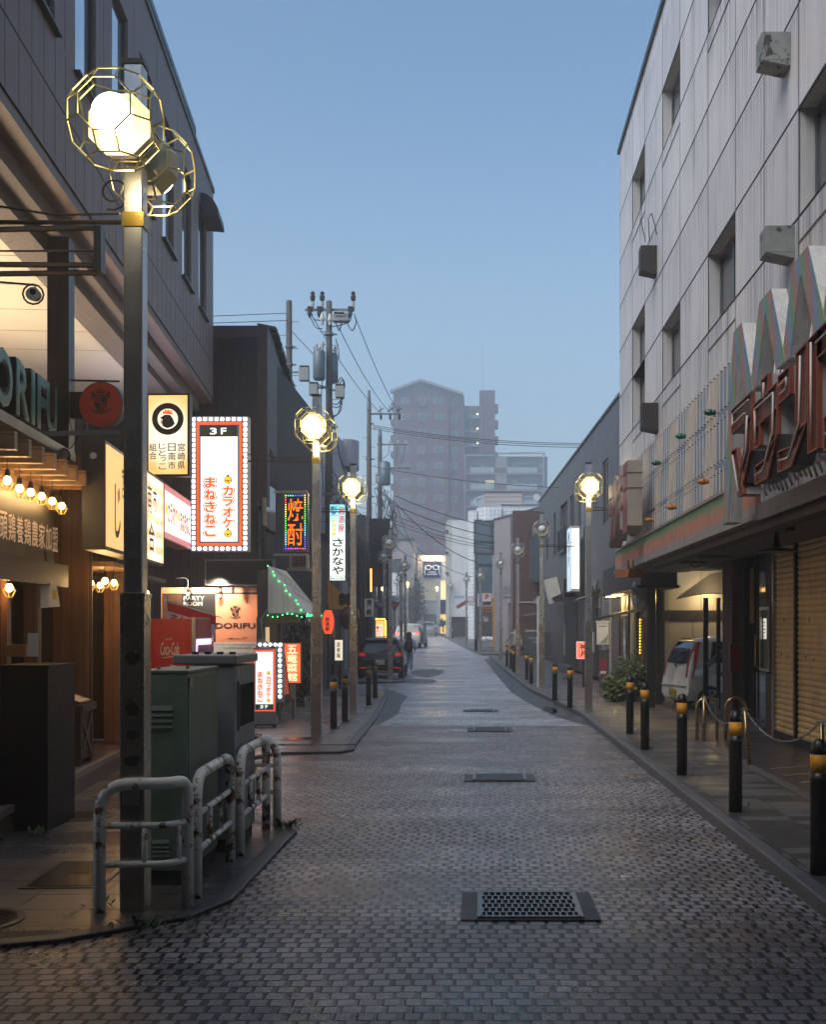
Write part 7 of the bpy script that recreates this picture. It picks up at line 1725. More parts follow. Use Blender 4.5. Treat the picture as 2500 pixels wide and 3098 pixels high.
# black hatchback
c = thing('parked_car', 'black hatchback seen from behind with red tail lights and a round badge', 'car', (-3.6, 43.6, zr(45)), R(1))
BP = M('black_paint', (.005, .006, .007), .18, 0, var=.06, grain=.02, bs=0, spec=.4)
loft_body([(0, .3, .5, .6, .66, .76, .74, .62), (.04, .24, .58, .68, .72, .83, .82, .7), (.12, .2, .88, .97, .74, .845, .82, .72), (.3, .2, .93, 1.14, .76, .85, .82, .68), (.62, .2, .95, 1.42, .76, .85, .82, .6), (.9, .2, .96, 1.475, .76, .85, .82, .6), (1.7, .2, .96, 1.49, .76, .85, .82, .6), (2.4, .2, .95, 1.42, .76, .85, .82, .58), (3.0, .2, .92, .99, .76, .85, .8, .66), (3.6, .22, .74, .84, .74, .83, .76, .62), (3.97, .3, .55, .62, .6, .7, .6, .5)], 'body', BP, c)
glass_on(c, 'rear_window', CGL, [(-.62, .1, 1.0), (.62, .1, 1.0), (.56, .5, 1.38), (-.56, .5, 1.38)])
mb = MB(); mb.add([(-.56, .43, 1.4), (.56, .43, 1.4), (.56, .62, 1.47), (-.56, .62, 1.47), (-.56, .43, 1.36), (.56, .43, 1.36)], [(0, 1, 2, 3), (0, 4, 5, 1)]); mb.build('spoiler', BP, c)
TAIL = E('tail_red', (.6, .006, .006), .06, (.25, .005, .005)); TAILB = E('tail_bright', (1, .06, .03), 1.6)
for s_ in (-1, 1):
    glass_on(c, 'tail_light', TAIL, [(s_*.5, 0, .8), (s_*.84, .1, .8), (s_*.84, .1, 1.02), (s_*.52, .1, .98)], .014); glass_on(c, 'lamp_core', E('tail_core', (.9, .02, .015), .35), [(s_*.56, 0, .86), (s_*.74, .05, .86), (s_*.74, .05, .93), (s_*.56, .05, .93)], .018)
    MB().box(min(s_*.5, s_*.74), max(s_*.5, s_*.74), -.03, .02, .385, .41).build('reflector', E('tail_core', (.9, .02, .015), .35), c)
    for y in (.62, 3.1): wheel(c, s_*.84, y, .3)
    glass_on(c, 'side_window', CGL, [(s_*.82, .75, 1.0), (s_*.82, 2.75, 1.0), (s_*.66, 2.2, 1.38), (s_*.66, .95, 1.4)])
mb = MB(); R0 = .055
for k in range(20):
    a, bb = 6.2832*k/20, 6.2832*(k+1)/20; mb.add([(q*math.cos(w), -.02, .93+q*math.sin(w)) for q, w in ((.044, a), (.055, a), (.055, bb), (.044, bb))], [(0, 1, 2, 3)])
for (a, bb) in (((-.02, .045), (0, .005)), ((.02, .045), (0, .005)), ((-.042, .02), (-.018, -.038)), ((-.018, -.038), (0, -.002)), ((0, -.002), (.018, -.038)), ((.018, -.038), (.042, .02))): mb.bar((a[0], -.02, .93+a[1]), (bb[0], -.02, .93+bb[1]), .004, .011)
mb.build('badge', M('chrome', (.5, .48, .45), .25, 1), c)
plate(c, -.035, .6, '10-29')
mb = MB(); mb.box(-.62, .62, -.03, .05, .695, .72); mb.box(-.5, .5, -.03, .06, .24, .3); mb.build('bumper_edge', M('grey_trim', (.12, .125, .13), .35), c)
mb = MB(); mb.tube([(-.05, .9, 1.49), (-.05, .75, 1.66)], .006, 5); mb.build('aerial', BLKMET, c)
mb = MB(); mb.bar((-.05, .05, .99), (.3, .13, 1.05), .02, .03); mb.build('wiper', BLKMET, c)
# white minivan
c = thing('parked_car', 'white minivan with glowing red brake lights and an open sliding side door', 'car', (-4.98, 82.5, zr(83)), R(-5))
WP = carpaint('pearl_paint', (.55, .53, .5))
loft_body([(0, .32, .6, .72, .7, .83, .82, .75), (.05, .26, .8, .92, .78, .89, .87, .8), (.14, .24, .98, 1.1, .8, .9, .88, .8), (.4, .24, 1.02, 1.6, .8, .9, .88, .68), (.7, .24, 1.03, 1.7, .8, .9, .88, .68), (2, .24, 1.03, 1.74, .8, .9, .88, .68), (3.2, .24, 1.0, 1.62, .8, .9, .88, .66), (3.9, .24, .98, 1.08, .8, .9, .85, .7), (4.6, .26, .75, .85, .76, .88, .8, .65), (4.8, .32, .6, .66, .6, .75, .7, .55)], 'body', WP, c)
glass_on(c, 'rear_window', CGL, [(-.72, .1, 1.14), (.72, .1, 1.14), (.62, .4, 1.58), (-.62, .4, 1.58)])
for s_ in (-1, 1):
    glass_on(c, 'tail_light', E('brake_red', (1, .1, .06), 1.7), [(s_*.52, .1, .95), (s_*.87, .15, .95), (s_*.87, .2, 1.1), (s_*.55, .15, 1.08)], .015)
    for y in (.75, 3.8): wheel(c, s_*.9, y, .32)
mb = MB(); mb.prism([(.9, .35), (2.4, .35), (2.4, 1.6), (1.0, 1.6)], .06, 'x', .97); mb.build('sliding_door', M('shaded_door', (.1, .1, .1), .4), c)
plate(c, -.02, .82, '23-51')
mb = MB(); mb.box(-.8, .8, -.03, .05, .5, .53); mb.build('bumper_edge', M('grey_trim', (.12, .125, .13), .35), c)
c = thing('parked_car', 'silver sedan parked at the top of the street before the white shop', 'car', (-5.0, 118, zr(118)), R(2))
SP = carpaint('silver_paint', (.32, .33, .35), .6)
loft_body([(0, .3, .6, .72, .64, .76, .74, .66), (.06, .25, .85, .95, .7, .84, .82, .74), (.5, .22, .9, 1.0, .74, .85, .82, .72), (1.0, .22, .93, 1.08, .74, .85, .82, .62), (1.6, .22, .95, 1.42, .74, .85, .82, .56), (2.5, .22, .95, 1.45, .74, .85, .82, .56), (3.2, .22, .92, 1.02, .74, .85, .8, .62), (4.4, .26, .7, .78, .7, .8, .74, .6), (4.6, .32, .55, .62, .6, .7, .62, .5)], 'body', SP, c)
glass_on(c, 'rear_window', CGL, [(-.6, 1.0, 1.1), (.6, 1.0, 1.1), (.52, 1.5, 1.39), (-.52, 1.5, 1.39)])
for s_ in (-1, 1):
    MB().box(min(s_*.52, s_*.82), max(s_*.52, s_*.82), -.0, .14, .72, .88).build('tail_light', TAIL, c)
    for y in (.9, 3.7): wheel(c, s_*.84, y, .31)
plate(c, .02, .62, '47-80')
# white minicar at the right
c = thing('parked_car', 'white minicar parked nose-in under the building, with tall red tail lamp and yellow plate', 'car', (4.3, 26.7, zr(27)+.06), R(-76))
WM = carpaint('white_minicar_paint', (.78, .76, .72))
loft_body([(0, .26, .45, .55, .6, .68, .66, .6), (.03, .22, .56, .66, .64, .725, .72, .66), (.09, .2, .92, 1.0, .66, .735, .72, .64), (.2, .2, .98, 1.3, .66, .735, .71, .6), (.36, .2, 1.0, 1.54, .66, .735, .71, .56), (.6, .2, 1.0, 1.6, .66, .735, .71, .56), (1.6, .2, 1.0, 1.63, .66, .735, .71, .56), (2.5, .2, .98, 1.5, .66, .735, .71, .54), (3.0, .2, .95, 1.02, .66, .73, .7, .58), (3.4, .26, .6, .7, .6, .68, .6, .5)], 'body', WM, c)
glass_on(c, 'rear_window', CGL, [(-.53, .1, 1.02), (.53, .1, 1.02), (.46, .3, 1.5), (-.46, .3, 1.5)])
for s_ in (-1, 1):
    glass_on(c, 'tail_light', E('tail_red2', (.55, .01, .015), .03, (.3, .006, .01)), [(s_*.585, .1, .72), (s_*.74, .14, .72), (s_*.6, .38, 1.52), (s_*.5, .32, 1.5)], .016)
    for y in (.55, 2.8): wheel(c, s_*.74, y, .28, .16)
    glass_on(c, 'side_window', CGL, [(s_*.72, .55, 1.05), (s_*.72, 2.6, 1.05), (s_*.6, 2.2, 1.48), (s_*.6, .66, 1.5)])
mb = MB(); mb.box(-.66, .68, -.035, .03, .535, .55); mb.build('bumper_edge', M('warm_trim', (.5, .47, .42), .35), c)
mb = MB(); put_text(mb, 'Move', .28, .44, .6, .64, -.03, .02); mb.build('badge', INK, c)
MB().lathe([(.035, -.012), (.03, .0)], 12, (.02, .055, .96), 'y').build('emblem', M('chrome', (.5, .48, .45), .25, 1), c)
MB().box(-.2, .16, .3, .34, 1.545, 1.575).build('high_brake_lamp', TAIL, c)
plate(c, -.028, .38, '20-19', True)
mb = MB(); mb.bar((.02, .04, 1.02), (.3, .08, 1.04), .02, .025); mb.lathe([(.04, 0), (.03, .02)], 10, (.02, .03, 1.0), 'y'); mb.build('wiper', BLKMET, c)

# ------------------------------------------------------------ people
def skin_mesh(name, nodes, edges, mat, parent, lev=2, root=0):
    me = bpy.data.meshes.new(name); me.from_pydata([n_[0] for n_ in nodes], edges, []); me.materials.append(mat)
    o = bpy.data.objects.new(name, me); COL.objects.link(o); o.parent = parent
    sk = o.modifiers.new('skin', 'SKIN'); sk.use_smooth_shade = True
    for i, n_ in enumerate(nodes):
        d = me.skin_vertices[0].data[i]; r = n_[1]; d.radius = r if isinstance(r, tuple) else (r, r); d.use_root = (i == root)
    sb = o.modifiers.new('sub', 'SUBSURF'); sb.levels = lev; sb.render_levels = lev
    return o
SKIN = M('skin', (.42, .27, .2), .5, bs=0); HAIR = M('black_hair', (.008, .007, .007), .4, bs=.1); DENIM = M('light_denim', (.22, .3, .4), .8); DKT = M('dark_trousers', (.02, .022, .035), .8); BPK = M('black_fabric', (.008, .008, .01), .7); LILAC = M('lilac_cardigan', (.42, .42, .55), .8); BEIGE = M('beige_jacket', (.26, .25, .2), .8); TEE = M('white_tee', (.55, .55, .56), .8); SHOE = M('shoe', (.02, .018, .018), .5); SOLE = M('pale_sole', (.5, .48, .45), .6)
def hand(mb_parent, p, dv, mat):
    """palm with four unequal curled fingers and a thumb"""
    mb = MB(); p = Vector(p); d = Vector(dv).normalized(); s_ = d.cross(Vector((1, 0, 0))).normalized(); n_ = d.cross(s_)
    mb.tube([p, p+d*.045, p+d*.085], [.02, .034, .03], 8)
    for i, l in enumerate((.055, .07, .066, .05)):
        q = p+d*.082+s_*(.024-.016*i); mb.tube([q, q+d*l*.5+n_*.006, q+d*l*.9+n_*.025], [.0085, .008, .006], 6)
    q = p+d*.03+s_*.03; mb.tube([q, q+s_*.025+d*.025, q+s_*.028+d*.055+n_*.01], [.01, .009, .007], 6)
    return mb.build('hand', mat, mb_parent, True)
def person(label, loc, rz, H, legs, arms, top, bottom, open_front=None):
    t = thing('person', label, 'person', loc, rz); k = H/1.7
    S = lambda x, y, z: (x*k, y*k, z*k)
    N = [(S(0, 0, .93), .115), (S(0, .0, 1.1), (.115, .095)), (S(0, .01, 1.28), (.135, .1)), (S(0, .01, 1.4), (.1, .075)), (S(0, .0, 1.48), .048), (S(0, -.0, 1.545), .062), (S(0, .005, 1.62), .082), (S(0, .01, 1.68), .06)]
    Ed = [(i, i+1) for i in range(7)]
    for s_, (kn, an) in zip((-1, 1), legs):
        b0 = len(N); N += [(S(s_*.09, 0, .86), .085), (S(s_*.09, kn[0], kn[1]), .058), (S(s_*.09, an[0], an[1]), .04)]; Ed += [(0, b0), (b0, b0+1), (b0+1, b0+2)]
    for s_, (el, wr_) in zip((-1, 1), arms):
        b0 = len(N); N += [(S(s_*.18, .01, 1.38), .05), (S(*el), .04), (S(*wr_), .026)]; Ed += [(3, b0), (b0, b0+1), (b0+1, b0+2)]
    skin_mesh('body', N, Ed, SKIN, t)
    leg = [(S(0, 0, .95), .125)]; le = []
    for s_, (kn, an) in zip((-1, 1), legs):
        b0 = len(leg); leg += [(S(s_*.09, 0, .84), .1), (S(s_*.092, kn[0], kn[1]), .082), (S(s_*.092, an[0], an[1]+.03), .07)]; le += [(0, b0), (b0, b0+1), (b0+1, b0+2)]
        mb = MB(); fy = an[0]; mb.ball(S(s_*.09, fy+.05, an[1]-.05), 1, 12, 8, (.045*k, .115*k, .045*k)); sh_ = mb.build('shoe', SHOE, t, True)
    skin_mesh('trousers', leg, le, bottom, t)
    tp = [(S(0, 0, .86), (.15, .12)), (S(0, 0, 1.1), (.145, .115)), (S(0, .01, 1.28), (.16, .12)), (S(0, .01, 1.4), (.115, .085))]; te = [(0, 1), (1, 2), (2, 3)]
    for s_, (el, wr_) in zip((-1, 1), arms):
        b0 = len(tp); e_, w_ = Vector(S(*el)), Vector(S(*wr_)); tp += [(S(s_*.185, .01, 1.375), .068), (tuple(e_), .06), (tuple(e_.lerp(w_, .85)), .046)]; te += [(3, b0), (b0, b0+1), (b0+1, b0+2)]
        hand(t, w_, w_-e_, SKIN)
    skin_mesh('jacket', tp, te, top, t)
    return t, S
w1, S = person('person with long black hair, a lilac cardigan and light jeans walking away', (P(1238, 2031, 49.5).x, 49.5, zr(49.5)), R(4), 1.58, (((.1, .5), (.02, .1)), ((-.02, .5), (-.3, .17))), (((-.27, .02, 1.12), (-.24, .16, .95)), ((.28, -.02, 1.12), (.26, .1, .95))), LILAC, DENIM)
mb = MB(); mb.ball(S(0, -.01, 1.63), .125, 14, 10, (.95, 1.0, 1.05)); mb.tube([S(0, -.06, 1.62), S(0, -.115, 1.48), S(0, -.14, 1.3), S(0, -.15, 1.15)], [.1, .11, .1, .05], 10); mb.build('hair', HAIR, w1, True)
bp = MB(); bp.ball(S(0, -.24, 1.12), .2, 14, 10, (.85, .55, 1.25)); bpo = bp.build('backpack', BPK, w1, True)
mb = MB()
for s_ in (-1, 1): mb.tube([S(s_*.1, -.18, 1.35), S(s_*.11, -.02, 1.46), S(s_*.11, .12, 1.32), S(s_*.11, -.1, 1.0)], .018, 6)
mb.build('strap', BPK, w1)
mb = MB(); mb.bar(S(-.17, -.3, 1.2), S(-.05, -.33, 1.19), .02, .012); mb.build('zip', SOLE, w1)
def face(t, S):
    mb = MB()
    for s_ in (-1, 1): mb.ball(S(s_*.032, .088, 1.6), .009, 8, 6)
    mb.build('eyes', INK, t); mb = MB(); mb.add([S(-.012, .085, 1.565), S(.012, .085, 1.565), S(0, .112, 1.562), S(0, .09, 1.6)], [(0, 1, 2), (0, 2, 3), (1, 3, 2), (0, 3, 1)]); mb.build('nose', SKIN, t)
    mb = MB(); mb.bx(S(0, .084, 1.535), (.04, .008, .008)); mb.build('mouth', M('lips', (.25, .1, .08), .5), t)
    mb = MB()
    for s_ in (-1, 1): mb.ball(S(s_*.086, .0, 1.59), .024, 8, 6, (.4, .7, 1.2))
    mb.build('ears', SKIN, t)
face(w1, S)
D = 54.5
m1, S = person('person in an open pale jacket walking towards the camera behind a right-hand lamp', (P(1560, 1990, D).x, D, zr(D)+.1), R(180+6), 1.72, (((.02, .48), (-.16, .14)), ((.12, .5), (.2, .09))), (((-.26, -.02, 1.12), (-.24, .14, .93)), ((.3, -.1, 1.15), (.46, -.06, .98))), BEIGE, DKT)
mb = MB(); mb.ball(S(0, -.015, 1.645), .108, 14, 10, (.95, 1.0, .9)); mb.build('hair', HAIR, m1, True); face(m1, S)
mb = MB(); mb.prism([(S(-.06, 0, 0)[0], S(0, 0, .98)[2]), (S(.06, 0, 0)[0], S(0, 0, .98)[2]), (S(.045, 0, 0)[0], S(0, 0, 1.42)[2]), (S(-.045, 0, 0)[0], S(0, 0, 1.42)[2])], .03, 'y', S(0, .1, 0)[1]); mb.build('tee_shirt', TEE, m1)
mb = MB(); mb.ball(S(-.3, .12, .72), .16, 12, 8, (.45, 1, .8)); mb.tube([S(-.27, .14, .93), S(-.3, .05, .82)], .01, 5); mb.build('bag', BPK, m1, True)
# ------------------------------------------------------------ RIGHT far: pinkish, red tiled and white buildings
PINKC = M('pinkish_render', (.33, .29, .29), .65, var=.15, streak=.35); REDT = brick_mat('red_tile', (.095, .035, .028), (.08, .03, .025), (.04, .022, .02), .3, .055, .006, .5)
r1 = thing('red_tiled_building', 'small dark red tiled building with a blue slatted upper floor, past the grey one', 'building', (1.95, 67.0, .02))
X0 = gx(1552, 67)-1.95
MB().box(X0, 9, 0, 5, 0, 8.2).build('front_wall', REDT, r1)
mb = MB(); mb.box(gx(1604, 66.9)-1.95, 9, -.25, -.001, 4.5, 6.7); mb.build('slat_wall', brick_mat('blue_slats', (.07, .095, .12), (.06, .085, .11), (.02, .03, .04), 3.0, .16, .02, .5), r1)
mb = MB(); mb.box(gx(1604, 66.9)-1.95, 9, -.4, -.251, 4.2, 4.5); mb.box(gx(1604, 66.9)-1.95, 9, -.3, -.0, 6.7, 7.2); mb.build('bands', M('dark_coping', (.05, .05, .055), .5), r1)
mb = MB(); mb.tube([(.55, -.1, 2.35), (1.3, -.7, 2.5), (2.0, -1.5, 2.75)], .06, 6); mb.build('folded_awning', M('awning_roll', (.1, .1, .1), .6), r1)
mb = MB(); mb.tube([(.2, -.05, 3.1), (1.3, -.05, 3.1), (1.6, -.05, 3.1)], .04, 5); mb.box(1.1, 1.25, -.15, 0, 3.0, 3.3); mb.build('pipe', M('pale_arm', (.35, .33, .3), .5, .3), r1)
mb = MB(); put_text(mb, 'MATSUDA', 2.0, 2.6, 1.45, 1.6, -3.0, 0); 
bb = board('blackboard', 'dark chalkboard menu with white writing in front of the red tiled wall', 'menu board', (gx(1617, 60), 60, zr(60)+.3), R(-5), 1.1, 1.15, .08, M('board_frame', (.06, .05, .045), .6), M('chalk_dark', (.05, .06, .065), .6), .04)
mb = MB(); put_text(mb, 'MATSURI', -.3, .35, .82, .94, -.01, .0); put_text(mb, 'lunch', -.05, .3, .66, .77, -.01, .0); mb.build('chalk', M('chalk_white', (.5, .52, .52), .8), bb)
MB().box(-.45, .45, -.0, .1, 1.2, 1.3).build('lamp_bar', M('pale_arm', (.35, .33, .3), .5, .3), bb); mb = MB(); mb.box(-.5, .5, .0, .3, -.3, -.001); mb.build('base', M('grey_timber', (.1, .09, .08), .6), bb)
r2 = thing('pinkish_building', 'narrow pinkish rendered building with a recessed doorway, left of the red tiled one', 'building', (gx(1518, 75), 75, .1), R(-72))
facade('wall', PINKC, r2, [-1.4, 1.2, 2.6, 8.0], [0, 3.1, 8.4], {(1, 0)}, .6); MB().box(-1.4, 8, .62, 6, 0, 8.3).build('core', PINKC, r2); MB().box(-1.4, -1.38, 0, 6, 0, 8.4).build('end_wall', PINKC, r2)
MB().box(-1.45, 8.05, -.05, .3, 8.4, 8.5).build('coping', M('dark_coping', (.05, .05, .055), .5), r2)
mb = MB(); mb.box(.4, 3.3, -.08, -.001, 3.5, 4.3); mb.build('worn_sign', M('worn_sign', (.24, .23, .22), .6, var=.3), r2); mb = MB(); put_text(mb, 'SAIHOU', .6, 3.1, 3.65, 4.15, -.09, .0); mb.build('worn_letters', M('grey_ink', (.1, .12, .13), .5), r2)
WTILE = brick_mat('white_square_tile', (.74, .75, .76), (.68, .69, .71), (.3, .31, .33), .35, .35, .018, .5, off=0, bs=.15, var=.12)
WREND = M('white_render', (.66, .67, .68), .6, var=.1, streak=.25)
YW = 104
wb = thing('white_tiled_building', 'white square-tiled building with a rounded corner and a tall dark glass bay', 'building', (gx(1534, YW), YW, .5))
def wx(x): return gx(x, YW)-gx(1534, YW)
def wz(y): return EYE-(y-HY)/F*YW-.5
MB().box(wx(1517), wx(1650), 0, 8, 0, wz(1529)).build('tile_wall', WTILE, wb)
MB().box(wx(1500), wx(1517), 1.0, 8, 0, wz(1534)).build('corner_wall', WTILE, wb)
mb = MB(); pts = [(wx(1443), .6)]+[(wx(1443)+(wx(1500)-wx(1443))*t_, .6-1.0*math.sin(math.pi*.5*min(1, t_*1.6))) for t_ in (0.1, .2, .35, .5, .7, 1.0)]+[(wx(1517), -.4), (wx(1517), 1.4), (wx(1443), 1.4)]
mb.prism(pts, wz(1535)-wz(1575), 'z', wz(1575)); mb.build('curved_parapet', WTILE, wb)
MB().prism([(wx(1416), 1.5), (wx(1420), .8), (wx(1430), .35), (wx(1443), .3), (wx(1443), 2), (wx(1416), 2)], wz(1543), 'z', 0).build('round_corner', WTILE, wb)
mb = MB(); mb.box(wx(1437), wx(1517), .0, .9, wz(1676), wz(1575)); mb.box(wx(1437), wx(1490), .01, .9, wz(1795), wz(1676)); mb.build('glass_bay', glass_dark('teal_glass', (.03, .055, .07), .06, .9), wb)
mb = MB()
for x in (1437, 1488, 1516): mb.box(wx(x)-.08, wx(x)+.08, -.06, .05, wz(1676), wz(1575))
for y in (1576, 1640, 1675, 1710): mb.box(wx(1437), wx(1516 if y < 1680 else 1490), -.07, .04, wz(y)-.1, wz(y)+.1)
mb.build('bay_frame', BLKF, wb)
MB().box(wx(1490), wx(1516), -.02, .0, wz(1671), wz(1656)).build('red_strip', M('dull_red', (.2, .03, .03), .5), wb)
mb = MB(); mb.box(wx(1437), wx(1443), -.05, .3, 0, wz(1676)); mb.build('dark_pier', BLKF, wb)
MB().box(wx(1516), wx(1651), -.1, .3, wz(1529), wz(1526)).build('coping', M('dark_coping', (.05, .05, .055), .5), wb)
f = MB().box(wx(1597), wx(1612), -.03, .05, wz(1640), wz(1592)).build('slot_window', BLKF, wb); MB().box(wx(1597), wx(1612), -.05, -.031, wz(1592), wz(1578)).build('rust_panel', M('rust_panel', (.3, .14, .1), .6), wb)
mb = MB()
for x in (1597, 1618): mb.lathe([(.12, -.05), (.14, .0)], 8, (wx(x), 0, wz(1556)), 'y'); mb.lathe([(.12, -.05), (.14, .0)], 8, (wx(x), 0, wz(1686)), 'y')
mb.build('wall_studs', M('grey_stud', (.2, .2, .2), .5), wb)
mb = MB(); mb.box(wx(1466), wx(1582), 2, 7, wz(1529), wz(1482)); mb.build('roof_room', M('cream_panel', (.42, .37, .35), .6, var=.1), wb); MB().box(wx(1465), wx(1583), 1.9, 7.1, wz(1482), wz(1479)).build('roof_room_cap', M('dark_coping', (.05, .05, .055), .5), wb)
mb = MB()
for j in range(3): mb.box(wx(1466), wx(1582), 1.985, 2.0, wz(1482+14*j)-.02, wz(1482+14*j)+.02)
mb.build('roof_room_joint', M('joint_brown', (.12, .1, .08), .7), wb)
mb = MB(); mb.tube([(wx(1434), 2, wz(1512)), (wx(1440), 2, wz(1502)), (wx(1456), 2, wz(1495)), (wx(1466), 2, wz(1494))], .05, 5); mb.tube([(wx(1434), 2, wz(1512)), (wx(1445), 2, wz(1522)), (wx(1460), 2, wz(1530))], .05, 5)
for x in (1455, 1460, 1463): mb.tube([(wx(x), 2, wz(1534)), (wx(x), 2, wz(1495))], .03, 4)
mb.build('curved_rail', M('white_rail', (.55, .56, .58), .5), wb)
mb = MB()
for i in range(3): mb.box(wx(1585+20*i), wx(1600+20*i), 1.5, 3, wz(1528), wz(1519))
mb.tube([(wx(1584), 3, wz(1490)), (wx(1640), 3, wz(1491))], .04, 4); mb.tube([(wx(1584), 3, wz(1500)), (wx(1640), 3, wz(1500))], .04, 4); mb.tube([(wx(1588), 3, wz(1526)), (wx(1588), 3, wz(1490))], .05, 4); mb.build('roof_units', M('roof_unit', (.45, .46, .48), .5), wb)
mb = MB(); mb.lathe([(.02, .12), (.28, .0), (.32, -.06)], 14, (wx(1629), 2.6, wz(1495)), 'y'); mb.build('satellite_dish', M('dish_white', (.5, .51, .53), .5), wb)
# ground floor shop of the white building
mb = MB(); mb.box(wx(1443), wx(1500), -.05, .05, .0, 3.0); mb.build('shop_glass', glass_dark('brown_glass', (.05, .035, .025), .1, .7), wb)
mb = MB(); put_text(mb, 'Yuuki', wx(1462), wx(1478), 1.7, 2.2, -.07, .0, .3); mb.build('shop_script', M('white_ink', (.6, .58, .54), .6), wb)
cb_ = thing('cream_building', 'cream rendered building with stepped side, between the glasses shop and the glass bay', 'building', (gx(1385, 112), 112, .7))
def cx2(x): return gx(x, 112)-gx(1385, 112)
def cz2(y): return EYE-(y-HY)/F*112-.7
MB().box(cx2(1368), cx2(1422), 0, 7, 0, cz2(1574)).build('wall', WREND, cb_); MB().prism([(cx2(1349), cz2(1590)), (cx2(1353), cz2(1574)), (cx2(1368), cz2(1571)), (cx2(1368), 0), (cx2(1349), 0)], 7, 'y', .3).build('corner_wall', M('cream_corner', (.46, .47, .44), .6, var=.1), cb_)
mb = MB()
for y in (1606, 1672, 1734): mb.box(cx2(1349), cx2(1356), .1, .3, cz2(y+3), cz2(y-3))
mb.build('vents', BLKMET, cb_)
MB().box(cx2(1366), cx2(1418), -.3, -.01, 0, cz2(1866)).build('dark_front', M('dark_boards', (.03, .026, .024), .6, var=.3), cb_)
mb = MB(); mb.box(cx2(1368), cx2(1416), -.32, -.301, cz2(1880), cz2(1866)); mb.build('dark_band', DARK, cb_)
mb = MB(); mb.box(cx2(1418), cx2(1444), -.6, 3, 0, cz2(1825)); mb.build('side_wall', WTILE, cb_)
sb_ = thing('street_banner', 'pale blue street banner with katakana across the pavement lamp', 'banner', (gx(1388, 86), 86, EYE-(1811-HY)/F*86), R(2))
l_ = gx(1412, 86)-gx(1388, 86)
MB().box(-l_*.8, l_*.85, 0, .04, 0, .22).build('panel', M('banner_blue', (.42, .55, .66), .5), sb_); mb = MB(); put_text(mb, 'マイロード', -l_*.6, l_*.6, .03, .19, -.004, .02); mb.build('kana', M('banner_ink', (.02, .12, .3), .5), sb_)
sb2 = thing('street_banner', 'pale blue street banner with katakana on the left, behind the lamps', 'banner', (gx(1188, 70), 70, EYE-(1816-HY)/F*70), R(-2))
MB().box(-.6, .4, 0, .04, 0, .17).build('panel', M('banner_blue', (.42, .55, .66), .5), sb2); mb = MB(); put_text(mb, 'マイロード', -.5, .32, .03, .14, -.004, .01); mb.build('kana', M('banner_ink', (.02, .12, .3), .5), sb2)
p, w_, h = at_sign(1417, 1804, 1448, 1833, 99)
t = board('wall_sign', 'white sign with bold red diagonal-cut letters over the far shop', 'sign', p, R(-2), w_, h, .4, M('sign_white_case', (.5, .5, .48), .5), M('sign_white_face', (.6, .58, .58), .5, bs=0), .02)
MB().box(-w_*.5, w_*.12, -.014, -.007, h*.38, h*.98).build('red_panel', M('crimson', (.32, .01, .05), .5), t); mb = MB(); put_text(mb, 'MAX', -w_*.46, w_*.1, h*.42, h*.94, -.03, .05, .2); mb.build('letters', M('white_ink', (.6, .58, .54), .6), t)
mb = MB(); put_text(mb, '83-6100', -w_*.42, w_*.08, h*.12, h*.26, -.014, .0); mb.build('phone_print', M('grey_ink', (.1, .12, .13), .5), t)
aw = MB(); aw.bar(P(1382, 1838, 100), P(1416, 1818, 100), .5, .3); tag(aw.build('rolled_awning', M('dull_red', (.2, .03, .03), .5), None), 'faded red rolled awning slanting under the white and red sign', 'awning')
pk_ = thing('parking_sign', 'yellow parking sign with a red P on a white panel above the pavement', 'sign', (gx(1494, 82), 82, zr(82)+.1))
YEL = M('signal_yellow', (.5, .26, .02), .5, var=.15)
zt_ = lambda y: EYE-(y-HY)/F*82-(zr(82)+.1)
px_ = lambda x: gx(x, 82)-gx(1494, 82)
MB().box(px_(1490.5), px_(1497), -.1, .1, .15, zt_(1808)).build('post', YEL, pk_); MB().prism([(px_(1487), .02), (px_(1501), .02), (px_(1497), .5), (px_(1490), .5)], .3, 'y', -.15).build('foot', YEL, pk_); MB().box(px_(1484), px_(1504), -.4, .4, -.1, .02).build('base', BLKMET, pk_)
MB().box(px_(1459.5), px_(1488), -.12, .12, zt_(1831), zt_(1794)).build('case', YEL, pk_); MB().box(px_(1461.5), px_(1486), -.13, -.121, zt_(1819), zt_(1795.5)).build('panel', M('sign_white_face', (.6, .58, .58), .5), pk_); MB().box(px_(1461.5), px_(1486), -.131, -.121, zt_(1830), zt_(1820.5)).build('dark_panel', M('crimson_dark', (.05, .01, .02), .4), pk_)
mb = MB(); put_text(mb, 'P', px_(1468), px_(1480), zt_(1813), zt_(1798), -.14, .06); mb.build('letter', M('sign_red', (.5, .02, .03), .5), pk_)
MB().box(px_(1460), px_(1489), -.1, .1, zt_(1851), zt_(1838.5)).build('counter_case', YEL, pk_); mb = MB(); mb.box(px_(1462), px_(1471), -.11, -.101, zt_(1849), zt_(1840.5)); mb.box(px_(1472.5), px_(1487), -.11, -.101, zt_(1849), zt_(1840.5)); mb.build('counter', M('counter_red', (.12, .02, .005), .4), pk_)
MB().box(px_(1488), px_(1492), -.06, .06, zt_(1824), zt_(1812)).build('arm', YEL, pk_)
gp = thing('parking_post', 'grey-blue lamp standard beside the yellow parking sign', 'pole', (gx(1441, 76), 76, zr(76)+.1))
MB().tube([(0, 0, 0), (0, 0, 5.1)], .09, 10).build('tube', M('bluegrey_post', (.12, .145, .16), .45, .4, var=.3), gp); MB().tube([(0, 0, 0), (0, 0, .75)], .105, 10).build('collar', BLKMET, gp)
bg = MB(); rr = random.Random(4)
for i in range(3): bg.ball((.35*i, .1*(i % 2), .2), .24, 10, 8, (1, .8, .8))
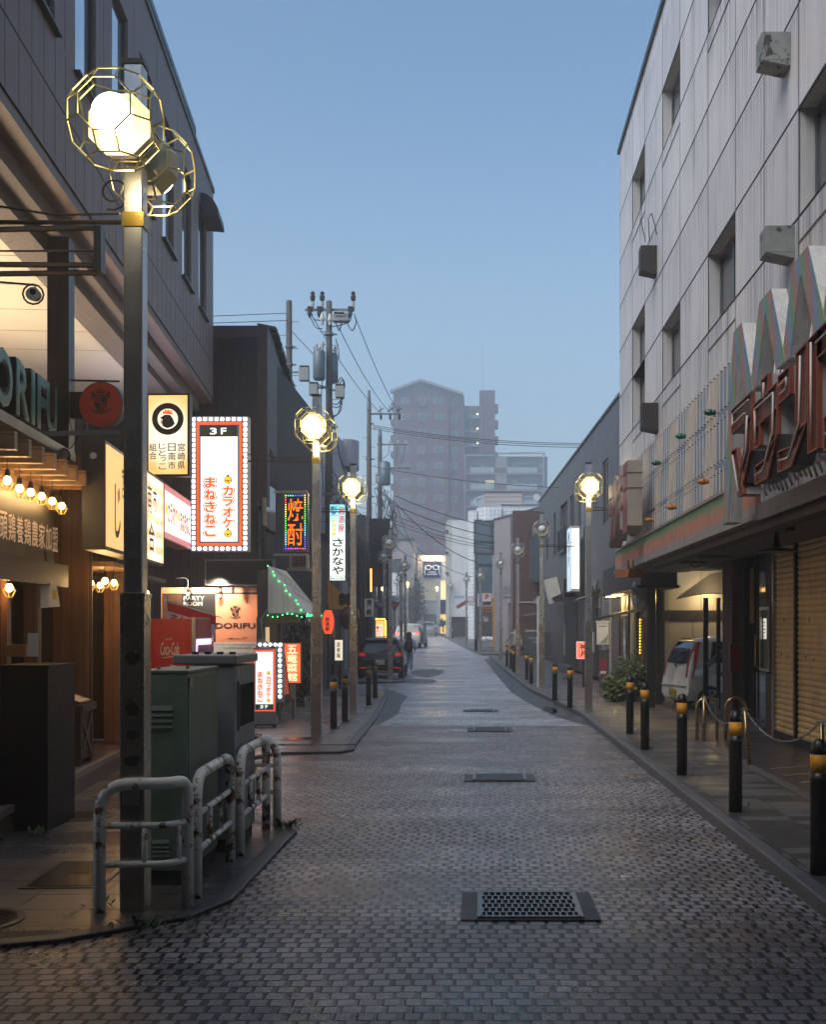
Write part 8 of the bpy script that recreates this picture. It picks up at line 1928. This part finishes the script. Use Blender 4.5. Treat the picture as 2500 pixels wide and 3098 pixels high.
bg.v = [(x+rr.uniform(-.03, .03), y, z+rr.uniform(-.03, .03)) for x, y, z in bg.v]
tag(bg.build('rubbish_bags', M('white_bag', (.55, .56, .58), .4), None, loc=(gx(1466, 96), 96, zr(96)+.1)), 'heap of white rubbish bags by the far shop front', 'rubbish bags')
wp = thing('white_pole', 'thin white pole standing just left of the nearest unlit right-hand lamp', 'pole', (gx(1629.5, 36.6), 36.6, zr(36.6)+.1))
MB().tube([(0, 0, 0), (0, 0, 2.75)], .045, 10).build('tube', M('white_pole_paint', (.5, .5, .5), .5, var=.15), wp); MB().tube([(0, 0, 2.75), (0, 0, 3.0)], .02, 6).build('tip', BLKMET, wp)

# ------------------------------------------------------------ end of the street
gs_ = thing('glasses_shop', 'white shop facing down the street with a navy spectacles sign and two spotlights', 'shop', (gx(1310, 136), 136, .97))
def sx(x): return gx(x, 136)-gx(1310, 136)
def sz(y): return EYE-(y-HY)/F*136-.97
W3 = M('white_boards', (.78, .77, .75), .55, var=.08)
us = [sx(v_) for v_ in (1262, 1281, 1323, 1333, 1349)]; zs = [0, sz(1858), sz(1814), sz(1756), sz(1680)]
facade('wall', W3, gs_, us, zs, {(1, 2), (3, 2), (3, 0), (1, 0), (3, 1)}, .25)
MB().box(sx(1262), sx(1349), .6, 6, 0, sz(1681)).build('core', M('shop_inside', (.25, .2, .12), .7), gs_); MB().box(sx(1262), sx(1262)+.03, 0, 6, 0, sz(1680)).build('end_wall', W3, gs_)
MB().box(us[1], us[2], .2, .25, zs[2], zs[3]).build('show_window', E('dim_window', (.55, .5, .35), .3), gs_); MB().box(us[1], us[2], .22, .25, 0, zs[1]).build('garage_shutter', BLKMET, gs_); MB().box(us[1], us[2], .05, .2, zs[1]*.62, zs[1]).build('garage_panel', M('grey_panel', (.3, .3, .3), .6), gs_)
MB().box(us[3], us[4], .2, .25, zs[2], zs[3]).build('lit_window', E('lit_yellow', (1, .85, .45), .85), gs_); MB().box(us[3], us[4], .2, .25, 0, zs[1]).build('lit_door', E('lit_amber', (1, .68, .22), .95), gs_); MB().box(us[3], us[4], .1, .2, zs[1]+.2, zs[2]).build('navy_panel', M('navy_sheet', (.01, .02, .07), .5), gs_)
SB = MB().box(sx(1283), sx(1333), -.18, -.02, sz(1747), sz(1698)).build('navy_sign', M('navy_sign', (.012, .03, .12), .5, bs=0), gs_)
mb = MB(); yy = -.2; zc = sz(1717); 
for s_ in (-1, 1):
    cx_ = sx(1308)+s_*.42; mb.tube([(cx_+.3*math.cos(a), yy, zc+.24*math.sin(a)) for a in [6.283*i/14 for i in range(14)]], .035, 5, True)
    mb.tube([(sx(1308)+s_*.72, yy, zc+.1), (sx(1308)+s_*.82, yy, zc+.18), (sx(1308)+s_*.8, yy, zc-.3), (sx(1308)+s_*.86, yy, zc-.85)], .03, 5)
mb.tube([(sx(1308)-.12, yy, zc+.08), (sx(1308), yy, zc+.13), (sx(1308)+.12, yy, zc+.08)], .03, 5); put_text(mb, 'メガネ', sx(1308)-.4, sx(1308)+.4, zc-.62, zc-.42, yy, .02); put_text(mb, 'eyewear', sx(1308)-.6, sx(1308)+.6, zc-.85, zc-.7, yy, .02); mb.build('sign_print', E('sign_white', (.9, .92, 1), .7), SB)
for x in (1293, 1322):
    mb = MB(); mb.lathe([(.12, -.1), (.1, .1)], 10, (sx(x), -.45, sz(1684))); mb.build('spot_lamp', E('spot_warm', (1, .72, .35), 6), gs_); add_light('POINT', 'spot_light', gs_, (sx(x), -.55, sz(1684)-.25), 45, (1, .66, .32), .15)
mb = MB(); mb.tube([(sx(1262)+.8*0+2.2*(1-math.cos(a)), -.1, sz(1800)-2.2*0+.9*math.sin(a)-1.6) for a in [math.pi*.5*i/8 for i in range(9)]], .03, 4); mb.build('arch_moulding', M('grey_panel', (.3, .3, .3), .6), gs_)
mp_ = foliage('shop_plant', 'leafy plant in the amber-lit doorway of the glasses shop', 'plant', (gx(1341, 135.4), 135.4, 2.1), (.35, .3, .7), 500, M('plant_leaf2', (.08, .12, .03), .5, var=.4), .16, 41, 1.1)
ft = thing('far_block', 'low pale tiled block left of the glasses shop with a dark ground floor', 'building', (gx(1190, 128), 132, .95))
MB().box(-2.6, 2.0, 0, 6, 0, 10.2).build('wall', M('mauve_tile2', (.32, .3, .31), .6, var=.12), ft); MB().box(-2.6, 2.0, -.2, -.001, 0, 4.2).build('dark_ground', M('dark_boards', (.03, .026, .024), .6), ft); MB().box(-2.6, .6, -.15, -.001, 4.2, 6.6).build('white_band', M('white_boards', (.55, .55, .54), .55), ft)
window(ft, -.9, .6, 6.8, 8.2, -.05, BLKF, GLASS, .1, 1); MB().box(-2.65, 2.05, -.1, .3, 10.2, 10.45).build('coping', M('dark_coping', (.05, .05, .055), .5), ft)
foliage('dark_tree', 'tall dark tree between the far block and the glasses shop', 'tree', (gx(1243, 133), 133, 4.2), (1.3, 1.2, 3.4), 2600, M('tree_leaf', (.018, .025, .014), .6, var=.6), .3, 51, 1.0)
ys_ = thing('yield_sign', 'red inverted-triangle road sign on a thin post up the left side', 'road sign', (gx(1194, 64), 64, zr(64)+.1))
MB().prism([(-.3, 2.95), (.3, 2.95), (0, 2.4)], .02, 'y', 0).build('plate', M('sign_red2', (.3, .02, .02), .5), ys_); MB().tube([(0, .05, 0), (0, .05, 3.0)], .03, 6).build('post', M('pale_arm', (.35, .33, .3), .5, .3), ys_); mb = MB(); put_text(mb, '止まれ', -.16, .16, 2.74, 2.86, -.01, .0); mb.build('print', M('white_ink', (.6, .58, .54), .6), ys_)

# ------------------------------------------------------------ tower in the fog
BRK = M('brown_brick_far', (.115, .042, .042), .7, var=.08, vs=.3, grain=.1, gs=4, bs=0)
YT = 258
tw = thing('apartment_tower', 'tall brown brick apartment tower with gabled top fading into the fog', 'building', (gx(1285, YT), YT, 1))
def tx(x): return gx(x, YT)-gx(1285, YT)
def tz(y): return EYE-(y-HY)/F*YT-1
mb = MB(); mb.prism([(tx(1190), 0), (tx(1357), 0), (tx(1357), tz(1178)), (tx(1273), tz(1155)), (tx(1190), tz(1188))], 16, 'y', 0); mb.build('front_wall', BRK, tw)
mb = MB(); mb.prism([(tx(1357), 0), (tx(1404), 0), (tx(1404), tz(1195)), (tx(1357), tz(1178))], 14, 'y', 1.2); mb.build('side_wall', BRK, tw)
mb = MB(); mb.box(tx(1404), tx(1453), 6, 14, 0, tz(1213)); mb.build('middle_wall', M('brown_shade_brick', (.1, .055, .055), .7, var=.08, bs=0), tw); mb = MB(); mb.box(tx(1451), tx(1499), 4, 14, 0, tz(1170)); mb.build('stair_tower', BRK, tw)
RFM = M('pale_eave', (.3, .28, .28), .6, bs=0)
mb = MB(); mb.bar((tx(1182), -.3, tz(1187)), (tx(1273), -.3, tz(1152.5)), 2, .5); mb.bar((tx(1273), -.3, tz(1152.5)), (tx(1402), -.3, tz(1194)), 2, .5); mb.build('roof_edge', RFM, tw)
TW_G = glass_dark('tower_glass', (.09, .115, .14), .12, .8, .3); TW_F = M('tower_frame', (.34, .33, .33), .6, bs=0)
w0 = None
def twin(x0, x1, y0, y1, y, rail=False):
    a, bb, c, d = tx(x0), tx(x1), tz(y1), tz(y0)
    o = MB().box(a, bb, y-.12, y, c, d).m(0).build('window', TW_F, tw); MB().box(a+.15, bb-.15, y-.15, y-.121, c+.12, d-.12).build('pane', TW_G, o)
    if rail: MB().box(a-.1, bb+.1, y-.35, y-.2, c, c+.85).build('balcony_rail', M('rail_grey', (.12, .1, .1), .5), o)
base = 1100
for r_ in range(11):
    yc = 1100+(325+r_*142.3)/2.893
    if yc > 1690: break
    twin(1214, 1239, yc-9, yc+9, 0); twin(1265, 1286, yc-11, yc+17, 0, True); twin(1313, 1340, yc-9, yc+9, 0); twin(1363, 1384, yc-9, yc+9, 1.2)
mb = MB()
for r_ in range(10):
    yc = 1100+(325+r_*142.3)/2.893
    for x in (1308, 1391): mb.box(tx(x)-.12, tx(x)+.12, -.15 if x < 1350 else 1.05, 1.2, tz(yc)-.12, tz(yc)+.12)
    mb.box(tx(1180), tx(1190), 2, 7, tz(yc+16), tz(yc+2)); mb.box(tx(1499), tx(1509), 5, 9, tz(yc+18), tz(yc-2))
mb.build('balcony_blocks', BRK, tw)
mb = MB()
for r_ in range(9):
    yc = 1100+(405+r_*128)/2.893; mb.box(tx(1410), tx(1450), 4.6, 6.2, tz(yc+14), tz(yc+4))
mb.build('stair_landing', RFM, tw); mb = MB()
for r_ in range(3): yc = 1100+(405+r_*128)/2.893; mb.ball((tx(1445), 5.5, tz(yc)), .22, 8, 6)
mb.build('landing_lamp', E('landing_glow', (1, .85, .6), 5), tw)
mb = MB(); mb.tube([(tx(1460), 8, tz(1170)), (tx(1460), 8, tz(1020))], .07, 4); mb.tube([(tx(1425), 5.9, tz(1400)), (tx(1425), 5.9, tz(1213))], .12, 4); mb.tube([(tx(1456), 3.9, tz(1400)), (tx(1456), 3.9, tz(1215))], .12, 4); mb.build('aerial', RFM, tw)
lw = thing('apartment_wing', 'lower balconied apartment wing with a dark sloping roof right of the tower', 'building', (gx(1530, YT), YT-6, 1))
def lx(x): return gx(x, YT-6)-gx(1530, YT-6)
def lz(y): return EYE-(y-HY)/F*(YT-6)-1
CRM = M('wing_cream', (.26, .24, .23), .6, bs=0)
MB().box(lx(1404), lx(1656), 1.6, 13, 0, lz(1378)).build('wall', CRM, lw)
mb = MB(); mb.add([(lx(1403), -.3, lz(1378)), (lx(1648), -.3, lz(1368)), (lx(1640), 8, lz(1350)), (lx(1412), 8, lz(1356)), (lx(1656), 8, lz(1352))], [(0, 1, 2, 3), (1, 4, 2)]); mb.build('roof', M('slate_roof', (.05, .052, .06), .6, bs=0), lw)
mb = MB(); mb.box(lx(1402), lx(1500), -.4, -.1, lz(1380), lz(1376.5)); mb.box(lx(1500), lx(1650), -.4, -.1, lz(1374.5), lz(1371)); mb.box(lx(1404), lx(1407), -.3, 1.6, 0, lz(1378)); mb.box(lx(1641), lx(1645), -.3, 1.6, 0, lz(1374)); mb.build('gutter', RFM, lw)
GPAN = M('frosted_balcony', (.34, .4, .41), .35, bs=0)
for r_ in range(5):
    yb = 1100+(960+145*r_)/2.893
    MB().box(lx(1406), lx(1641), -.2, 1.6, lz(yb)-.25, lz(yb)).build('balcony_slab', CRM, lw)
    MB().box(lx(1406), lx(1641), -.15, .0, lz(yb)+.01, lz(yb)+1.15).build('brick_parapet', BRK, lw)
    for (a, bb) in ((1422, 1493), (1532, 1624)): MB().box(lx(a), lx(bb), -.2, -.16, lz(yb)+.1, lz(yb)+1.2).build('glass_panel', GPAN, lw)
    for (a, bb) in ((1422, 1450), (1466, 1496), (1524, 1548), (1562, 1632)):
        q = MB().box(lx(a), lx(bb), 1.45, 1.6, lz(yb)+.3, lz(yb)+2.3).build('window', TW_F, lw); MB().box(lx(a)+.12, lx(bb)-.12, 1.4, 1.449, lz(yb)+.4, lz(yb)+2.2).build('pane', E('lit_flat', (1, .85, .5), .5) if (r_ == 1 and a == 1466) else TW_G, q)
mb = MB(); mb.box(lx(1498), lx(1532), -.1, 1.6, 0, lz(1381)); mb.build('centre_pier', CRM, lw)

# ------------------------------------------------------------ utility poles
CPOLE = M('concrete_pole', (.075, .07, .066), .7, var=.25, streak=.4); INS = M('insulator', (.5, .48, .46), .35, bs=0); TRF = M('transformer_blue', (.13, .17, .2), .45, .3, var=.2, streak=.2); BOXG = M('switch_box', (.3, .31, .31), .5, var=.2); CAB = M('black_cable', (.012, .012, .013), .6, bs=0)
def insul(mb, x, y, z, up=1): mb.lathe([(.05, 0), (.06, .05*up), (.045, .07*up), (.065, .12*up), (.05, .14*up), (.06, .2*up), (.02, .24*up)], 10, (x, y, z))
def pole(name, label, x, D, top, r0, r1, arms=(), bands=(), steps=True, z0=None):
    zb = zr(D)+.1
    t = thing(name, label, 'utility pole', (x, D, zb)); H = top-zb
    MB().lathe([(r0, 0), (r1, H), (r1*.6, H+.03)], 16).build('shaft', CPOLE, t, True)
    if steps:
        mb = MB(); z = 2.2; k = 0
        while z < H-.6: mb.tube([(-.32 if k % 2 else 0, 0, z), (0 if k % 2 else .32, 0, z)], .011, 4); z += .45; k += 1
        mb.build('step_bolts', BLKMET, t)
    mb = MB()
    for z in bands: mb.lathe([(r0*1.06, 0), (r0*1.06, .07)], 14, (0, 0, z-zb)); mb.bx((r0+.03, 0, z-zb+.03), (.16, .05, .05))
    if bands: mb.build('bands', M('galvanised', (.16, .17, .18), .45, .7), t)
    for (z, xa, xb) in arms: MB().box(xa, xb, r1, r1+.07, z-zb-.04, z-zb+.04).build('crossarm', M('galvanised', (.16, .17, .18), .45, .7), t)
    return t, zb
def wires(t, name, curves, r=.011):
    mb = MB()
    for c in curves:
        c = [Vector(p) for p in c]; out = []
        for i in range(len(c)-1):
            p0, p1, p2, p3 = c[max(i-1, 0)], c[i], c[i+1], c[min(i+2, len(c)-1)]
            for k in range(5):
                s_ = k/5; out.append(.5*((2*p1)+(-p0+p2)*s_+(2*p0-5*p1+4*p2-p3)*s_*s_+(-p0+3*p1-3*p2+p3)*s_**3))
        out.append(c[-1]); mb.tube(out, r, 4)
    return mb.build(name, CAB, t)
xa = gx(875, 40.5)
t, zb = pole('utility_pole', 'plain dark pole without crossarms rising behind the corrugated building', xa, 40.5, EYE-(907-HY)/F*40.5, .13, .1, (), (11.2, 10.6, 9.9, 6.6, 4.2))
ZB = lambda y, D: EYE-(y-HY)/F*D
def eqbox(t, x0, x1, y0, y1, D, xc, zb, dy=-.05, knobs=4):
    a, bb = gx(x0, D)-xc, gx(x1, D)-xc; c, d = ZB(y1, D)-zb, ZB(y0, D)-zb
    o = MB().box(a, bb, dy-.16, dy+.16, c, d).build('switch_box', BOXG, t, bevel=.01); mb = MB()
    for i in range(knobs): mb.lathe([(.045, 0), (.05, .05), (.03, .09)], 8, (a+(bb-a)*(i+.5)/knobs, dy, d))
    mb.build('bushing', BLKMET, o); MB().bar((0, 0, (c+d)/2+.08), ((a+bb)/2, dy, (c+d)/2+.08), .05, .06).build('bracket', M('galvanised', (.16, .17, .18), .45, .7), o)
eqbox(t, 907, 936, 1110, 1149, 40.5, xa, zb)
wires(t, 'loops', [[(.05, -.1, 6.2-zb+1.2), (.4, -.15, 5.9+.7), (.62, -.1, 8.0)], [(.05, -.1, 6.4), (.5, -.2, 6.3), (.7, -.1, 8.0)], [(.05, -.1, 6.6), (.3, -.1, 6.5), (.55, -.1, 8.1)], [(.05, 0, 6.0), (.6, -.2, 6.0), (.78, -.05, 8.0)]], .022)
xb = gx(996, 40)
t, zb = pole('utility_pole', 'big utility pole with transformer drums and a crossarm of three fuse tops', xb, 40, ZB(908, 40), .155, .095, ((ZB(930, 40), gx(922, 40)-xb, gx(1072, 40)-xb),), (11.5, 8.4, 6.2, 5.6, 4.6, 3.8, 3.0))
mb = MB()
for x in (945, 974, 1068):
    c_ = gx(x, 40)-xb; z = ZB(930, 40)-zb; insul(mb, c_, .1, z+.05)
mb.build('insulator', INS, t)
mb = MB()
for x in (945, 974, 1068):
    c_ = gx(x, 40)-xb; z = ZB(930, 40)-zb; mb.lathe([(.05, .0), (.08, .05), (.09, .16), (.05, .24), (.09, .26), (.03, .33)], 8, (c_, .1, z+.28)); mb.bx((c_-.08, .1, z+.02), (.18, .12, .16)); mb.lathe([(.06, 0), (.08, -.1), (.02, -.24)], 8, (c_-.1, .1, z-.04))
mb.build('fuse_cutout', BLKMET, t)
a, bb = gx(1008, 40)-xb, gx(1056, 40)-xb; sw = MB().box(a, bb, -.2, .16, ZB(970, 40)-zb, ZB(944, 40)-zb).build('switchgear', BOXG, t, bevel=.02); mb = MB()
for i in range(3): mb.lathe([(.075, -.06), (.075, .0), (.05, .0), (.05, -.06)], 12, (a+.11+.12*i, -.2, ZB(949, 40)-zb), 'y')
mb.build('port', M('pale_port', (.5, .48, .44), .5), sw)
for (x0, x1, dy) in ((955, 983, -.25), (990, 1016, .25)):
    c_ = (gx(x0, 40)+gx(x1, 40))/2-xb; r_ = (gx(x1, 40)-gx(x0, 40))/2+.05; z0, z1 = ZB(1150, 40)-zb, ZB(1062, 40)-zb
    o = MB().lathe([(r_*.8, z0), (r_, z0+.06), (r_, z1-.05), (r_*.85, z1), (r_*.3, z1+.05)], 18, (c_, dy, 0)).build('transformer', TRF, t, True)
    mb = MB()
    for q in (-.1, .1): insul(mb, c_+q, dy, z1+.02)
    mb.build('bushing', INS, o)
mb = MB(); 
for (x, y) in ((976, 980), (1000, 982)): mb.lathe([(.05, 0), (.06, .1), (.09, .14), (.09, .2), (.03, .38)], 8, (gx(x, 40)-xb, -.12, ZB(y, 40)-zb))
mb.build('arrester', INS, t)
eqbox(t, 937, 963, 1160, 1192, 40, xb, zb); eqbox(t, 1016, 1042, 1166, 1200, 40, xb, zb)
q = lambda x, y, dy=0: (gx(x, 40)-xb, dy, ZB(y, 40)-zb)
wires(t, 'cable_loops', [[q(945, 945), q(950, 962), q(974, 964)], [q(974, 940), q(976, 955), q(985, 965)], [q(936, 948), q(955, 985), q(976, 990)], [q(1062, 940), q(1056, 970), q(1004, 984)], [q(1050, 972), q(1066, 996), q(1078, 970), q(1074, 952)], [q(1016, 972), q(1026, 996), q(1034, 972)], [q(960, 1035), q(950, 1050), q(965, 1052), q(980, 1030)], [q(1016, 1020), q(1024, 1050), q(1026, 1080)],
   [q(1000, 1215), q(1020, 1218), q(1034, 1200)], [q(1000, 1225), q(1026, 1226), q(1038, 1200)], [q(1002, 1255), q(1024, 1245), q(1032, 1200)], [q(1002, 1262), q(1030, 1240), q(1036, 1200)], [q(936, 1150), q(980, 1165), q(1020, 1180), q(1030, 1165)], [q(1022, 1165), q(1026, 1143), q(1036, 1140), q(1042, 1165)], [q(1028, 1166), q(1032, 1148), q(1040, 1146), q(1044, 1168)], [q(985, 1040, -.2), q(972, 1070, -.3), q(985, 1110, -.25), q(975, 1200, -.2), q(980, 1500, -.2)], [q(998, 1060, -.2), q(996, 1250, -.2)]], .02)
wires(t, 'tangle', [[q(1000+30*rnd.random()-15, 1420+150*rnd.random(), -.2), q(990+60*rnd.random(), 1450+120*rnd.random(), -.3), q(1030+30*rnd.random(), 1480+110*rnd.random(), -.2)] for i in range(14)], .012)
wires(t, 'trunk_cable', [[q(1004, 1230, -.1), (gx(1030, 36)-xb, -4, ZB(1380, 36)-zb), (gx(1060, 30)-xb, -9, ZB(1470, 30)-zb)]], .035)
xc_ = gx(1117, 58)
t, zb = pole('utility_pole', 'steel-topped utility pole with a three-insulator crossarm, before the tower', xc_, 58, ZB(1240, 58), .17, .1, ((ZB(1251, 58), gx(1110, 58)-xc_, gx(1212, 58)-xc_), (ZB(1281, 58), gx(1112, 58)-xc_, gx(1130, 58)-xc_)), (9.8, 8.0, 6.5, 5.2, 4.5))
MB().lathe([(.12, ZB(1240, 58)-zb), (.06, ZB(1183, 58)-zb), (.08, ZB(1182, 58)-zb)], 12).build('steel_top', M('blue_steel', (.13, .16, .19), .45, .5), t)
mb = MB()
for x in (1152, 1180, 1208): c_ = gx(x, 58)-xc_; z = ZB(1250, 58)-zb; insul(mb, c_, .2, z-.05, -1); mb.tube([(c_, .2, z), (c_-.05, .2, z+.4)], .02, 4); mb.tube([(c_-.14, .2, z+.1), (c_+.12, .2, z+.28)], .03, 4)
mb.build('insulator', BLKMET, t)
xd = gx(1150, 72)
t, zb = pole('utility_pole', 'distant utility pole with a blue-grey transformer against the tower', xd, 72, ZB(1320, 72), .18, .12, ((ZB(1344, 72), gx(1140, 72)-xd, gx(1232, 72)-xd), (ZB(1415, 72), gx(1150, 72)-xd, gx(1240, 72)-xd)), (9, 7))
MB().lathe([(.13, ZB(1320, 72)-zb), (.07, ZB(1298, 72)-zb)], 12).build('steel_top', M('blue_steel', (.13, .16, .19), .45, .5), t)
mb = MB()
for x in (1180, 1204, 1228): insul(mb, gx(x, 72)-xd, .2, ZB(1343, 72)-zb)
for x in (1194, 1215): insul(mb, gx(x, 72)-xd, .2, ZB(1414, 72)-zb)
mb.build('insulator', INS, t)
o = MB().lathe([(.28, ZB(1470, 72)-zb), (.34, ZB(1466, 72)-zb), (.34, ZB(1404, 72)-zb), (.2, ZB(1398, 72)-zb)], 18, (gx(1166, 72)-xd, -.3, 0)).build('transformer', TRF, t, True)
eqbox(t, 1137, 1152, 1440, 1462, 72, xd, zb)
q4 = lambda x, y, dy=-.3: (gx(x, 72)-xd, dy, ZB(y, 72)-zb)
wires(t, 'tangle', [[q4(1140+55*rnd.random(), 1470+160*rnd.random()), q4(1130+75*rnd.random(), 1480+170*rnd.random()), q4(1140+55*rnd.random(), 1470+170*rnd.random())] for i in range(26)], .022)
wires(t, 'droppers', [[q4(1180, 1350), q4(1176, 1375), q4(1160, 1390)], [q4(1204, 1350), q4(1198, 1400), q4(1194, 1412)], [q4(1228, 1350), q4(1220, 1390), q4(1215, 1412)]], .02)
xe = gx(1092, 46)
t, zb = pole('utility_pole', 'slim black pole between the izakaya and the two-kanji hanging sign', xe, 46, ZB(1690, 46), .06, .05, (), (), False)
xf_ = gx(1140, 55); t, zb = pole('utility_pole', 'dark pole rising behind the yellow beer sign', xf_, 62, ZB(1600, 62), .17, .15, (), (3.5, 5.5))

# ------------------------------------------------------------ overhead cables
def cable(pts, label, r=.014, sag=0):
    pts = [Vector(p) for p in pts]
    if len(pts) == 2 and sag: pts = [pts[0].lerp(pts[1], i/10)-Vector((0, 0, sag*4*(i/10)*(1-i/10))) for i in range(11)]
    tag(MB().tube(pts, r, 5).build('overhead_cable', CAB), label, 'cable', 'overhead cables')
for (a, bb, lb_) in (((936, 942), (1149, 1248), 'leftmost of three steep cables falling from the fuse crossarm to the next pole'), ((1022, 985), (1178, 1246), 'middle of three steep cables falling to the steel-topped pole'), ((1072, 950), (1206, 1246), 'rightmost of three steep cables falling to the steel-topped pole')):
    cable([P(*a, 40), P(*bb, 58)], lb_, .014, .25)
for (ya, yb, lb_) in ((957, 948, 'upper of two cables running left from the plain pole over the corrugated roof'), (978, 970, 'lower of two cables running left from the plain pole over the corrugated roof')): cable([P(640, ya, 37), P(868, yb, 40.4)], lb_, .012)
cable([P(885, 1005, 40.4), P(960, 1085, 40)], 'short cable slanting from the plain pole to the transformer pole', .012)
for i, (ya, yb, lb_) in enumerate(((1287, 1340, 'highest cable crossing in front of the tower towards the right'), (1292, 1345, 'second cable crossing in front of the tower, just under the highest'), (1298, 1352, 'third cable crossing in front of the tower'), (1412, 1478, 'lone cable crossing the tower at half height'))):
    cable([P(1130, ya, 58), P(1900, yb, 52)], lb_, .016, .3)
far = [((1195, 1500), (1650, 1610), 'thick cable sagging from the distant transformer pole across the lower tower'), ((1195, 1530), (1650, 1640), 'cable a little below the thick one across the lower tower'), ((1195, 1560), (1650, 1655), 'middle cable of the bundle in front of the cream building'), ((1195, 1575), (1650, 1662), 'lower cable of the bundle in front of the cream building'), ((1195, 1585), (1650, 1668), 'lowest cable of the bundle in front of the cream building'), ((1195, 1520), (1440, 1700), 'steep thick cable curving down to the grey-blue lamp standard'), ((1200, 1600), (1430, 1745), 'steep thin cable curving down past the navy sign'), ((1180, 1640), (1350, 1700), 'short cable sagging just above the spotlit sign'), ((1205, 1540), (1280, 1700), 'looping cable dropping beside the distant transformer')]
for a, bb, lb_ in far: cable([P(*a, 72), P(*bb, 80)], lb_, .028 if 'thick' in lb_ else .018, .5)
for (a, Da, bb, Db, lb_) in (((1000, 1500), 40, (1120, 1640), 58, 'low cable between the transformer pole and the steel-topped pole'), ((1000, 1540), 40, (1130, 1600), 58, 'slack low cable along the left roofs'), ((1000, 1460), 40, (1122, 1560), 58, 'upper slack cable along the left roofs'), ((1122, 1560), 58, (1150, 1600), 72, 'short cable between the two far left poles'), ((885, 1420), 40, (940, 1500), 36, 'cable drooping into the alley behind the corrugated building')):
    cable([P(*a, Da), P(*bb, Db)], lb_, .016, .35)

dk = thing('dark_shop_row', 'low dark shop house on the left, behind the black poles and the beer sign', 'house', (-5.55, 58.5, 0), R(93)); mb = MB(); mb.box(0, 17, 0, 5, 0, 7.2); mb.build('wall', M('soot_wall', (.035, .033, .034), .7, var=.3), dk); MB().box(-.1, 17.1, -.5, .2, 2.9, 3.1).build('eave', BLKW, dk)
for i in range(4): window(dk, 1+4*i, 3+4*i, 4, 5.8, -.06, BLKF, GLASS, .08, 1)
for (x, y, D, r_, s_, lb_) in ((1142, 1742, 54, .11, 12, 'bright orange lamp glowing on the dark shop row'), (1161, 1781, 60, .12, 9, 'yellow lamp glowing low on the left, next to the unlit street lamps'), (1172, 1764, 66, .09, 7, 'small yellow lamp behind the steel lamp posts')):
    tag(MB().ball((0, 0, 0), r_, 12, 8).build('wall_lamp', E('lamp_orange%d' % s_, (1, .55, .12), s_), None, True, loc=P(x, y, D)), lb_, 'wall lamp')
tag(MB().tube([(0, 0, 0), (0, 0, 1.0)], .04, 6).build('tube_lamp', E('tube_amber', (1, .6, .2), 2.2), None, loc=P(1123, 1790, 52)), 'upright amber tube lamp between the two black poles', 'tube lamp')
tag(MB().prism([(-.45, 0), (.45, 0), (.45, 3.0), (-.45, 3.0)], .12, 'y', 0).build('hanging_sign', BLKC, None, loc=P(1150, 1775, 53)), 'tall black hanging sign over the dark shop row', 'sign')
# ------------------------------------------------------------ unseen blocks and roof added behind the camera to shade the near ground
for (x0, x1, y0, y1, h, lb_) in ((-16, -6.2, -40, 3.5, 12, 'unseen dark block added behind the camera on the left to shade the foreground'), (4.6, 15, -40, 3.2, 12, 'unseen dark block added behind the camera on the right to shade the foreground'), (-16, 15, -32, -22, 12, 'unseen dark block added across the street behind the camera to shade the foreground')):
    t = thing('shade_block', lb_, 'building', (x0, y0, 0)); MB().box(0, x1-x0, 0, y1-y0, 0, h).build('wall', M('grey_render', (.12, .12, .12), .7), t)
ar = thing('shade_roof', 'unseen roof added behind the camera to shade the near ground', 'roof', (-6.1, -22, 5.0))
MB().box(0, 8.3, 0, 27.9, 0, .12).build('deck', M('shade_roof_sheet', (.1, .1, .1), .6), ar)
for i in range(7): MB().box(0, 8.3, 4*i, 4*i+.15, -.2, -.001).build('beam', BLKMET, ar)
for o in bpy.data.objects: # the near pavement on the left is almost flush with the road
    if o.parent is None and o != n0 and -5.2 < o.location.x < -1.4 and 6 < o.location.y < 17.3 and abs(o.location.z-.1) < .012: o.location = (o.location.x*1.035, o.location.y*1.035, o.location.z-.1+IZ)
    elif o.parent is None and -6.5 < o.location.x < -1.4 and 17.3 < o.location.y < 43 and abs(o.location.z-zr(o.location.y)-.1) < .012:
        if o.name.startswith(('street_lamp', 'utility_pole')): o.location.z -= .055
        else: k = 1.032; o.location = (o.location.x*k, o.location.y*k, zr(o.location.y*k)+.045)
for i in range(9):
    a, bb = rnd.uniform(1380, 1620), rnd.uniform(1480, 1680); cable([P(1000+rnd.uniform(-8, 8), a, 40), P(1118+rnd.uniform(-4, 4), bb, 58)] if i < 5 else [P(1120, a+60, 58), P(1152, bb, 72)], 'thin low cable in the tangle between the utility poles on the left', .012, rnd.uniform(.1, .6))
# ------------------------------------------------------------ air
hz = MB().box(-90, 90, -60, 300, -1.2, 62).build('haze', M('haze_tmp', (1, 1, 1)))
hm = bpy.data.materials.new('haze_air'); hm.use_nodes = True; nt = hm.node_tree
for n in list(nt.nodes):
    if n.type != 'OUTPUT_MATERIAL': nt.nodes.remove(n)
pv = nt.nodes.new('ShaderNodeVolumePrincipled'); pv.inputs['Color'].default_value = (.97, .985, 1, 1); pv.inputs['Density'].default_value = .0034; pv.inputs['Anisotropy'].default_value = .75
nt.links.new(pv.outputs[0], nt.nodes['Material Output'].inputs['Volume'])
hz.data.materials.clear(); hz.data.materials.append(hm); hz['kind'] = 'stuff'
